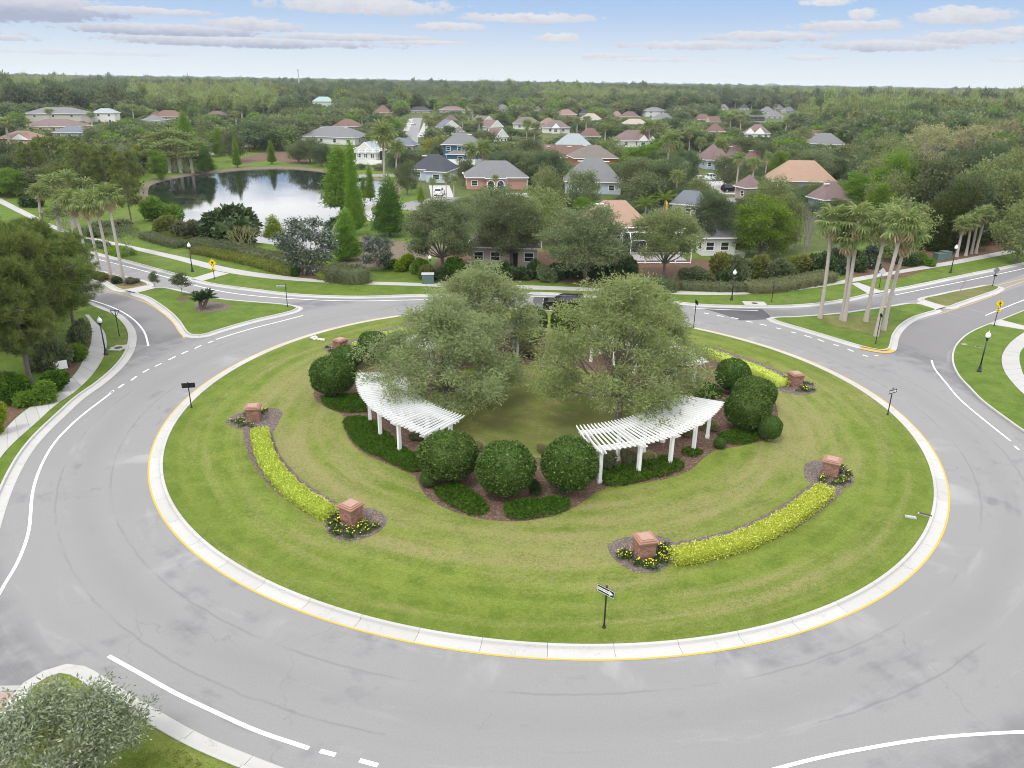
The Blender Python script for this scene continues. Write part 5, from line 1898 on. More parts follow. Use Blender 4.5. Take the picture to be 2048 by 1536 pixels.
def text_child(txt, size, parent, loc, mat, rx=PI / 2):
    cu = bpy.data.curves.new('lettering', 'FONT')
    cu.body = txt; cu.size = size; cu.align_x = 'CENTER'; cu.align_y = 'CENTER'; cu.extrude = 0.002; cu.resolution_u = 2
    tmp = bpy.data.objects.new('lettering', cu)
    C.objects.link(tmp)
    bpy.context.view_layer.update()
    me = bpy.data.meshes.new_from_object(tmp.evaluated_get(bpy.context.evaluated_depsgraph_get()))
    bpy.data.objects.remove(tmp)
    me.materials.clear(); me.materials.append(MATS[mat])
    o = link('lettering', me, parent, loc)
    o.rotation_euler = (rx, 0, 0)
    return o


def flat_poly(pts, y, th=0.004):
    m = MB()
    n = len(pts)
    m.add([(x, y, z) for x, z in pts] + [(x, y + th, z) for x, z in pts], [tuple(range(n)), tuple(range(2 * n - 1, n - 1, -1))] + [(i, i + n, (i + 1) % n + n, (i + 1) % n) for i in range(n)])
    return m


def rect(w, h, cx=0, cz=0):
    return [(cx - w / 2, cz - h / 2), (cx + w / 2, cz - h / 2), (cx + w / 2, cz + h / 2), (cx - w / 2, cz + h / 2)]


def one_way(x, y, ty, label, rz, drop=0.02, front=True):
    t, h = post_thing('one_way_sign', x, y, ty, label, 'road sign', 'one way signs round the island', rz)
    z = h - 0.24 - drop
    m = flat_poly(rect(0.98, 0.40), -0.012, 0.012)
    pn_ = link('sign_panel', m.mesh('sign_panel', 'sign_black'), t, (0, -0.05, z))
    fr = MB()
    for (a, b_) in (((0.95, 0.02), (0, 0.175)), ((0.95, 0.02), (0, -0.175)), ((0.02, 0.33), (-0.465, 0)), ((0.02, 0.33), (0.465, 0))):
        fr.box((b_[0], -0.016, b_[1]), (a[0], 0.004, a[1]))
    link('border', fr.mesh('border', 'sign_white'), pn_)
    ar = flat_poly([(-0.42, -0.075), (0.20, -0.075), (0.20, -0.125), (0.42, 0.0), (0.20, 0.125), (0.20, 0.075), (-0.42, 0.075)], -0.020)
    link('arrow', ar.mesh('arrow', 'sign_white'), pn_)
    tx = text_child('ONE WAY', 0.135, pn_, (-0.08, -0.021, 0), 'sign_black')
    return t


one_way(1208, 1255, 1172, 'one way sign on the lawn nearest the camera, white arrow pointing right', math.radians(-42))
one_way(1775, 830, 776, 'one way sign by the right kerb of the island, white arrow', math.radians(30))
one_way(383, 815, 765, 'road sign by the left kerb seen from its plain black back', math.radians(180 + 12))
one_way(1387, 656, 600, 'road sign at the far right kerb seen edge on', math.radians(96))


def blade_sign(x, y, ty, label, rz, w, off, mat='pale_metal', hh=0.2):
    t, h = post_thing('road_sign', x, y, ty, label, 'road sign', None, rz)
    m = MB(); m.box((off, -0.045, h - 0.22), (w, 0.012, hh)); link('sign_panel', m.mesh('sign_panel', mat), t)
    m = MB(); m.box((off, -0.0525, h - 0.22), (w * 0.86, 0.002, hh * 0.45)); link('legend', m.mesh('legend', 'grey_metal'), t)
    return t


blade_sign(575, 613, 568, 'thin post with pale rectangular blade on the tip of the left median', math.radians(8), 0.95, -0.5, hh=0.22)
blade_sign(1543, 604, 564, 'short black post with small dark plate in front of the low hedge', math.radians(-60), 0.3, 0.0, 'sign_black', 0.3)
blade_sign(1751, 687, 627, 'plain dark sign post at the right median, edge on', math.radians(88), 0.6, 0.05, 'sign_black', 0.3)


def diamond(x, y, ty, label, rz, face, plaque, ped=True, w=0.62, dz=0.0):
    t, h = post_thing('pedestrian_sign' if ped else 'warning_sign', x, y, ty, label, 'road sign', 'diamond road signs', rz)
    z = h - w * 0.72 - dz
    pn_ = link('sign_panel', flat_poly([(0, -w * .72), (w * .72, 0), (0, w * .72), (-w * .72, 0)], -0.01, 0.012).mesh('sign_panel', face), t, (0, -0.05, z))
    if ped:
        bd = MB()
        for s in range(4):
            a = s * PI / 2 + PI / 4
            c = (math.cos(a) * w * .455, math.sin(a) * w * .455)
            u = (-math.sin(a), math.cos(a)); l = w * .45
            bd.add([(c[0] - u[0] * l - math.cos(a) * .01, -.013, c[1] - u[1] * l - math.sin(a) * .01), (c[0] + u[0] * l - math.cos(a) * .01, -.013, c[1] + u[1] * l - math.sin(a) * .01),
                    (c[0] + u[0] * l + math.cos(a) * .006, -.013, c[1] + u[1] * l + math.sin(a) * .006), (c[0] - u[0] * l + math.cos(a) * .006, -.013, c[1] - u[1] * l + math.sin(a) * .006)], [(0, 1, 2, 3)])
        link('border', bd.mesh('border', 'sign_black'), pn_)
        k = w / 0.62
        f = MB()
        f.lathe([(0.0, -.004), (0.045 * k, -.004), (0.045 * k, 0.0), (0, 0)], 10)
        hv = [(v[0], -0.013 + v[2], v[1] + 0.20 * k) for v in f.v]
        f.v = hv
        for q in ([(-.05, .13), (.05, .14), (.06, -.03), (-.04, -.04)], [(-.04, -.03), (.01, -.03), (-.06, -.16), (-.14, -.27), (-.19, -.24), (-.10, -.14)], [(.0, -.03), (.06, -.03), (.10, -.15), (.13, -.27), (.07, -.28), (.05, -.15)],
                  [(-.05, .13), (-.03, .07), (-.12, .0), (-.16, .04), (-.11, .08)], [(.05, .13), (.04, .06), (.13, .0), (.17, .04), (.11, .09)]):
            g = flat_poly([(a * k, b_ * k) for a, b_ in q], -0.015, 0.003)
            f.add(g.v, g.f)
        link('pictogram', f.mesh('pictogram', 'sign_black'), pn_)
    pz = z - w * .72 - 0.22
    q = link('plaque', flat_poly(rect(w * .82, 0.26), -0.01, 0.012).mesh('plaque', plaque), t, (0, -0.05, pz))
    if ped:
        g = flat_poly([(.12, .07), (.16, .03), (-.02, -.05), (.02, -.09), (-.16, -.08), (-.08, .05), (-.05, .0)], -0.014, 0.003)
        link('arrow', g.mesh('arrow', 'sign_black'), q)
    return t


diamond(429, 558, 517, 'yellow pedestrian crossing sign with arrow plate by the left crossing', math.radians(-6), 'sign_yellow', 'sign_yellow', w=0.78)
diamond(1988, 652, 598, 'yellow pedestrian crossing sign with arrow plate at the right edge', math.radians(8), 'sign_yellow', 'sign_yellow', w=0.72)
diamond(1758, 576, 535, 'diamond road sign seen from its pale grey back, behind the palms', math.radians(12), 'pale_metal', 'grey_metal', False, 0.70)
t = diamond(1985, 572, 533, 'road sign with two dark plates on the tip of the far right median', math.radians(8), 'grey_metal', 'sign_black', False, 0.66)
# yield sign frame seen from behind
t, h = post_thing('yield_sign', 239, 672, 620, 'black yield sign frame seen from behind, by the left lamp post', 'road sign', None, math.radians(10))
m = MB()
for a, b_ in (((-0.42, h - 0.02), (0.42, h - 0.02)), ((-0.42, h - 0.02), (0, h - 0.72)), ((0.42, h - 0.02), (0, h - 0.72))):
    m.tube([(a[0], -0.06, a[1]), (b_[0], -0.06, b_[1])], 0.028, 6)
link('frame', m.mesh('frame', 'black_metal'), t)

small_box('cabinet', 856, 566, (1.5, 1.2, 1.2), 'cabinet_green', 'green utility cabinet beside the far lamp post, behind the island oak', 'utility cabinet', 0.1, lid='pale_metal')
small_box('cabinet', 1877, 520, (1.3, 1.1, 1.0), 'cabinet_green', 'dark green utility cabinet by the far right sidewalk, left of its twin', 'utility cabinet', 0.2, lid='cabinet_green')
small_box('cabinet', 1889, 517, (1.3, 1.1, 1.1), 'cabinet_green', 'dark green utility cabinet by the far right lamp post', 'utility cabinet', 0.2, lid='cabinet_green')
p = G(124, 742, LAWN_Z)
t = thing('notice_board', 'small white board on a short stand among the bushes under the left pines', 'sign board', (p.x, p.y, LAWN_Z), 0.7)
m = MB(); m.box((0, 0, 0.55), (1.0, 0.08, 0.75)); link('board', m.mesh('board', 'white_paint'), t)
m = MB(); m.box((-.35, 0.06, 0.3), (.07, .04, .8)); m.box((.35, 0.06, 0.3), (.07, .04, .8)); link('stand', m.mesh('stand', 'grey_metal'), t)
for x, y, mt, lab in ((602, 541, 'blue_plastic', 'blue plastic tub at the foot of the magnolia'), (610, 540, 'pale_metal', 'pale tub beside the blue one under the magnolia')):
    p = G(x, y, LAWN_Z)
    t = thing('tub', lab, 'tub', (p.x, p.y, LAWN_Z))
    link('body', lathe_mesh('body', [(0.24, -0.02), (0.3, 0.5), (0.33, 0.5), (0.33, 0.55), (0.29, 0.55), (0.22, 0.06)], mt), t)


# ================================================================== VEHICLES
def make_car(label, loc, rz, paint, style='suv', group=None, name='parked_car', cat='car'):
    t = thing(name, label, cat, loc, rz, group)
    L, W, Hh = (4.7, 1.86, 1.72) if style == 'suv' else ((5.5, 1.95, 1.85) if style == 'pickup' else (4.6, 1.8, 1.45))
    hl_ = L / 2
    if style == 'suv':
        low = [(-hl_, .38), (-hl_ + .08, .26), (hl_ - .1, .26), (hl_, .42), (hl_, .72), (hl_ - .06, .96), (hl_ - .55, 1.06), (hl_ - 1.15, 1.10), (-hl_ + .06, 1.10), (-hl_ - .02, .8)]
        cab = [(hl_ - 1.20, 1.10), (hl_ - 1.95, 1.60), (hl_ - 2.3, 1.70), (-hl_ + .45, 1.70), (-hl_ + .22, 1.60), (-hl_ + .06, 1.10)]
        wins = [[(hl_ - 1.55, 1.14), (hl_ - 2.02, 1.54), (hl_ - 2.58, 1.56), (hl_ - 2.58, 1.14)], [(hl_ - 2.66, 1.14), (hl_ - 2.66, 1.56), (hl_ - 3.45, 1.56), (hl_ - 3.50, 1.14)], [(hl_ - 3.58, 1.14), (hl_ - 3.54, 1.56), (-hl_ + .50, 1.54), (-hl_ + .36, 1.2)]]
    elif style == 'pickup':
        low = [(-hl_, .5), (-hl_ + .06, .4), (hl_ - .1, .38), (hl_, .5), (hl_, .9), (hl_ - .1, 1.08), (hl_ - 1.3, 1.18), (-hl_, 1.18)]
        cab = [(hl_ - 1.35, 1.18), (hl_ - 2.0, 1.74), (hl_ - 2.3, 1.84), (hl_ - 3.5, 1.84), (hl_ - 3.75, 1.18)]
        wins = [[(hl_ - 1.7, 1.22), (hl_ - 2.1, 1.68), (hl_ - 2.65, 1.72), (hl_ - 2.65, 1.22)], [(hl_ - 2.75, 1.22), (hl_ - 2.75, 1.72), (hl_ - 3.45, 1.72), (hl_ - 3.62, 1.22)]]
    else:
        low = [(-hl_, .35), (-hl_ + .08, .22), (hl_ - .1, .22), (hl_, .36), (hl_, .6), (hl_ - .1, .78), (hl_ - 1.3, .92), (-hl_ + .1, .95), (-hl_, .75)]
        cab = [(hl_ - 1.35, .92), (hl_ - 2.1, 1.36), (hl_ - 2.5, 1.43), (-hl_ + 1.2, 1.42), (-hl_ + .85, 1.34), (-hl_ + .25, .95)]
        wins = [[(hl_ - 1.75, .96), (hl_ - 2.2, 1.31), (hl_ - 2.75, 1.35), (hl_ - 2.75, .96)], [(hl_ - 2.85, .96), (hl_ - 2.85, 1.35), (-hl_ + 1.2, 1.33), (-hl_ + .75, .99)]]
    def loft(prof, sl):
        m = MB()
        n = len(prof)
        cx = sum(p[0] for p in prof) / n; cz = sum(p[1] for p in prof) / n
        vs = []
        for (y, s) in sl:
            vs += [(cx + (px - cx) * s, y, cz + (pz - cz) * s) for px, pz in prof]
        fs = [(k * n + i, k * n + (i + 1) % n, (k + 1) * n + (i + 1) % n, (k + 1) * n + i) for k in range(len(sl) - 1) for i in range(n)]
        fs += [tuple(range(n))[::-1], tuple((len(sl) - 1) * n + i for i in range(n))]
        m.add(vs, fs)
        return m
    w = W / 2
    link('body', loft(low, [(-w, .955), (-w + .05, .99), (-w + .14, 1), (w - .14, 1), (w - .05, .99), (w, .955)]).mesh('body', paint), t)
    c = w - .10
    vs, n = [], len(cab)
    zb, zt = cab[0][1], max(z for _, z in cab)
    for sgn in (-1, 1):
        vs += [(x, sgn * (c - 0.20 * (z - zb) / (zt - zb)), z - 0.012) for x, z in cab]
    m = MB(); m.add(vs, [tuple(range(n)), tuple(range(2 * n - 1, n - 1, -1))] + [(i, i + n, (i + 1) % n + n, (i + 1) % n) for i in range(n)])
    cb = link('cabin', m.mesh('cabin', paint), t)
    def yat(z): return c - 0.20 * (z - zb) / (zt - zb) + 0.006
    for q in wins:
        for sgn in (-1, 1):
            m = MB(); m.add([(x, sgn * yat(z), z) for x, z in q], [(0, 1, 2, 3) if sgn < 0 else (3, 2, 1, 0)]); link('window', m.mesh('window', 'glass_dark'), cb)
    (x0, z0), (x1, z1) = cab[0], cab[1]
    for nm, (xa, za), (xb, zb2), s in (('windscreen', cab[0], cab[1], 1), ('rear_window', cab[-1], cab[-2], -1)):
        d = Vector((xb - xa, 0, zb2 - za)); nn = Vector((s * abs(d.z), 0, abs(d.x))).normalized() * 0.008
        a = Vector((xa, 0, za)) + d * 0.14 + nn; b2 = Vector((xa, 0, za)) + d * 0.92 + nn
        ya, yb = yat(a.z) - .12, yat(b2.z) - .10
        m = MB(); m.add([(a.x, -ya, a.z), (a.x, ya, a.z), (b2.x, yb, b2.z), (b2.x, -yb, b2.z)], [(0, 1, 2, 3)]); link(nm, m.mesh(nm, 'glass_dark'), cb)
    wr = 0.36 if style != 'sedan' else 0.32
    tm = MB(); tm.lathe([(wr * .6, -.11), (wr * .95, -.115), (wr, -.07), (wr, .07), (wr * .95, .115), (wr * .6, .11)], 18)
    tm.v = [(x, z, y) for x, y, z in tm.v]; tm = tm.mesh('wheel', 'tyre_rubber')
    rm = MB(); rm.lathe([(0.0, .118), (wr * .62, .118), (wr * .62, .10), (0.0, .10)], 14)
    rm2 = MB()
    rm2.v = [(x, z, y) for x, y, z in rm.v]; rm2.f = rm.f; rm2.mi = rm.mi
    for k in range(5):
        a = 2 * PI * k / 5
        rm2.nv = len(rm2.v); rm2.add([(math.cos(a) * .08 - math.sin(a) * .03, .122, math.sin(a) * .08 + math.cos(a) * .03), (math.cos(a) * wr * .55 - math.sin(a) * .03, .122, math.sin(a) * wr * .55 + math.cos(a) * .03), (math.cos(a) * wr * .55 + math.sin(a) * .03, .122, math.sin(a) * wr * .55 - math.cos(a) * .03), (math.cos(a) * .08 + math.sin(a) * .03, .122, math.sin(a) * .08 - math.cos(a) * .03)], [(0, 1, 2, 3)])
    rm2 = rm2.mesh('rim', 'alloy')
    for x in (hl_ - .92, -hl_ + .95):
        for s in (-1, 1):
            wo = link('wheel', tm, t, (x, s * (w - .085), wr), 0 if s > 0 else PI)
            link('rim', rm2, wo)
    for s in (-1, 1):
        m = MB(); m.box((hl_ - .06, s * (w - .30), low[4][1] + .10), (.14, .42, .17)); link('headlight', m.mesh('headlight', 'globe_glass'), t)
        m = MB(); m.box((-hl_ + .05, s * (w - .18), low[-1][1] + .16), (.12, .24, .24)); link('tail_light', m.mesh('tail_light', 'lamp_red'), t)
        m = MB(); m.box((cab[0][0] - .28, s * (w + .06), zb + .10), (.16, .18, .14)); link('mirror', m.mesh('mirror', paint), t)
    m = MB(); m.box((hl_ - .005, 0, low[4][1] - .02), (.04, .9, .18)); link('grille', m.mesh('grille', 'sign_black'), t)
    m = MB(); m.box((hl_ - .02, 0, .40), (.08, W * .82, .14)); link('bumper', m.mesh('bumper', 'grey_metal'), t)
    if style == 'suv':
        for s in (-1, 1):
            m = MB(); m.box((-.35, s * (c - .26), zt + .02), (1.9, .04, .05)); link('roof_rail', m.mesh('roof_rail', 'grey_metal'), t)
    return t


p = G(1127, 618, 0.0)
make_car('black SUV driving left on the dark asphalt behind the island oaks', (p.x, p.y, 0.004), math.radians(176), 'car_black', 'suv', None, 'suv', 'car')
for (x, y, rz, paint, sty, lab, nm) in ((1402, 362, 0.5, 'car_white', 'sedan', 'white car parked left of the white pickup', 'parked_car'), (1420, 361, 0.3, 'car_white', 'pickup', 'white pickup parked in front of the light blue house with purple roof', 'pickup_truck'),
                                       (1462, 384, 0.15, 'car_black', 'suv', 'black SUV parked in the driveway by the garage among palms', 'parked_car'), (827, 249, 1.4, 'car_white', 'sedan', 'white car on the straight street far away', 'parked_car'),
                                       (788, 257, 0.3, 'car_white', 'sedan', 'white car parked left of the straight street', 'parked_car'), (795, 252, 0.3, 'car_grey', 'sedan', 'grey car parked beside the white one left of the street', 'parked_car'), (879, 390, 1.5, 'car_white', 'suv', 'white car in the driveway of the dark slate house', 'parked_car')):
    p = G(x, y, 0.15)
    make_car(lab, (p.x, p.y, 0.155), rz, paint, sty, "cars parked among the houses", nm, "pickup truck" if sty == "pickup" else "car")

# ================================================================== HOUSES
HOUSE_BOX = []      # (x0, x1, y0, y1, distance) of the parts of houses the photograph shows
HOUSE_FOOT = []


def gable_prism(m, w, d, z0, z1, axis='x'):
    if axis == 'x':
        m.add([(-w / 2, -d / 2, z0), (w / 2, -d / 2, z0), (w / 2, d / 2, z0), (-w / 2, d / 2, z0), (-w / 2, 0, z1), (w / 2, 0, z1)], [(0, 1, 5, 4), (2, 3, 4, 5), (0, 4, 3), (1, 2, 5), (0, 3, 2, 1)])
    else:
        m.add([(-w / 2, -d / 2, z0), (w / 2, -d / 2, z0), (w / 2, d / 2, z0), (-w / 2, d / 2, z0), (0, -d / 2, z1), (0, d / 2, z1)], [(0, 1, 4), (1, 2, 5, 4), (2, 3, 5), (3, 0, 4, 5), (0, 3, 2, 1)])


def hip_prism(m, w, d, z0, z1, c=(0, 0)):
    k = min(w, d) / 2 * 0.98
    if w >= d:
        a, b_ = (-w / 2 + k, 0), (w / 2 - k, 0)
    else:
        a, b_ = (0, -d / 2 + k), (0, d / 2 - k)
    x, y = c
    vs = [(x - w / 2, y - d / 2, z0), (x + w / 2, y - d / 2, z0), (x + w / 2, y + d / 2, z0), (x - w / 2, y + d / 2, z0), (x + a[0], y + a[1], z1), (x + b_[0], y + b_[1], z1)]
    if w >= d:
        fs = [(0, 1, 5, 4), (1, 2, 5), (2, 3, 4, 5), (3, 0, 4)]
    else:
        fs = [(0, 1, 4), (1, 2, 5, 4), (2, 3, 5), (3, 0, 4, 5)]
    m.add(vs, fs + [(0, 3, 2, 1)])


def add_window(parent, x, y, z, w, h, rz=0.0, n=1):
    m = MB()
    f = 0.12
    for (cx, cz, a, b_) in ((0, h / 2 - f / 2, w, f), (0, -h / 2 + f / 2, w, f), (-w / 2 + f / 2, 0, f, h - 2 * f), (w / 2 - f / 2, 0, f, h - 2 * f), (0, 0, w - 2 * f, 0.06)):
        m.box((cx, -0.03, cz), (a, 0.09, b_))
    o = link('window', m.mesh('window', 'white_paint'), parent, (x, y, z), rz)
    m = MB(); m.add([(-w / 2 + f, 0.0, -h / 2 + f), (w / 2 - f, 0, -h / 2 + f), (w / 2 - f, 0, h / 2 - f), (-w / 2 + f, 0, h / 2 - f)], [(0, 1, 2, 3)])
    link('pane', m.mesh('pane', 'glass_dark'), o, (0, -0.035, 0))
    return o


def house(label, x0, x1, ridge_y, H, roof, wall, yaw=0, ratio=0.8, storeys=1, kind='hip', rows=(3,), garage=None, wing=None, door=None, vents=0, cols=None, name='house', eave_y=None, wall_h=None, arch=False, porch=None):
    p = G((x0 + x1) / 2, ridge_y, H)
    dist = p.length
    w = span(p, x1 - x0)
    wh = wall_h or (2.75 if storeys == 1 else 5.4)
    wh = min(wh, H - 1.2)
    d = w * ratio
    a = math.radians(yaw)
    z0 = LAWN_Z if p.y < 466 else -0.95
    t = thing(name, label, 'house', (p.x, p.y, z0), a, 'houses of the neighbourhood')
    ov = 0.5
    ww, dd = w - 2 * ov, d - 2 * ov
    m = MB(); m.box((0, 0, wh / 2 - 0.1), (ww, dd, wh + 0.2)); link('wall', m.mesh('wall', wall), t)
    m = MB()
    if kind == 'hip': hip_prism(m, w, d, wh + 0.04, H)
    elif kind == 'gable': gable_prism(m, w, d, wh + 0.04, H, 'y')
    else: gable_prism(m, w, d, wh + 0.04, H, 'x')
    rf = link('roof', m.mesh('roof', roof), t)
    if kind != 'hip':
        m = MB(); gable_prism(m, ww if kind == 'gable' else ww, dd, wh, H - 0.25, 'y' if kind == 'gable' else 'x')
        # wall gable ends stand just inside the roof ends
        g = MB()
        if kind == 'gable':
            for s in (-1, 1):
                g.add([(-w / 2 + .3, s * (d / 2 + .01), wh + .06), (w / 2 - .3, s * (d / 2 + .01), wh + .06), (0, s * (d / 2 + .01), H - .12)], [(0, 1, 2) if s < 0 else (2, 1, 0)])
            link('gable_wall', g.mesh('gable_wall', wall), t)
            for s in (-1, 1):
                for e in (-1, 1):
                    A = Vector((e * w / 2, s * (d / 2 + .06), wh + .1)); B = Vector((0, s * (d / 2 + .06), H + .08))
                    q = MB(); q.add([A, B, B - Vector((0, 0, .34)), A - Vector((e * .05, 0, .22))], [(0, 1, 2, 3)]); q.add([A + Vector((0, -s * .1, 0)), B + Vector((0, -s * .1, 0)), B, A], [(0, 1, 2, 3)])
                    link('bargeboard', q.mesh('bargeboard', 'white_paint'), t)
        else:
            for s in (-1, 1):
                g.add([(s * (w / 2 + .01), -d / 2 + .3, wh + .06), (s * (w / 2 + .01), d / 2 - .3, wh + .06), (s * (w / 2 + .01), 0, H - .12)], [(0, 1, 2)])
            link('gable_wall', g.mesh('gable_wall', wall), t)
    m = MB()
    for (c, s) in (((0, -d / 2 - .02), (w + .08, .05)), ((0, d / 2 + .02), (w + .08, .05)), ((-w / 2 - .02, 0), (.05, d - .02)), ((w / 2 + .02, 0), (.05, d - .02))):
        m.box((c[0], c[1], wh - .03), (s[0], s[1], 0.2))
    link('fascia', m.mesh('fascia', 'white_paint'), t)
    for st_, n in enumerate(rows):
        z = 1.45 + 2.75 * st_
        for i in range(n):
            x = -ww / 2 + ww * (i + 0.5) / n
            if garage and st_ == 0 and abs(x - garage * ww / 2) < 2.8: continue
            if door is not None and st_ == 0 and abs(x - door * ww / 2) < 1.2: continue
            add_window(t, x, -dd / 2, z, min(1.5, ww / n * .6), 1.35)
        for s in (-1, 1):
            add_window(t, s * ww / 2, -dd * .2, z, 1.2, 1.3, s * PI / 2)
    if garage is not None:
        gx = garage * ww / 2
        m = MB(); m.box((gx, -dd / 2 - .02, 1.15), (4.9, .08, 2.3)); gd = link('garage_door', m.mesh('garage_door', wall), t)
        m = MB()
        for k in range(1, 4): m.box((gx, -dd / 2 - .065, 2.3 * k / 4), (4.8, .012, .03))
        link('groove', m.mesh('groove', 'grey_metal'), gd)
        m = MB(); m.box((gx - 2.55, -dd / 2 - .03, 1.2), (.18, .12, 2.5)); m.box((gx + 2.55, -dd / 2 - .03, 1.2), (.18, .12, 2.5)); m.box((gx, -dd / 2 - .03, 2.42), (4.9, .12, .2)); link('frame', m.mesh('frame', 'white_paint'), gd)
    if door is not None:
        m = MB(); m.box((door * ww / 2, -dd / 2 - .02, 1.05), (1.1, .08, 2.1)); link('door', m.mesh('door', 'glass_dark'), t)
    for k in range(vents):
        m = MB(); vx = -w * .22 + w * .44 * k / max(1, vents - 1)
        zz = H - (H - wh) * 0.16
        m.box((vx, -d / 2 * 0.17, zz + .10), (1.3, .35, .16)); link('roof_vent', m.mesh('roof_vent', 'white_paint'), rf)
    if wing:
        # a lower wing: (x offset share, share of width, depth forward, ridge height, material)
        for (fx, fw, fwd, hz, kd) in wing:
            ww2, dd2 = w * fw, d * 0.55 + fwd
            cx, cy = fx * w / 2, -d / 2 - fwd + dd2 / 2
            m = MB(); m.box((cx, cy, 1.32), (ww2 - .8, dd2 - .8, 2.65)); wl = link('wing_wall', m.mesh('wing_wall', wall), t)
            m = MB()
            if kd == 'hip': hip_prism(m, ww2, dd2, 2.72, hz)
            else: gable_prism(m, ww2, dd2, 2.72, hz, 'y')
            m.v = [(a_ + cx, b_ + cy, c_) for a_, b_, c_ in m.v]
            link('wing_roof', m.mesh('wing_roof', roof), t)
            if kd != 'hip':
                q = MB(); q.add([(cx - ww2 / 2 + .2, cy - dd2 / 2 - .01, 2.74), (cx + ww2 / 2 - .2, cy - dd2 / 2 - .01, 2.74), (cx, cy - dd2 / 2 - .01, hz - .1)], [(0, 1, 2)]); link('gable_wall', q.mesh('gable_wall', 'white_paint'), t)
            q = MB(); q.box((cx, cy - dd2 / 2 - .02, 2.66), (ww2 + .06, .05, .18)); q.box((cx - ww2 / 2, cy, 2.66), (.05, dd2 - .04, .18)); q.box((cx + ww2 / 2, cy, 2.66), (.05, dd2 - .04, .18)); link('fascia', q.mesh('fascia', 'white_paint'), t)
            if not arch: add_window(t, cx, cy - dd2 / 2 + .4, 1.4, min(1.8, ww2 * .4), 1.4)
    if arch:
        fx, fw, fwd = wing[0][:3]
        yf = -d / 2 - fwd + .38
        for ax in (-1.15, 1.15):
            m = MB()
            R_, cx = 0.85, fx * w / 2 + ax
            pts = [(cx - R_, yf, 0.05)] + [(cx - R_ * math.cos(PI * i / 10), yf, 1.35 + R_ * math.sin(PI * i / 10)) for i in range(11)] + [(cx + R_, yf, 0.05)]
            m.tube(pts, 0.14, 5); link('arch_trim', m.mesh('arch_trim', 'white_paint'), t)
            m = MB(); m.add([(q[0], yf - .015, q[2]) for q in pts], [tuple(range(len(pts)))[::-1]]); link('archway', m.mesh('archway', 'glass_dark'), t)
    sx, sy, f = proj((p.x, p.y, H))
    fy = proj((p.x, p.y - d / 2, 0.8))[1]
    ey = proj((p.x, p.y - d / 2, wh))[1] + 3
    if any(q in label for q in ('salmon house', 'blue two', 'light blue walls and white', 'arched porch', 'two white gables', 'dark slate roofed', 'closing the end', 'purple-brown', 'far left', 'cream tower', 'wide grey roofed', 'white two storey', 'white gabled house under', 'centre', 'of the diagonal row', 'right of centre', 'dark pool cage')):
        ey = eave_y
    else:
        ey = ridge_y + (ey - ridge_y) * (1.15 if (x0 * 7) % 3 < 1 else 0.9)
    HOUSE_BOX.append((x0 - 2, x1 + 2, ridge_y - 2, min(ey, eave_y or ey), dist))
    HOUSE_FOOT.append((p.x, p.y, max(w, d) / 2 + 1.0))
    return t, w, d, wh


def pool_cage(label, x0, x1, top_y, H, d, lab_frame='white_paint', screen=True, yaw=0):
    p = G((x0 + x1) / 2, top_y, H)
    w = span(p, x1 - x0)
    t = thing('pool_enclosure', label, 'pool cage', (p.x, p.y, LAWN_Z), math.radians(yaw), 'screened pool cages')
    n = 4
    e = H - 0.9
    m = MB()
    prof = [(-d / 2, 0), (-d / 2, e), (-d / 2 + 1.2, H), (d / 2 - 1.2, H), (d / 2, e), (d / 2, 0)]
    for i in range(n + 1):
        x = -w / 2 + w * i / n
        m.tube([(x, a, b_) for a, b_ in prof], 0.07, 4)
    for (a, b_) in prof[1:5] + [(-d / 2, e * .45), (-d / 2, 0.1)]:
        m.tube([(-w / 2, a, b_), (w / 2, a, b_)], 0.06, 4)
    link('frame', m.mesh('frame', lab_frame), t)
    m = MB(); m.box((0, d / 2 - .1, e / 2), (w - .2, .06, e - .1)); link('back_screen', m.mesh('back_screen', 'screen_dark'), t)
    m = MB(); m.box((0, d * .1, .05), (w - .3, d * .7, .1)); link('deck', m.mesh('deck', 'concrete'), t)
    HOUSE_BOX.append((x0, x1, top_y, proj((p.x, p.y - d / 2, .5))[1], p.length))
    HOUSE_FOOT.append((p.x, p.y, w / 2 + 1))


def fence(label, pts, h, mat='white_paint', z=LAWN_Z):
    P = [G(x, y, LAWN_Z) for x, y in pts]
    t = thing('fence', label, 'fence', (P[0].x, P[0].y, z))
    for a, b_ in zip(P, P[1:]):
        L = (b_ - a).length
        n = max(1, round(L / 2.4))
        d = (b_ - a) / n
        rz = math.atan2(d.y, d.x)
        for k in range(n):
            c = a + d * (k + .5) - P[0]
            m = MB(); m.box((0, 0, h / 2), (d.length - .14, .05, h - .1)); link('panel', m.mesh('panel', mat), t, (c.x, c.y, 0), rz)
            c = a + d * k - P[0]
            m = MB(); m.box((0, 0, h / 2), (.13, .13, h + .1)); link('post', m.mesh('post', mat), t, (c.x, c.y, 0), rz)


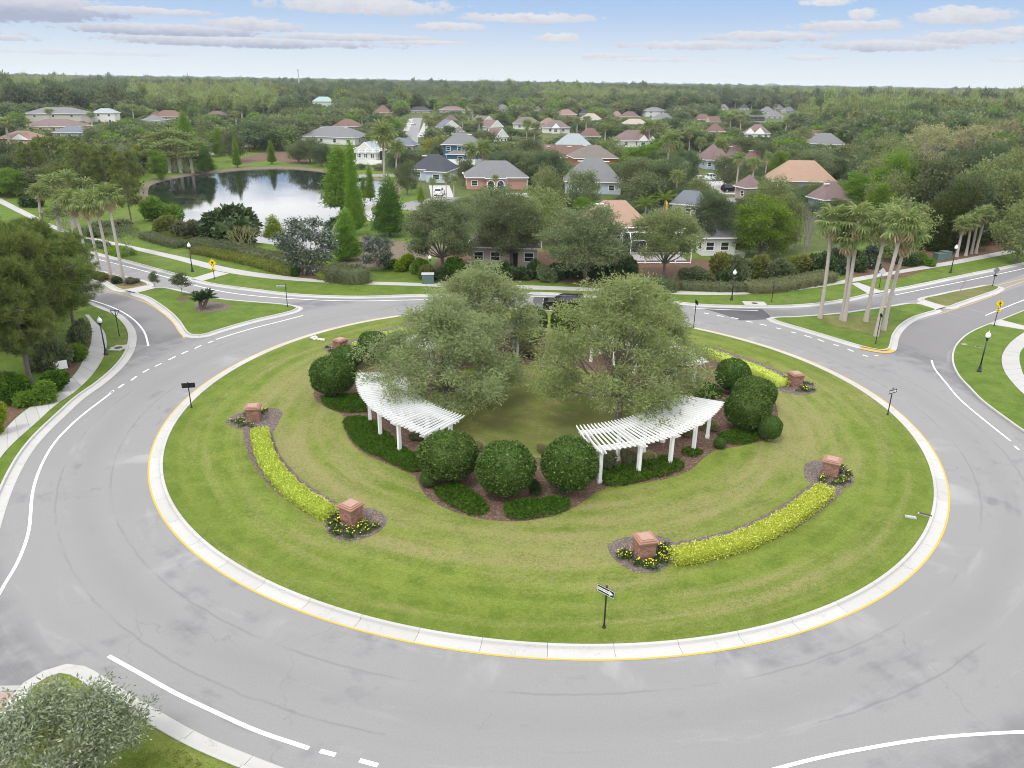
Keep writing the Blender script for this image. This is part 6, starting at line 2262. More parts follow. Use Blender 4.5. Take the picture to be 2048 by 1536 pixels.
house('two storey beige house with grey hip roof, far left above the brown roof', 62, 172, 215, 8.2, 'roof_grey', 'wall_beige', 4, 0.55, 2, rows=(2, 3), eave_y=243)
house('house with brown roof and cream walls, in front of the beige two storey one', 60, 168, 238, 5.6, 'roof_mauve', 'wall_cream', -8, 0.6, rows=(4,), wing=[(-.2, .4, 1.5, 4.6, 'hip')], eave_y=266)
house('house with dark slate roof at the far left, below the brown roof', 112, 176, 252, 5.0, 'roof_blue', 'wall_grey', 10, 0.8, eave_y=272)
house('salmon walled house at the far left behind the tall palm', 6, 84, 262, 5.2, 'roof_salmon', 'wall_pink', -6, 0.7, rows=(3,), wing=[(.4, .5, 1.0, 4.6, 'gable')], eave_y=290)
house('pinkish roof cut by the left frame edge', -40, 14, 232, 5.4, 'roof_salmon', 'wall_pink', 0, 0.7, eave_y=248)
house('white two storey house between far left palms', 188, 234, 217, 7.6, 'roof_pale', 'wall_white', 0, 0.6, 2, rows=(2, 2), eave_y=243)
house('brown roofed house with cream tower, left of the tall cypresses', 304, 370, 217, 6.2, 'roof_red', 'wall_cream', 5, 0.7, rows=(3,), wing=[(-.7, .3, 1.5, 5.4, 'hip')], eave_y=238)
house('grey roof below the cream tower at the far left', 288, 328, 231, 5.0, 'roof_grey', 'wall_beige', -10, 0.8, eave_y=244)
house('small brown hip roof behind the pond oaks, right of the tall cypresses', 412, 454, 218.5, 5.2, 'roof_brown', 'wall_white', 0, 0.7, eave_y=231)
house('wide grey roofed white house behind the pond oaks', 610, 730, 253, 6.4, 'roof_grey', 'wall_white', -14, 0.62, rows=(4,), vents=2, eave_y=298)
house('brown hip roof house behind the wide grey roof', 668, 722, 238, 6.0, 'roof_red', 'wall_tan', -8, 0.8, eave_y=262)
house('far red-brown roof left of the straight street', 744, 784, 212, 6.2, 'roof_red', 'wall_pink', 10, 0.8, eave_y=228)
house('far dark grey roof behind the red-brown one, left of the street', 752, 780, 207, 6.6, 'roof_brown', 'wall_beige', 0, 0.8, eave_y=214)
house('dark roofed cream house closing the end of the straight street', 814, 862, 210.5, 5.6, 'roof_slate', 'wall_cream', 0, 0.6, rows=(4,), garage=.6, eave_y=234)
house('white gabled house behind the white pool cage', 716, 764, 283, 5.6, 'roof_pale', 'wall_white', -12, 1.2, kind='gable', eave_y=300)
pool_cage('white framed pool cage beside the pond, behind the white fence', 708, 762, 298, 3.8, 8.0)
fence('white solid fence in front of the pool cage', [(706, 331), (735, 330), (764, 332)], 1.7)
fence('white fence section at the foot of the pond oaks', [(646, 325), (660, 326)], 1.7)
fence('white fence between the blue house and the salmon house', [(884, 329), (915, 330), (950, 330), (985, 326)], 1.7)
house('dark grey roof at the near end of the straight street', 778, 834, 276, 5.0, 'roof_blue', 'wall_grey', -12, 0.6, eave_y=290)
house('dark slate roofed house right of the pond trees', 826, 912, 309, 6.3, 'roof_slate', 'wall_lightblue', -12, 0.78, rows=(3,), garage=.55, wing=[(.45, .55, 3.0, 5.0, 'hip')], vents=1, eave_y=365)
house('blue two storey house with grey hip roof', 886, 962, 266, 8.8, 'roof_grey', 'wall_blue', -8, 0.7, 2, rows=(3, 3), vents=2, wing=[(-.9, .35, -2, 5.6, 'hip'), (.1, .8, 1.8, 4.2, 'hip')], eave_y=325)
t, w_, d_, wh_ = house('salmon house with grey hip roof, arches and garage door', 928, 1054, 322, 6.2, 'roof_grey', 'wall_salmon', 6, 0.66, rows=(4,), garage=.66, wing=[(-.05, .34, 1.2, 4.5, 'hip')], arch=True, eave_y=388)
house('far tan two storey roof left group, above the straight street palms', 878, 930, 210, 7.6, 'roof_mauve', 'wall_beige', 5, 0.6, 2, rows=(3, 3), eave_y=232)
house('brownish roof just below the far tan two storey roof', 886, 918, 227, 6.2, 'roof_brown', 'wall_beige', 20, 0.8, eave_y=240)
house('white gabled house under the brownish roof near the street', 876, 916, 240, 6.2, 'roof_blue', 'wall_white', 25, 1.1, kind='gable', eave_y=256)
house('tan roofed house above the blue house', 908, 928, 253, 5.0, 'roof_taupe', 'wall_beige', 20, 1.0, eave_y=266)
house('white walled far house beside the twin tall palms', 926, 948, 209, 7.0, 'roof_taupe', 'wall_white', 0, 0.8, 2, rows=(1, 2), eave_y=222)
house('brown roof, farthest of the diagonal row of gables', 950, 984, 228, 6.0, 'roof_mauve', 'wall_white', 40, 1.1, kind='gable', eave_y=240)
house('brown roof with white gable, middle of the diagonal row', 966, 1000, 240, 6.0, 'roof_mauve', 'wall_white', 40, 1.1, kind='gable', eave_y=260)
house('brown roof with white gable, nearest of the diagonal row', 976, 1010, 257, 6.0, 'roof_mauve', 'wall_white', 40, 1.1, kind='gable', eave_y=282)
house('far grey roof in dense trees, top centre', 992, 1018, 206.5, 6.4, 'roof_grey', 'wall_white', 20, 0.7, eave_y=219)
house('far mauve roof in trees, right of top centre', 1066, 1084, 210, 6.2, 'roof_mauve', 'wall_beige', 0, 0.7, eave_y=217)
house('tan roofed house with white walls behind the twin palms at centre', 1026, 1082, 234, 6.2, 'roof_taupe', 'wall_white', 8, 0.7, rows=(3,), eave_y=258)
house('dark brown roof peeking behind the tan roofed house', 1030, 1048, 228, 6.2, 'roof_red', 'wall_beige', 0, 0.9, eave_y=238)
house('pink far roof right of centre', 1112, 1152, 216, 6.2, 'roof_salmon', 'wall_pink', 14, 0.7, eave_y=230)
house('pinkish wall house below the pink far roof', 1082, 1112, 236, 5.4, 'roof_salmon', 'wall_pink', 20, 0.8, eave_y=254)
house('brown roofed house with white arched porch at centre', 1084, 1140, 241, 6.0, 'roof_mauve', 'wall_white', 4, 0.72, rows=(2,), wing=[(-.1, .35, 1.6, 5.0, 'gable')], eave_y=272)
house('pale grey-blue hip roof house with teal walls', 1113, 1182, 267.5, 6.6, 'roof_pale', 'wall_teal', 4, 0.7, rows=(3,), eave_y=294)
house('long red-brown roof left of the orange house', 1068, 1166, 290, 6.2, 'roof_red', 'wall_beige', 2, 0.62, kind='long', vents=2, eave_y=318)
house('taupe hip roof house with orange walls', 1140, 1232, 290.5, 7.2, 'roof_taupe', 'wall_orange', 8, 0.8, rows=(1,), wall_h=3.9, eave_y=334)
house('large grey roofed house with light blue walls and white window', 1128, 1246, 317, 7.6, 'roof_grey', 'wall_lightblue', -3, 0.75, kind='hip', rows=(3,), vents=2, eave_y=392)
house('small brown roof house with white windows, right of the pale grey-blue roof', 1160, 1202, 256, 6.0, 'roof_red', 'wall_white', 0, 0.75, rows=(3,), eave_y=275)
house('brown roofed house with two white gables right of centre', 1230, 1306, 260.5, 6.4, 'roof_mauve', 'wall_white', 14, 0.62, rows=(3,), wing=[(.25, .32, 1.4, 5.0, 'gable'), (.72, .28, 1.6, 4.6, 'gable')], eave_y=296)
house('cream roofed far house right of centre', 1160, 1204, 223.5, 6.4, 'roof_cream', 'wall_white', 6, 0.7, eave_y=238)
house('far slate roof behind the cream roofed house', 1158, 1180, 215, 6.2, 'roof_slate', 'wall_white', 0, 0.8, eave_y=224)
house('pink far roof left of the brown far roof', 1222, 1246, 219.5, 6.0, 'roof_salmon', 'wall_beige', 0, 0.8, eave_y=228)
house('brown far roof with tan palm above it', 1240, 1280, 220, 6.2, 'roof_brown', 'wall_cream', 0, 0.7, eave_y=238)
house('white two storey far house with grey roof', 1286, 1332, 212, 7.8, 'roof_grey', 'wall_white', 8, 0.7, 2, rows=(2, 2), eave_y=233)
house('grey roofed white far house right of the two storey one', 1306, 1348, 223, 6.4, 'roof_grey', 'wall_white', 4, 0.7, eave_y=238)
house('white far wall house below the grey far roofs', 1244, 1296, 238, 5.4, 'roof_cream', 'wall_white', 0, 0.6, eave_y=248)
house('brown-red far roof with cream gable at right', 1388, 1424, 224.5, 6.4, 'roof_red', 'wall_cream', 8, 0.7, eave_y=238)
house('cream gabled far wing beside the brown-red far roof', 1416, 1440, 229.5, 6.0, 'roof_red', 'wall_cream', 10, 1.0, kind='long', eave_y=243)
house('brown roof with white eaves half hidden by palms at right', 1414, 1448, 248, 6.2, 'roof_red', 'wall_white', 12, 0.8, eave_y=264)
house('white house with two white gables and brown roof at right', 1490, 1542, 249, 6.6, 'roof_mauve', 'wall_white', -14, 0.8, rows=(3,), wing=[(-.55, .42, 1.2, 5.2, 'gable'), (.15, .45, 1.5, 5.6, 'gable')], eave_y=274)
pool_cage('dark framed pool cage far right above the white gabled house', 1496, 1533, 231.5, 3.8, 7.0, 'grey_metal')
house('white house behind the dark pool cage at right', 1532, 1566, 219, 6.4, 'roof_grey', 'wall_white', -6, 0.8, rows=(3,), eave_y=243)
for i, (a, b_, y, ey, r, lab) in enumerate(((1438, 1458, 206, 222, 'roof_grey', 'far grey roof with white gable, leftmost of the far right cluster'), (1480, 1498, 206.5, 223, 'roof_slate', 'far slate roof in the far right cluster, between two tall palms'), (1522, 1548, 211, 222, 'roof_grey', 'far grey roof low in the far right cluster'),
                                            (1546, 1568, 207, 216, 'roof_grey', 'far white walled house in the far right cluster'), (1566, 1590, 210.5, 220, 'roof_blue', 'far blue-grey roof, rightmost of the far right cluster'))):
    house(lab, a, b_, y, 6.6, r, 'wall_white', 6 * i - 10, 0.8, eave_y=ey, rows=(2,))
house('purple-brown roofed house with light blue walls by the white pickup', 1402, 1452, 288, 7.2, 'roof_mauve', 'wall_lightblue', 12, 1.0, rows=(3,), wing=[(.2, .7, 3.0, 6.0, 'hip')], eave_y=352)
house('brown roof right of the purple-brown one, behind the palms', 1444, 1500, 290.5, 6.2, 'roof_mauve', 'wall_lightblue', 6, 0.7, vents=1, eave_y=312)
house('brown roof farther right behind the palms', 1488, 1534, 299.5, 6.0, 'roof_red', 'wall_beige', 4, 0.7, vents=1, eave_y=315)
house('peach hip roofed house with grey walls at right', 1540, 1668, 321.5, 7.2, 'roof_tan', 'wall_grey', -4, 0.62, rows=(4,), eave_y=372)
house('brown roofed house below the peach roof at right', 1628, 1700, 364, 6.0, 'roof_mauve', 'wall_lightblue', 18, 0.8, vents=1, eave_y=398)
house('red-brown far roof at right, above the grey one', 1610, 1656, 260.5, 6.2, 'roof_red', 'wall_white', -10, 0.7, eave_y=276)
house('grey roofed house in trees at right, below the red-brown roof', 1612, 1690, 266.5, 6.6, 'roof_grey', 'wall_white', -22, 0.75, vents=1, eave_y=302)
house('tan garage building with brown roof among the palms', 1478, 1522, 350, 5.4, 'roof_mauve', 'wall_tan', 18, 1.0, rows=(1,), eave_y=392)
t, w_, d_, wh_ = house('peach hip roofed house with taupe walls behind the oak row', 1158, 1300, 402, 6.4, 'roof_tan', 'wall_tan', 4, 0.7, rows=(3,), vents=1, eave_y=470)
pool_cage('white framed screen enclosure behind the right oak of the row', 1254, 1376, 462, 4.2, 6.0, yaw=4)
house('low cream house with dark screens behind the oak row', 936, 1084, 452, 5.4, 'roof_taupe', 'wall_beige', -3, 0.5, rows=(4,), door=.3, eave_y=520)
house('white house glimpsed behind the dark oak at right', 1396, 1500, 440, 5.2, 'roof_grey', 'wall_white', 6, 0.5, rows=(3,), eave_y=500)
house('blue-grey roof above the white glimpsed house', 1346, 1420, 382, 5.2, 'roof_blue', 'wall_white', -24, 0.6, eave_y=420)
# green metal roofed hall, office block and mast on the skyline
house('hall with pale green metal roof at the foot of the mast', 625, 668, 191, 9.5, 'roof_green', 'wall_white', 4, 0.6, 2, rows=(4,), name='hall', eave_y=202)
p = G(1540, 182, 0)
t = thing('office_block', 'pale square office block on the far right skyline', 'building', (p.x, p.y, -1), 0.1)
bw = span(p, 20)
bh = hgt(p, 167) + 1
m = MB(); m.box((0, 0, bh / 2), (bw, bw * .7, bh)); link('wall', m.mesh('wall', 'wall_white'), t)
m = MB(); m.box((bw * .1, 0, bh * 1.04), (bw * .5, bw * .4, bh * .08)); link('plant_room', m.mesh('plant_room', 'wall_grey'), t)
for k in range(5):
    m = MB(); m.box((0, -bw * .351, bh * (k + .6) / 5.4), (bw * .9, .2, bh * .07)); link('window', m.mesh('window', 'glass_dark'), t)
for (x, by, ty, r, lab) in ((600, 193, 139, 1.2, 'tall pale monopole mast rising above the far trees'),):
    p = G(x, by, 0)
    h = hgt(p, ty)
    t = thing('mast', lab, 'mast', (p.x, p.y, -1))
    m = MB(); m.tube([(0, 0, 0), (0, 0, h + 1)], [r, r * .55], 10); link('pole', m.mesh('pole', 'pale_metal'), t)
    for k in range(3):
        m = MB(); a = k * 2.1; m.box((math.cos(a) * .9, math.sin(a) * .9, h + .2), (.5, .5, 2.4), a); link('antenna', m.mesh('antenna', 'pale_metal'), t)
    m = MB(); m.tube([(math.cos(a) * .8, math.sin(a) * .8, h - .2) for a in [k * PI / 6 for k in range(13)]], .12, 4); link('ring', m.mesh('ring', 'pale_metal'), t)
for (x, by, ty, lab) in ((689, 170, 158, 'tiny white far tower on the skyline, left of centre'), (697, 170, 158.5, 'tiny white far tower on the skyline beside its twin'), (784, 170, 159, 'thin far mast on the skyline near the centre')):
    p = G(x, by, 0)
    h = hgt(p, ty)
    t = thing('tower', lab, 'tower', (p.x, p.y, -1))
    m = MB(); m.tube([(0, 0, 0), (0, 0, h)], [span(p, 2.2) / 2, span(p, 1.6) / 2], 8); link('shaft', m.mesh('shaft', 'wall_white'), t)
    m = MB(); m.tube([(0, 0, h), (0, 0, h + 2)], [span(p, 2.6) / 2, span(p, .6) / 2], 8); link('cap', m.mesh('cap', 'pale_metal'), t)

# ================================================================== TREES AND SHRUBS OF THE SURROUNDINGS
# row of live oaks along the far sidewalk
tb('oak_near', 884, 545, 397, 158, 'live oak at the left end of the row behind the roundabout', var=0, rz=0.4)
tb('oak_near', 1022, 536, 384, 150, 'second live oak from the left in the row behind the roundabout', var=1, rz=2.0)
tb('oak_near', 1172, 562, 408, 186, 'third live oak in the row, in front of the peach roofed house', var=1, rz=4.4)
tb('oak_near_light', 1327, 556, 416, 142, 'light green oak at the right end of the row, in front of the screen enclosure', rz=1.0)
tb('oak_near_dark', 1416, 506, 384, 92, 'dark grey-green oak with leaning dark trunk, left of the bright green tree')
tb('bright', 1520, 515, 394, 132, 'bright green round tree left of the palm group', var=0)
tb('oak_light', 1568, 500, 384, 84, 'pale green tree behind the bright green one', var=0)
tt('oak_light', 1090, 372, 9.0, 120, 'light green tree in front of the long red-brown roof', var=1)
tt('oak_near_light', 1042, 392, 9.5, 110, 'light oak between the second and third oaks of the row', rz=3)
tt('oak', 985, 372, 9.0, 100, 'grey-green oak in front of the salmon house', var=0)
tt('oak_light', 1098, 332, 8.5, 66, 'yellow-green tree right of the salmon house', var=1)
tt('oak', 1166, 338, 8.5, 80, 'round oak in front of the light blue walls', var=1)
tt('oak', 1285, 345, 8.0, 100, 'oak right of the light blue walled house', var=2)
tt('oak_dark', 1100, 300, 9.0, 84, 'dark oak above the yellow-green tree, left of the red-brown roof', var=0)
tt('oak', 1060, 275, 9.0, 70, 'oak beside the red-brown roof, over the salmon house', var=2)
tt('oak', 1070, 300, 8.5, 80, 'wide oak between salmon house and red-brown roof', var=1)
tt('oak', 812, 321, 7.5, 54, 'round oak left of the slate roofed house', var=2)
tt('oak_dark', 800, 288, 7.5, 64, 'grey-green tree behind the slate roofed house', var=1)
tt('yellow', 862, 276, 7.0, 44, 'yellowish tree left of the blue house')
tt('oak_dark', 898, 250, 8.0, 36, 'dark round tree above the blue house', var=0)
tt('oak', 968, 262, 8.5, 70, 'oak behind the blue house at its right', var=1)
tt('oak', 930, 318, 6.0, 46, 'small tree in the yard between blue and salmon houses', var=0)
tt('oak_dark', 1005, 300, 8.0, 44, 'dark tree behind the salmon house', var=1)
tt('oak_light', 1225, 275, 9.0, 66, 'light tree left of the two white gables', var=0)
tt('bright', 1285, 290, 8.0, 86, 'bright green tree in front of the two white gables', var=1)
tt('oak', 1275, 318, 8.5, 84, 'round oak above the tilted palm', var=2)
tt('oak_dark', 1352, 312, 9.0, 76, 'dark oak right of the leaning palm', var=1)
tt('oak_dark', 1378, 298, 9.0, 60, 'dark oak left of the purple-brown roof', var=0)
tt('bright', 1330, 272, 9.0, 74, 'bright tree behind the leaning palm crown', var=0)
tt('oak', 1455, 310, 8.0, 66, 'oak in front of the purple-brown roofed house', var=0)
tt('oak_light', 1400, 352, 7.0, 60, 'pale tree in front of the white pickup', var=1)
tt('oak_light', 1545, 352, 8.5, 96, 'pale oak in front of the peach roof at right', var=1)
tt('bright', 1562, 305, 8.5, 50, 'bright tree left of the peach hip roof', var=1)
tt('oak', 1628, 300, 9.0, 84, 'oak above the peach roof at right', var=1)
tt('oak_light', 1590, 300, 8.0, 60, 'light oak behind the bright tree near the peach roof', var=0)
tt('oak_dark', 1530, 282, 8.5, 60, 'dark tree left of the grey roof at right', var=1)
tt('oak', 1490, 275, 8.5, 80, 'oak below the white gabled house at right', var=2)
tt('oak_light', 1605, 252, 9.0, 50, 'light tree left of the red-brown far roof', var=0)
tt('oak_dark', 1740, 290, 10, 70, 'grey oak right of the grey roofed house', var=0)

# round the pond
tb('cypress', 684, 420, 284, 78, 'large bright green cypress on the right shore of the pond', var=0)
tt('cypress', 698, 274, 15.5, 40, 'slimmer cypress just behind the large pond cypress', var=1)
tb('cypress_dark', 780, 472, 347, 70, 'darker cypress by the curving footpath, reddish at its top')
tb('cypress', 694, 520, 415, 62, 'middle sized cypress in front of the pond, between the magnolias', var=1)
tb('cypress_slim', 720, 452, 384, 32, 'small yellow-green cypress beside the footpath', var=0)
tb('cypress_slim', 741, 402, 326, 26, 'slender light cypress near the pond outlet', var=0)
tb('cypress_slim', 728, 400, 352, 22, 'short slender cypress left of the pond outlet', var=0)
tb('cypress_lime', 842, 404, 367, 18, 'little bright cone tree by the driveway')
tb('cypress_lime', 549, 478, 427, 52, 'lime green young cypress at the near shore of the pond')
tb('cypress_slim', 544, 328, 279, 21, 'small conical tree on the far pond shore')
tb('cypress_slim', 475, 335, 272, 20, 'thin conical tree on the far pond shore, left of the other')
tb('cypress', 441, 312, 253, 28, 'light green cypress by the far road behind the pond', var=0)
tb('cypress_dark', 413, 346, 285, 34, 'round based cypress at the far left shore of the pond')
tb('cypress', 376, 308, 219, 38, 'tall bright cypress behind the palm thicket', var=1)
tb('cypress_thin', 408, 312, 217, 36, 'tall thin greyish cypress beside the bright one')
tb('bright', 321, 358, 300, 44, 'round light green tree at the left end of the pond', var=1)
tt('oak_dark', 505, 242, 9.6, 96, 'big dark oak behind the pond, left of two', var=0)
tt('oak', 566, 234, 9.6, 100, 'big oak behind the pond, right of the dark one', var=1)
tt('oak', 616, 275, 7.6, 70, 'oak at the right end of the far pond shore', var=2)
tt('oak_dark', 640, 284, 7.0, 56, 'dark bushy oak left of the large pond cypress', var=1)
tt('oak', 595, 288, 5.6, 56, 'low dense tree at the far pond shore edge', var=0)
tt('oak', 460, 262, 9, 56, 'grey oak behind the small shore cypresses', var=2)
tb('magnolia', 617, 545, 436, 124, 'large dark magnolia among the hedges beside the pond')
tb('magnolia', 756, 540, 470, 78, 'smaller dark magnolia right of the middle cypress')
tb('magnolia', 578, 520, 466, 44, 'thin grey magnolia left of the large one')
tb('bush_dark', 474, 482, 402, 128, 'broad dark evergreen thicket on the near shore of the pond')
tb('bush_dark', 424, 476, 432, 70, 'dark evergreen bush at the left of the broad thicket')
tb('bush_bright', 328, 440, 389, 58, 'bright bush at the left shore of the pond')
tb('bush_hedge_olive', 330, 470, 428, 42, 'olive bush in front of the bright bush by the pond')
tb('bush_hedge_grey', 372, 478, 440, 46, 'thin grey bush right of the olive one by the pond')
b = bare_tree(7, 5.0, 3.0, 'bark_bare', 4, 5)
p = G(491, 506, LAWN_Z); t = thing('bare_tree', 'leafless pale crape myrtle above the pond hedges', 'tree', (p.x, p.y, LAWN_Z)); o = link('trunk', b.mesh('trunk', 'leaf_tan'), t)
s_ = (hgt(p, 444) - LAWN_Z) / max(v[2] for v in b.v); t.scale = (s_ * 1.1, s_ * 1.1, s_)
tb('myrtle', 258, 512, 449, 68, 'grey-green crape myrtle with pale stems at the left crossing')
tb('myrtle', 218, 498, 452, 46, 'second crape myrtle behind the palm trunks')
tb('myrtle', 132, 470, 411, 76, 'green crape myrtle left of the palm trunks')
tb('bush_dark', 66, 414, 384, 40, 'dark bush by the far left footpath')
tb('bush_oak', 190, 470, 445, 60, 'grey shrub between the palm trunks at left')
tb('bush_hedge_grey', 225, 462, 440, 60, 'grey shrub behind the crape myrtles')
for x, by, ty, w, lab in ((110, 372, 272, 84, 'pine at the upper left beneath the slate roof'), (175, 395, 285, 84, 'pine left of the pond, second of the group'), (220, 400, 292, 80, 'pine left of the pond in the middle of the group'), (262, 405, 305, 76, 'pine nearest the left pond shore'),
                          (75, 385, 285, 70, 'pine beside the dark broadleaf at far left'), (140, 425, 330, 70, 'pine behind the palm crowns at left')):
    tb('pine_far', x, by, ty, w, lab, group='pines left of the pond')
tb('pine_far', 264, 450, 346, 66, 'yellowish pine with two grey trunks at the pond corner', group='pines left of the pond')
tb('oak_dark', 26, 372, 280, 80, 'dark dense broadleaf tree at the left frame edge', var=0)
tt('oak', 190, 255, 10, 70, 'dark olive tree below the white far left house', var=0)
tt('oak_dark', 240, 246, 10, 70, 'dark round oak left of the palm thicket', var=1)
tt('yellow', 262, 285, 7, 50, 'yellow-green tree at the left edge of the palm thicket')
for i, (x, by, ty) in enumerate(((302, 340, 280), (318, 338, 268), (340, 338, 262), (362, 338, 264), (384, 338, 270), (400, 340, 284), (350, 344, 280), (374, 344, 284), (326, 344, 288), (306, 344, 300), (340, 346, 304), (362, 346, 306), (386, 346, 304), (402, 344, 308))):
    tb('palm', x, by, ty, 58, 'shaggy sabal palm in the thicket at the far left pond shore', group='sabal palms in the pond thicket')
for i, (x, by, ty, w) in enumerate(((120, 462, 352, 76), (88, 470, 372, 60), (150, 455, 345, 60), (182, 452, 360, 60))):
    tb('palm', x, by, ty, w, 'full crowned palm in the clump left of the pale palm trunks', group='palms in the left roadside clump')

# fan palms on the left median
for i, (x, by, tx, ty, lab) in enumerate(((247, 562, 233, 372, 'fan palm nearest the crossing, right end of the left palm row'), (221, 549, 205, 385, 'second fan palm from the right in the left row'), (199, 541, 183, 388, 'third fan palm from the right in the left row'),
                                           (177, 534, 162, 385, 'fourth fan palm from the right in the left row'), (148, 471, 139, 378, 'fan palm beyond the sidewalk, left end of the row'))):
    p = G(x, by, LAWN_Z)
    h = hgt(p, ty + 22) - LAWN_Z
    big_palm(p, h, lab, 'fan palms of the left row', 200 + i, (-0.25 - .1 * i, 0.1), 1.0, 19, 13, 0.19)
# fan palms on the right median
for i, (x, by, tx, ty, lab) in enumerate(((1640, 636, 1664, 414, 'fan palm at the left of the right median group'), (1688, 642, 1716, 412, 'tall fan palm second from left in the right median group'), (1683, 640, 1700, 446, 'shorter fan palm hidden behind the second one'),
                                           (1731, 643, 1776, 418, 'fan palm in the middle of the right median group, leaning right'), (1752, 672, 1806, 420, 'fan palm nearest the camera in the right median group'), (1767, 660, 1814, 446, 'fan palm with brown skirt at the right of the median group'))):
    p = G(x, by, LAWN_Z)
    h = hgt(p, ty + 30) - LAWN_Z
    q = proj((p.x, p.y, h))
    big_palm(p, h, lab, 'fan palms on the right median', 220 + i, (span(p, tx - q[0]), 0.0), 1.12, 18, 16, 0.21)
# sabal palms at the right wood edge
for i, (x, by, tx, ty, lab) in enumerate(((1913, 514, 1926, 436, 'leftmost sabal palm by the far right lamp post'), (1931, 512, 1942, 428, 'second sabal palm at the wood edge'), (1942, 508, 1956, 418, 'third sabal palm at the wood edge'), (1951, 507, 1972, 412, 'rightmost sabal palm at the wood edge'))):
    p = G(x, by, LAWN_Z)
    h = hgt(p, ty + 16) - LAWN_Z
    big_palm(p, h, lab, 'sabal palms by the far right sidewalk', 240 + i, (span(p, tx - proj((p.x, p.y, h))[0]), 0), 0.85, 20, 4, 0.2)
# leaning tall palm in the middle distance, and others with bases in view
for i, (x, by, tx, ty, s, lab) in enumerate(((1330, 360, 1342, 274, 1.25, 'tall leaning fan palm in front of the far houses right of centre'), (770, 388, 766, 262, 1.25, 'tall fan palm beside the white pool cage'), (793, 352, 794, 290, 1.0, 'shaggy fan palm right of the pool cage palm'),
                                              (941, 352, 942, 294, 1.0, 'fan palm in front of the blue house, left of two'), (968, 356, 968, 290, 1.1, 'fan palm in front of the blue house, right of two'), (1053, 286, 1054, 242, 1.0, 'left of twin palms behind the salmon house'), (1068, 288, 1072, 248, 1.0, 'right of twin palms behind the salmon house'),
                                              (1298, 296, 1297, 244, .95, 'palm in front of the two white gables'), (1378, 302, 1380, 258, 1.0, 'fan palm left of the purple-brown roof'), (1400, 304, 1402, 278, .95, 'shaggy fan palm at the purple-brown roof'), (1440, 330, 1440, 284, 1.1, 'fan palm over the purple-brown roof'))):
    p = G(x, by, LAWN_Z)
    h = hgt(p, ty + 8) - LAWN_Z
    rd = random.Random(300 + i)
    s *= 1.5
    HOUSE_BOX.append((tx - 16, tx + 16, ty, ty + 46, p.length))
    me, top = palm_trunk(h, 0.15 * s, (span(p, tx - proj((p.x, p.y, h))[0]), 0), 300 + i)
    t = thing('fan_palm', lab, 'palm tree', (p.x, p.y, LAWN_Z), 0, 'palms among the houses')
    link('trunk', me, t)
    items = [((FRONDS_S if k == 0 else DEAD_S)[rd.randrange(2)], frond_matrix(az, el, sc * s, top + Vector((0, 0, .1 if k == 0 else -.2))), k) for k, az, el, sc in palm_layout(rd, 24, 10)]
    link('crown', join_instances('crown', items, ['leaf_palm', 'leaf_palm_dead']), t)
PALMS = [(8, 238, 46, 9.5, 'large palm at the left edge before the salmon house'), (98, 219, 24, 8, 'palm in front of the beige two storey house'), (187, 205, 22, 9, 'palm left of the white far left house'), (210, 205, 22, 9, 'palm right beside the white far left house'), (263, 211, 26, 9, 'palm left of the cream tower'), (180, 226, 26, 7.5, 'palm below the far left twin palms'),
         (481, 206, 32, 9.5, 'palm group crown behind the pond oaks, left'), (470, 225, 26, 8, 'lower palm behind the pond oaks'), (526, 204, 22, 9.5, 'palm behind the pond oaks, second pair left'), (545, 206, 22, 9.5, 'palm behind the pond oaks, second pair right'), (723, 222, 22, 9, 'dark shaggy palm left of the straight street'), (775, 232, 26, 9, 'pale palm left of the straight street'),
         (868, 195, 22, 10, 'tall palm at the far end of the straight street'), (851, 231, 18, 8, 'palm on the right kerb of the straight street'), (877, 232, 22, 9, 'palm right of the straight street'), (946, 206, 28, 10, 'tall palm pair crown beside the white walled far house'), (938, 222, 20, 9, 'palm left below the tall pair'), (958, 236, 22, 8, 'palm in front of the diagonal row of gables'),
         (925, 232, 18, 8, 'palm over the brownish roof'), (1108, 222, 18, 8, 'palm by the pink far roof'), (1155, 237, 20, 8.5, 'shaggy palm left of the small brown roof'), (1173, 234, 26, 8.5, 'shaggy double palm above the small brown roof'), (1212, 250, 30, 8, 'palm right of the small brown roof'), (1316, 242, 22, 9, 'palm above the two white gables'), (1322, 256, 24, 7.5, 'lower palm right of the two white gables'),
         (1290, 258, 24, 7, 'bushy palm right behind the two white gables'), (1258, 209, 24, 9, 'tan palm above the brown far roof'), (1464, 228, 28, 9.5, 'palm group left of the dark pool cage'), (1484, 232, 24, 9, 'palm beside the dark pool cage'), (1472, 197, 22, 10, 'far palm in the far right cluster, left'), (1505, 198, 16, 10, 'far palm in the far right cluster, middle'), (1532, 204, 20, 9, 'far palm in the far right cluster, right'),
         (1553, 207, 12, 8.5, 'small far palm in the far right cluster'), (1574, 207, 14, 8.5, 'rightmost far palm of the far right cluster'), (1574, 239, 22, 8.5, 'palm right of the white gabled house'), (1480, 308, 32, 9, 'palm over the garage building, left'), (1510, 318, 34, 8.5, 'palm over the garage building, right'), (1536, 306, 22, 8.5, 'palm with orange trunk beside the peach roof'), (1557, 305, 22, 8.5, 'second palm with orange trunk beside the peach roof'),
         (864, 358, 20, 4.5, 'small palm in the slate house yard'), (892, 350, 22, 5.5, 'small palm left of the two front yard palms'), (907, 353, 24, 5.5, 'small palm before the salmon house, by the lamp'), (992, 352, 20, 4.5, 'dark small palm in front of the salmon house arches'), (1195, 372, 18, 4.5, 'small palm on the lawn by the light blue house')]
for x, ty, w, h, lab in PALMS:
    HOUSE_BOX.append((x - w * .45, x + w * .45, ty, ty + w * .95, G(x, ty, h).length))
    w *= 1.15
    tt('palm', x, ty, h, w, lab, group='palms among the houses')
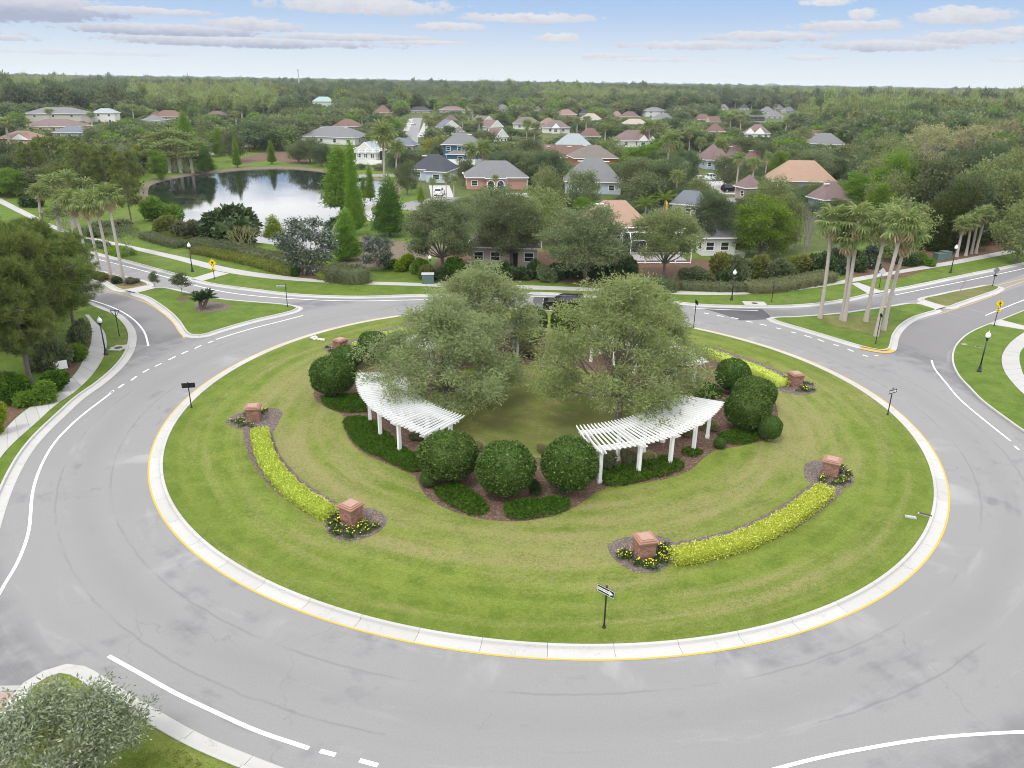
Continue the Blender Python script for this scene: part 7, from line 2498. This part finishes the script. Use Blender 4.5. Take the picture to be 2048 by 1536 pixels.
# feather palm with a yellow flower stalk
p = G(1325, 440, LAWN_Z)
h = hgt(p, 402)
t = thing('feather_palm', 'feather leaved palm with an orange-yellow hanging flower stalk behind the oak row', 'palm tree', (p.x, p.y, LAWN_Z))
me, top = palm_trunk(h, 0.17, (0.2, 0), 401, 'bark_pale'); link('trunk', me, t)
FF = [feather_frond(k, 'leaf_queen') for k in range(2)]
rd = random.Random(5)
for i in range(15):
    o = link('frond', FF[i % 2], t); o.matrix_local = frond_matrix(i * 2.4, math.radians(60 - 65 * i / 15), rd.uniform(.8, 1.0), top)
m = MB(); m.tube([top + Vector((.1, -.4, 0)), top + Vector((.2, -.9, -.5)), top + Vector((.2, -.95, -1.9))], [.10, .26, .12], 7); link('flower_stalk', m.mesh('flower_stalk', 'flower_stalk'), t)
p2 = G(1288, 452, LAWN_Z)
t = thing('feather_palm', 'low feather leaved palm left of the one with the flower stalk', 'palm tree', (p2.x, p2.y, LAWN_Z))
me, top = palm_trunk(3.6, 0.15, (0.1, 0), 402, 'bark_pale'); link('trunk', me, t)
for i in range(13):
    o = link('frond', FF[i % 2], t); o.matrix_local = frond_matrix(i * 2.4, math.radians(65 - 65 * i / 13), rd.uniform(.85, 1.05), top)

# cycad and saplings on the left median
p = G(402, 618, LAWN_Z)
t = thing('cycad', 'dark double headed cycad in the mulch of the left median', 'cycad', (p.x, p.y, LAWN_Z))
CF = feather_frond(9, 'leaf_cycad', 1.35, 24, 0.75, 0.26)
for c, (dx, hh, s) in enumerate(((0, 0.95, 1.0), (0.75, 1.15, 1.0))):
    m = MB(); m.tube([(dx * .2, 0, -.1), (dx * .7, 0.3 * c, hh * .6), (dx, 0.4 * c, hh)], [0.2, 0.18, 0.15], 8); link('trunk', m.mesh('trunk', 'bark_pine'), t)
    for i in range(20):
        o = link('frond', CF, t); o.matrix_local = frond_matrix(i * 2.4 + c, math.radians(70 - 75 * i / 20), s, Vector((dx, .4 * c, hh)))
tb('sapling', 311, 580, 541, 22, 'thin young tree on the left median tip', var=0)
tb('sapling', 365, 590, 543, 42, 'young oak with broad crown on the left median', var=0)
b = bare_tree(9, 3.0, 1.4, 'bark_bare', 3, 1)
p = G(1917, 588, LAWN_Z); t = thing('bare_tree', 'small leafless young tree on the right median tip', 'tree', (p.x, p.y, LAWN_Z)); link('trunk', b.mesh('trunk', 'bark_bare'), t)
s_ = (hgt(p, 555) - LAWN_Z) / max(v[2] for v in b.v); t.scale = (s_ * .8, s_ * .8, s_)
b = bare_tree(12, 9, 3, 'bark_bare', 4, 3, 1.2)
p = G(1610, 522, LAWN_Z); t = thing('bare_tree', 'tall grey leafless tree left of the palm group', 'tree', (p.x, p.y, LAWN_Z)); link('trunk', b.mesh('trunk', 'bark_bare'), t)
s_ = (hgt(p, 410) - LAWN_Z) / max(v[2] for v in b.v); t.scale = (s_ * .6, s_ * .6, s_)

# foreground pines at the left
for i, (x, by, ty, w, lab) in enumerate(((62, 768, 520, 160, 'foreground pine with grey trunk in full view beside the left sidewalk'), (74, 738, 468, 150, 'foreground pine just behind the nearest one'), (112, 705, 455, 190, 'foreground pine reaching over the left sidewalk'),
                                         (150, 668, 478, 120, 'pine at the right end of the foreground pines, near the yield sign'), (-8, 780, 500, 150, 'pine cut by the left frame edge'), (28, 706, 428, 150, 'tallest pine at the left frame edge'), (100, 650, 440, 130, 'pine in the rear of the left foreground group'), (-40, 690, 450, 150, 'pine mostly outside the left frame edge'), (160, 610, 470, 110, 'rear pine beside the palm trunks'))):
    tb('pine', x, by, ty, w, lab, group='foreground pines at the left', var=i)
for i, (k, x, by, ty, w, lab) in enumerate((('bush_bright', 74, 806, 762, 56, 'bright yellow-green bush by the left sidewalk'), ('bush_cover', 40, 800, 752, 66, 'dark green bush left of the bright one under the pines'), ('bush_cover', 110, 780, 742, 60, 'green bush with pale leaves beside the left sidewalk'), ('bush_bright', 152, 716, 680, 52, 'leafy green bush at the sidewalk bend'),
                                            ('bush_oak', 108, 738, 680, 60, 'grey-green tall shrub behind the white board'), ('bush_oak', 20, 790, 742, 60, 'grey-green shrub at the left edge'), ('bush_lime', 2, 866, 812, 40, 'yellow-green shrub cut by the left frame edge'), ('bush_oak', 160, 690, 640, 46, 'shrub under the end pine near the sidewalk'), ('bush_dark', 92, 720, 690, 46, 'dark shrub between the pine trunks'))):
    tb(k, x, by, ty, w, lab)
# silvery tree in the lower left corner
p = G(140, 1560, LAWN_Z)
h_ = hgt(p, 1400) - LAWN_Z
tr, crn = crown_oak(150, h_, span(p, 318) / 2, 17, 12, 74, 0.17, 0.16, 0.34, 0.075, (1, 0.40, 0.50), True, 0.34, 0.022, bark='bark_bare', lmat='leaf_olive', low=-0.6)
t = thing('olive_tree', 'silvery grey-green low tree in the lower left corner', 'tree', (p.x, p.y, LAWN_Z), 2.2); link('trunk', tr, t); link('crown', crn, t)
o = link('ground_cover', mat_of_leaves([(q.x, q.y) for q in px_line([(270, 1540), (300, 1512), (350, 1504), (400, 1530), (420, 1560), (300, 1600)], True, .7)], 0.3, 120, .1, 'leaf_hedge_olive', 31)); o['kind'] = 'stuff'

# clipped hedges along the far sidewalk and the pond
def hedge(pts, w, h, mat, label, dens=60, leaf=0.2, wob=0.12, seed=1, group='clipped hedges along the far sidewalk'):
    L = smooth_line([G(x, y, h * .8) for x, y in pts], False, 0.6)
    o = link('hedge', hedge_mesh(L, w, h, dens, leaf, mat, seed, wob=wob)); tag(o, label, 'hedge', group)


hedge([(384, 482), (410, 485), (440, 489), (470, 493), (495, 498)], 3.0, 1.3, 'leaf_hedge_grey', 'grey-green hedge nearest the pond, left part', seed=21)
hedge([(494, 502), (520, 507), (550, 513), (582, 522)], 2.6, 1.2, 'leaf_hedge_grey', 'grey-green hedge nearest the pond, right part', seed=22)
hedge([(392, 497), (420, 502), (450, 508), (474, 513)], 2.2, 0.9, 'leaf_hedge_olive', 'olive hedge below the grey one, left part', seed=23)
hedge([(478, 514), (510, 521), (540, 529), (570, 537), (588, 541)], 2.2, 0.9, 'leaf_hedge_olive', 'olive hedge below the grey one, right part', seed=24)
hedge([(292, 468), (310, 474), (330, 480), (362, 487)], 2.4, 0.9, 'leaf_hedge_grey', 'low hedge left of the pond lamp post', seed=25)
hedge([(320, 462), (345, 468), (372, 476)], 2.2, 0.8, 'leaf_hedge_olive', 'yellowish low hedge near the pond corner', seed=26)
hedge([(158, 482), (185, 486), (212, 491)], 1.6, 0.7, 'leaf_dark', 'dark low hedge behind the palm trunks', seed=27)
hedge([(224, 497), (240, 501), (254, 505)], 2.6, 0.8, 'leaf_bright', 'low bright hedge at the foot of the crape myrtle', seed=28)
hedge([(660, 538), (685, 540), (710, 543), (728, 541)], 3.2, 1.9, 'leaf_hedge_grey', 'tall rounded hedge in front of the smaller magnolia', seed=29)
hedge([(640, 548), (658, 549), (674, 549)], 2.4, 0.8, 'leaf_hedge_olive', 'flat oval clipped shrub in front of the magnolia', seed=30)
hedge([(386, 588), (388, 588)], 0.5, 0.3, 'leaf_dark', 'tiny shrub beside the cycad', seed=33)
hedge([(30, 372), (50, 374), (72, 378)], 4.0, 1.6, 'leaf_bright', 'rounded low hedge under the dark tree at the left edge', seed=34)
hedge([(1364, 567), (1400, 569), (1440, 571), (1490, 571)], 2.0, 0.95, 'leaf_hedge_grey', 'long low grey hedge behind the far sidewalk', seed=35)
hedge([(1494, 570), (1540, 568), (1590, 561), (1640, 552), (1660, 548)], 2.6, 1.2, 'leaf_oak', 'long greener hedge left of the palm group', seed=36)
hr = random.Random(41)
for i in range(15):
    x = 884 + i * 26 + hr.uniform(-6, 6)
    tb(('bush_dark', 'bush_dark', 'bush_cover', 'bush_oak')[hr.randrange(4)], x, 560 - abs(i - 5) * .8 + hr.uniform(-3, 3), 516 + hr.uniform(-8, 14), hr.uniform(34, 52), 'dark leafy shrub in the row beneath the oaks behind the far sidewalk', group='dark shrubs beneath the oak row')
hedge([(1260, 560), (1300, 562), (1350, 566)], 2.0, 1.5, 'leaf_oak', 'loose hedge under the right end of the oak row', seed=39, wob=.3)
tb('bush_cover', 588, 553, 537, 14, 'small dark clipped ball at the right end of the olive hedge')
for i, (k, x, by, ty, w, lab) in enumerate((('bush_lime', 812, 540, 512, 40, 'lime green shrub right of the mud flat'), ('bush_bright', 838, 545, 510, 36, 'bright shrub beside the far lamp post'), ('bush_lime', 785, 536, 520, 26, 'small lime shrub at the mud flat'), ('bush_hedge_olive', 852, 558, 525, 30, 'olive shrub behind the green cabinet'),
                                            ('bush_hedge_olive', 1444, 556, 500, 60, 'olive shrub below the dark oak'), ('bush_oak', 1478, 562, 512, 56, 'grey-green shrub with pale stem by the low hedge'), ('bush_dark', 1446, 566, 536, 40, 'dark shrub left of the far lamp post'), ('bush_hedge_olive', 1508, 560, 505, 40, 'upright olive shrub behind the low hedge'), ('bush_oak', 1545, 560, 515, 56, 'grey-green thicket behind the greener hedge'),
                                            ('bush_hedge_olive', 1586, 548, 508, 50, 'olive thicket at the foot of the leafless tree'), ('bush_dark', 1640, 548, 496, 56, 'dark broad bush left of the palm trunks'), ('bush_magnolia', 1675, 546, 500, 50, 'dark glossy bush between the palm trunks'), ('bush_dark', 1712, 540, 496, 50, 'dark bush right of the palm trunks'), ('bush_magnolia', 1745, 535, 495, 44, 'dark bush behind the pale diamond sign'),
                                            ('bush_bright', 1850, 530, 505, 30, 'bright low shrub left of the dark cabinets'), ('bush_dark', 1810, 530, 500, 46, 'dark shrub in the shade of the wood edge'), ('bush_oak', 1385, 560, 530, 50, 'grey shrub at the left end of the low hedge'), ('bush_tan', 1420, 560, 540, 40, 'tan dry shrub behind the low hedge'), ('bush_dark', 1256, 545, 505, 40, 'dark shrub at the right end of the tall hedge'), ('bush_hedge_olive', 205, 560, 543, 30, 'low dark shrub on the left median by the palms'),
                                            ('bush_dark', 232, 566, 550, 24, 'low shrub at the foot of the nearest left palm'), ('bush_hedge_grey', 264, 566, 556, 22, 'pale low shrub at the tip of the brown median'))):
    tb(k, x, by, ty, w, lab)

# cedars, tall pale cypresses and big trees of the right wood
for x, by, ty, w, lab in ((1893, 500, 352, 62, 'olive dark cedar left of the sabal palms'), (1925, 500, 365, 54, 'second olive cedar behind the sabal palms'), (1972, 480, 342, 50, 'narrow cedar above the sabal palms'), (1948, 490, 372, 46, 'cedar between the others above the sabal palms'), (1860, 500, 380, 60, 'broad cedar at the left of the cedar group')):
    tb('cedar', x, by, ty, w, lab, group='cedars of the right wood')
tb('tall_tan', 1832, 400, 243, 100, 'tall half bare cypress with grey trunk at right, left of two', var=0, rz=1.2)
tb('tall_tan', 1922, 395, 250, 110, 'tall half bare pale cypress at right, right of two', var=1, rz=0.4)
tb('tall_tan', 1996, 360, 235, 110, 'broad brownish tall tree near the right frame edge', var=0, rz=3.0)
tb('tall_tan', 1905, 390, 262, 60, 'thin pale trunked cypress just left of the right one', var=1, rz=2.4)
tb('oak_light', 2030, 525, 392, 110, 'light green tree with forked trunk at the right frame edge', var=1)
tb('oak_dark', 2000, 470, 345, 84, 'dark glossy tree left of the right edge tree', var=0)
tb('oak_light', 1790, 520, 395, 130, 'pale drooping tree behind the palm group', var=0)
tt('oak_dark', 1838, 202, 17, 54, 'dark rounded tree high in the right wood', var=0)
tt('oak_dark', 1808, 226, 14, 44, 'second dark tree left below the high one in the right wood', var=1)
tt('bright', 1720, 345, 8, 60, 'bright tree right of the brown roof at right', var=0)
tt('bright', 1770, 370, 9, 70, 'bright tree behind the palm group', var=1)
tt('yellow', 1712, 340, 4.5, 16, 'small round golden tree at right beside the brown roof')

# ------------------------------------------------------------------ the trees that fill the neighbourhood
pond_xy = [(q.x, q.y) for q in pond_out]
STREETS = [[G(x, y) for x, y in q] for q in (((818, 290), (822, 270), (829, 250), (834, 236)), ((690, 357), (740, 352), (800, 352), (850, 352)), ((395, 312), (425, 307), (462, 299), (490, 290)), ((800, 420), (880, 402), (980, 402), (1090, 420)), ((1420, 360), (1440, 376), (1466, 390)), ((878, 372), (885, 396)), ((1032, 387), (1040, 404)))]
KEEP = [(815, 848, 225, 300), (300, 680, 335, 480), (700, 770, 342, 362), (860, 905, 372, 400), (1030, 1050, 385, 402), (1385, 1450, 340, 372), (1448, 1480, 368, 392), (420, 470, 295, 312), (440, 640, 305, 345), (700, 800, 400, 460), (760, 900, 470, 540)]
WOOD_R = [(1690, 262), (1760, 236), (2048, 214), (2500, 214), (2500, 470), (2048, 490), (1850, 505), (1730, 470), (1690, 420), (1700, 330)]
WOOD_L = [(-500, 214), (330, 214), (60, 226), (-500, 250)]


def seg_d(p, a, b_):
    ab = b_ - a
    t = max(0, min(1, (p - a).dot(ab) / ab.length_squared))
    return (p - a - ab * t).length


def free(p, h, w, strict=True):
    if in_poly((p.x, p.y), pond_xy): return False
    for q in pond[::3]:
        if (q - p).length < 5: return False
    for L in STREETS:
        for a, b_ in zip(L, L[1:]):
            if seg_d(Vector((p.x, p.y, 0)), a, b_) < 4.5: return False
    for (x, y, r) in HOUSE_FOOT:
        if math.hypot(p.x - x, p.y - y) < r: return False
    for (x, y, h2, w2) in PLANTED:
        if math.hypot(p.x - x, p.y - y) < (w + w2) * 0.22: return False
    d = p.length
    tx, ty, f = proj((p.x, p.y, h))
    bx, by, _ = proj((p.x, p.y, 0))
    hw = w / 2 * F_PX / f
    for (x0, x1, y0, y1, hd) in HOUSE_BOX:
        if d < hd and bx + hw * .95 > x0 and bx - hw * .95 < x1 and ty < y1 and by > y0: return False
    for (x0, x1, y0, y1) in KEEP:
        if bx + hw * .8 > x0 and bx - hw * .8 < x1 and ty < y1 and by > y0: return False
    return True


fr = random.Random(77)
cand = []
y = 122.0
while y < 560:
    s = 6.0 if y < 330 else 8.0
    x = -y * 0.80 - 20
    while x < y * 0.80 + 20:
        p = Vector((x + fr.uniform(-.42, .42) * s, y + fr.uniform(-.42, .42) * s, 0))
        x += s
        px_, py_, _ = proj((p.x, p.y, 0))
        r_wood = in_poly((px_, py_), WOOD_R)
        if not (-160 < px_ < 2210): continue
        u = fr.random()
        if r_wood:
            k = 'oak_dark' if u < .26 else 'bright' if u < .42 else 'oak_light' if u < .66 else 'oak' if u < .93 else 'tall_tan'
            h, w = fr.uniform(9, 14), fr.uniform(8, 12)
            if k == 'tall_tan': h *= 1.2
        elif py_ > 440 or (py_ > 398 and px_ < 860):
            continue
        else:
            k = 'oak' if u < .48 else 'oak_dark' if u < .72 else 'oak_light' if u < .88 else 'bright' if u < .95 else 'palm'
            h, w = fr.uniform(5.5, 9.5), fr.uniform(6.5, 11)
            if k == 'palm': h, w = fr.uniform(7, 9), 4.4
        cand.append((p, k, h, w, r_wood))
    y += s
cand.sort(key=lambda c: c[0].length)
KN = {'oak': 'round mid green oak', 'oak_dark': 'dark grey-green oak', 'oak_light': 'pale green tree', 'bright': 'fresh green tree', 'palm': 'small palm', 'tall_tan': 'brownish half bare tree'}
MARKS = [(115, 232, 'beige two storey house'), (45, 278, 'salmon walled house'), (144, 264, 'dark slate far left roof'), (210, 232, 'white far left house'), (338, 228, 'house with cream tower'), (432, 226, 'small brown roof behind the pond'), (672, 272, 'wide grey roofed house'), (735, 310, 'white pool cage'),
         (695, 252, 'brown roof behind the wide grey one'), (826, 250, 'straight street'), (838, 225, 'house closing the street'), (806, 284, 'dark roof at the near street end'), (868, 340, 'slate roofed house'), (922, 296, 'blue two storey house'), (990, 350, 'salmon house with arches'), (905, 220, 'far tan two storey roof'),
         (985, 258, 'diagonal row of gables'), (1054, 248, 'tan roofed centre house'), (1112, 256, 'house with arched porch'), (1148, 280, 'pale grey-blue roof'), (1110, 304, 'long red-brown roof'), (1186, 310, 'orange walled house'), (1190, 352, 'light blue house with white window'), (1180, 266, 'small brown roofed house'),
         (1268, 278, 'two white gables'), (1260, 228, 'brown far roof'), (1318, 226, 'white far houses'), (1412, 234, 'brown-red far roof'), (1428, 256, 'white eaved brown roof'), (1515, 262, 'white gabled right house'), (1515, 238, 'dark pool cage'), (1535, 212, 'far right cluster'), (1427, 320, 'purple-brown roof'),
         (1500, 306, 'brown roofs behind the palms'), (1604, 345, 'peach roof at right'), (1664, 380, 'brown roof below the peach one'), (1634, 268, 'red-brown far right roof'), (1650, 285, 'grey roof in the trees'), (1500, 370, 'tan garage building'), (1230, 430, 'peach roof behind the oak row'), (1448, 470, 'glimpsed white house'),
         (1383, 400, 'blue-grey low roof'), (1335, 320, 'leaning palm'), (345, 300, 'palm thicket'), (1850, 300, 'left half bare cypress'), (1940, 320, 'right half bare cypress'), (1838, 222, 'high dark tree'), (1930, 440, 'sabal palms'), (1930, 400, 'cedars'), (1760, 440, 'median palm group'), (2030, 440, 'right edge tree'), (2000, 260, 'brownish right edge tree'), (1740, 300, 'grey wood edge oak'), (60, 330, 'far left pines')]
rest, picked = [], {}
count = 0
for p, k, h, w, wood in cand:
    ok = False
    for f in ((1.0, 0.75, 0.55, 0.4, 0.28) if not wood else (1.0, .7)):
        hh, wf = h * f, w * (0.4 + 0.6 * f)
        if k == 'palm' and f < .6: break
        if free(p, hh, wf):
            ok = True; break
    if not ok: continue
    if count < 290:
        o = plant(k, p, hh, wf, '')
        tx, ty, _ = proj((p.x, p.y, hh * .6))
        if not (-10 < tx < 2058):
            pass
        mx = min(MARKS, key=lambda q: (q[0] - tx) ** 2 + (2.2 * (q[1] - ty)) ** 2)
        dx, dy = tx - mx[0], ty - mx[1]
        rel = ('left of the ' if dx < 0 else 'right of the ') if abs(dx) > 2.0 * abs(dy) else ('in front of the ' if dy > 0 else 'behind the ')
        picked.setdefault((k if f > .6 or wood else k + '|low', rel + mx[2]), []).append((tx, o))
        count += 1
    else:
        PLANTED.append((p.x, p.y, hh, wf))
        rest.append((p, hh, wf, k))
ORD = {1: [''], 2: ['left ', 'right '], 3: ['leftmost ', 'middle ', 'rightmost '], 4: ['leftmost ', 'second ', 'third ', 'rightmost ']}
for (k, where), lst in picked.items():
    lst.sort(key=lambda q: q[0])
    kk, low = k.split('|')[0], '|' in k
    base = ('low ' if low else '') + KN[kk] + ' ' + where
    for i, (tx, o) in enumerate(lst):
        lab = base if len(lst) == 1 else (ORD[len(lst)][i] + base if len(lst) in ORD else base)
        o['label'] = lab
        o['group'] = 'trees ' + where if len(lst) > 4 else 'trees filling the neighbourhood'
        if len(lst) > 4: o['group'] = base

# ------------------------------------------------------------------ far woods, one mass each
protos = bpy.data.collections.new('far_tree_kits')


def proto(name, me):
    o = bpy.data.objects.new(name, me)
    protos_c.objects.link(o)
    return o


def scatter(name, pts, meshes, seed):
    """pts: (x, y, z, rot, sx, sz) rows -> one object whose trees are instanced on its points"""
    global protos_c
    protos_c = bpy.data.collections.new(name + '_kits')
    for i, me in enumerate(meshes):
        proto(name + '_kit', me)
    a = np.array(pts, np.float32)
    me = bpy.data.meshes.new(name)
    me.vertices.add(len(a))
    me.vertices.foreach_set('co', a[:, :3].ravel())
    for nm, arr in (('rot', np.c_[np.zeros((len(a), 2)), a[:, 3]]), ('siz', np.c_[a[:, 4], a[:, 4], a[:, 5]])):
        at = me.attributes.new(nm, 'FLOAT_VECTOR', 'POINT')
        at.data.foreach_set('vector', arr.astype(np.float32).ravel())
    me.update()
    o = link(name, me)
    o['kind'] = 'stuff'
    ng = bpy.data.node_groups.new(name, 'GeometryNodeTree')
    ng.interface.new_socket('Geometry', in_out='INPUT', socket_type='NodeSocketGeometry')
    ng.interface.new_socket('Geometry', in_out='OUTPUT', socket_type='NodeSocketGeometry')
    N, L = ng.nodes, ng.links
    gi, go = N.new('NodeGroupInput'), N.new('NodeGroupOutput')
    ci = N.new('GeometryNodeCollectionInfo')
    ci.inputs['Collection'].default_value = protos_c
    ci.inputs['Separate Children'].default_value = True
    ci.inputs['Reset Children'].default_value = True
    iop = N.new('GeometryNodeInstanceOnPoints')
    iop.inputs['Pick Instance'].default_value = True
    rv = N.new('FunctionNodeRandomValue'); rv.data_type = 'INT'
    rv.inputs[4].default_value = 0; rv.inputs[5].default_value = len(meshes) - 1; rv.inputs['Seed'].default_value = seed
    def attr(nm):
        n = N.new('GeometryNodeInputNamedAttribute'); n.data_type = 'FLOAT_VECTOR'; n.inputs['Name'].default_value = nm
        return next(s for s in n.outputs if s.enabled and s.name == 'Attribute')
    L.new(gi.outputs[0], iop.inputs['Points'])
    L.new(ci.outputs[0], iop.inputs['Instance'])
    L.new(rv.outputs[2], iop.inputs['Instance Index'])
    L.new(attr('rot'), iop.inputs['Rotation'])
    L.new(attr('siz'), iop.inputs['Scale'])
    L.new(iop.outputs[0], go.inputs[0])
    md = o.modifiers.new('trees', 'NODES'); md.node_group = ng
    return o


def far_crown(seed, lmat, kind='round', n=40, per=15, leaf=0.105):
    """tree of unit height and crown radius about 0.42, few large leaves"""
    rng = np.random.default_rng(seed)
    if kind == 'round':
        c = unit(rng.normal(size=(n, 3)))
        c[:, 2] = np.abs(c[:, 2]) * 1.15 - 0.25
        c = c * rng.uniform(0.62, 1.0, (n, 1)) * np.array([0.35, 0.35, 0.37]) + np.array([0, 0, 0.58])
        v, q = clump_leaves(c, per, 0.065, leaf, leaf * .6, rng)
    else:
        t = 0.2 + 0.78 * (1 - np.sqrt(rng.random(n * 2)))
        az = rng.random(n * 2) * 2 * PI
        r = 0.30 * np.power(1 - t, 0.6) * rng.uniform(.4, 1.05, n * 2)
        c = np.stack([np.cos(az) * r, np.sin(az) * r, t], 1)
        v, q = clump_leaves(c, per // 2 + 1, 0.05, leaf * .8, leaf * .45, rng)
    b_ = MB(); b_.tube([(0, 0, 0), (0, 0, .55)], [.02, .012], 4)
    tv = np.array(b_.v); tq = np.array([f for f in b_.f if len(f) == 4])
    return np_mesh('far_tree', np.concatenate([v, tv]), np.concatenate([q, tq + len(v)]), [lmat, 'bark_grey'], [0] * len(q) + [1] * len(tq))


FC = {'dark': [far_crown(k, 'leaf_oak_dark') for k in (1, 2, 3)], 'mid': [far_crown(k, 'leaf_oak') for k in (4, 5, 6)], 'light': [far_crown(k, 'leaf_oak_light') for k in (7, 8)], 'cround': [far_crown(k, 'leaf_cypress_far') for k in (14, 15)], 'cyp': [far_crown(k, 'leaf_cypress_far', 'cone', 40, 15, .10) for k in (9, 10)], 'bright': [far_crown(11, 'leaf_bright'), far_crown(12, 'leaf_cypress', 'cone')], 'tan': [far_crown(13, 'leaf_tan')]}
scatter('neighbourhood_trees', [(p.x, p.y, LAWN_Z if p.y < 466 else -.95, fr.random() * 6.28, w / .8, h * 1.05) for p, h, w, k in rest], FC['mid'] + FC['dark'][:2] + FC['light'][:1] + FC['bright'][:1], 3)

woods = {'oak_wood': [], 'cypress_wood': [], 'far_forest': [], 'pine_wood': []}
d = 500.0
while d < 7000:
    s = 7.5 if d < 900 else 9.5 if d < 1500 else 15 if d < 2600 else 26 if d < 4500 else 42
    nx = int(2 * 0.82 * d / s)
    for i in range(nx):
        x = -0.82 * d + (i + fr.random()) * s
        y = d + fr.uniform(-.5, .5) * s
        px_, py_, _ = proj((x, y, 0))
        if not (-120 < px_ < 2170): continue
        if any(math.hypot(x - hx, y - hy) < hr + 1 for hx, hy, hr in HOUSE_FOOT if abs(hy - y) < 40): continue
        if d < 620 and in_poly((px_, py_), WOOD_R) is False and 620 < px_ < 1650: h = fr.uniform(8, 12)
        else: h = fr.uniform(11.5, 17.5)
        p = Vector((x, y, 0))
        # keep the far houses in view
        hidden = False
        if d < 1050:
            tx, ty, f = proj((x, y, h * 1.12))
            for (x0, x1, y0, y1, hd) in HOUSE_BOX + [(592, 608, 140, 188, 800)]:
                if p.length < hd and x0 - 8 < px_ < x1 + 8 and ty < y1 - 1: hidden = True; break
        if hidden: continue
        h *= 1.06 + 0.20 * math.sin(x * .006 + 1.3) * math.cos(y * .004) + 0.14 * math.sin(x * .021 + y * .017)
        if fr.random() < .06: h *= 1.22
        if d > 1100: h *= 1.12
        rw = s * fr.uniform(1.15, 1.7) if s > 10 else fr.uniform(8.5, 13)
        row = (x, y, -1.0, fr.random() * 6.28, rw / .8, h * (1 if s < 20 else 1.0))
        n1 = math.sin(x * .011 + 2) + math.sin(y * .013 + x * .004)
        if d > 1700: woods['far_forest'].append(row)
        elif (px_ < 118 + (d - 500) * .05 and n1 > -1.2) or (262 < px_ < 560 and d < 1150 and n1 > -1.1) or (px_ > 1530 and n1 > -0.6) or (1080 < px_ < 1420 and 700 < d < 1400 and n1 > -.5):
            woods['cypress_wood'].append(row[:4] + (row[4] * .72, row[5] * 1.05))
            if fr.random() < .12: woods['pine_wood'].append((x + 4, y + 3) + row[2:])
        elif n1 > 0.9: woods['pine_wood'].append(row)
        else: woods['oak_wood'].append(row)
    d += s * 0.95
scatter('oak_wood', woods['oak_wood'], FC['dark'] + FC['mid'], 5)
scatter('cypress_wood', woods['cypress_wood'], FC['cyp'] + FC['cround'] + FC['light'][:1], 6)
scatter('pine_wood', woods['pine_wood'], FC['mid'] + FC['bright'][:1] + FC['light'][:1], 7)
scatter('far_forest', woods['far_forest'], FC['mid'] + FC['light'] + FC['dark'][:1], 8)

# ------------------------------------------------------------------ air
HAZE = 0.00009
if HAZE:
    m_, T, out = new_mat('haze')
    pv = T.new('ShaderNodeVolumePrincipled')
    pv.inputs['Color'].default_value = (0.86, 0.93, 1.0, 1)
    pv.inputs['Density'].default_value = HAZE
    pv.inputs['Anisotropy'].default_value = 0.2
    T.l.new(pv.outputs[0], out.inputs['Volume'])
    hb = MB(); hb.box((0, 6850, 24.0), (18100, 14500, 53.0))
    tag(link('haze', hb.mesh('haze', 'haze')), kind='stuff')
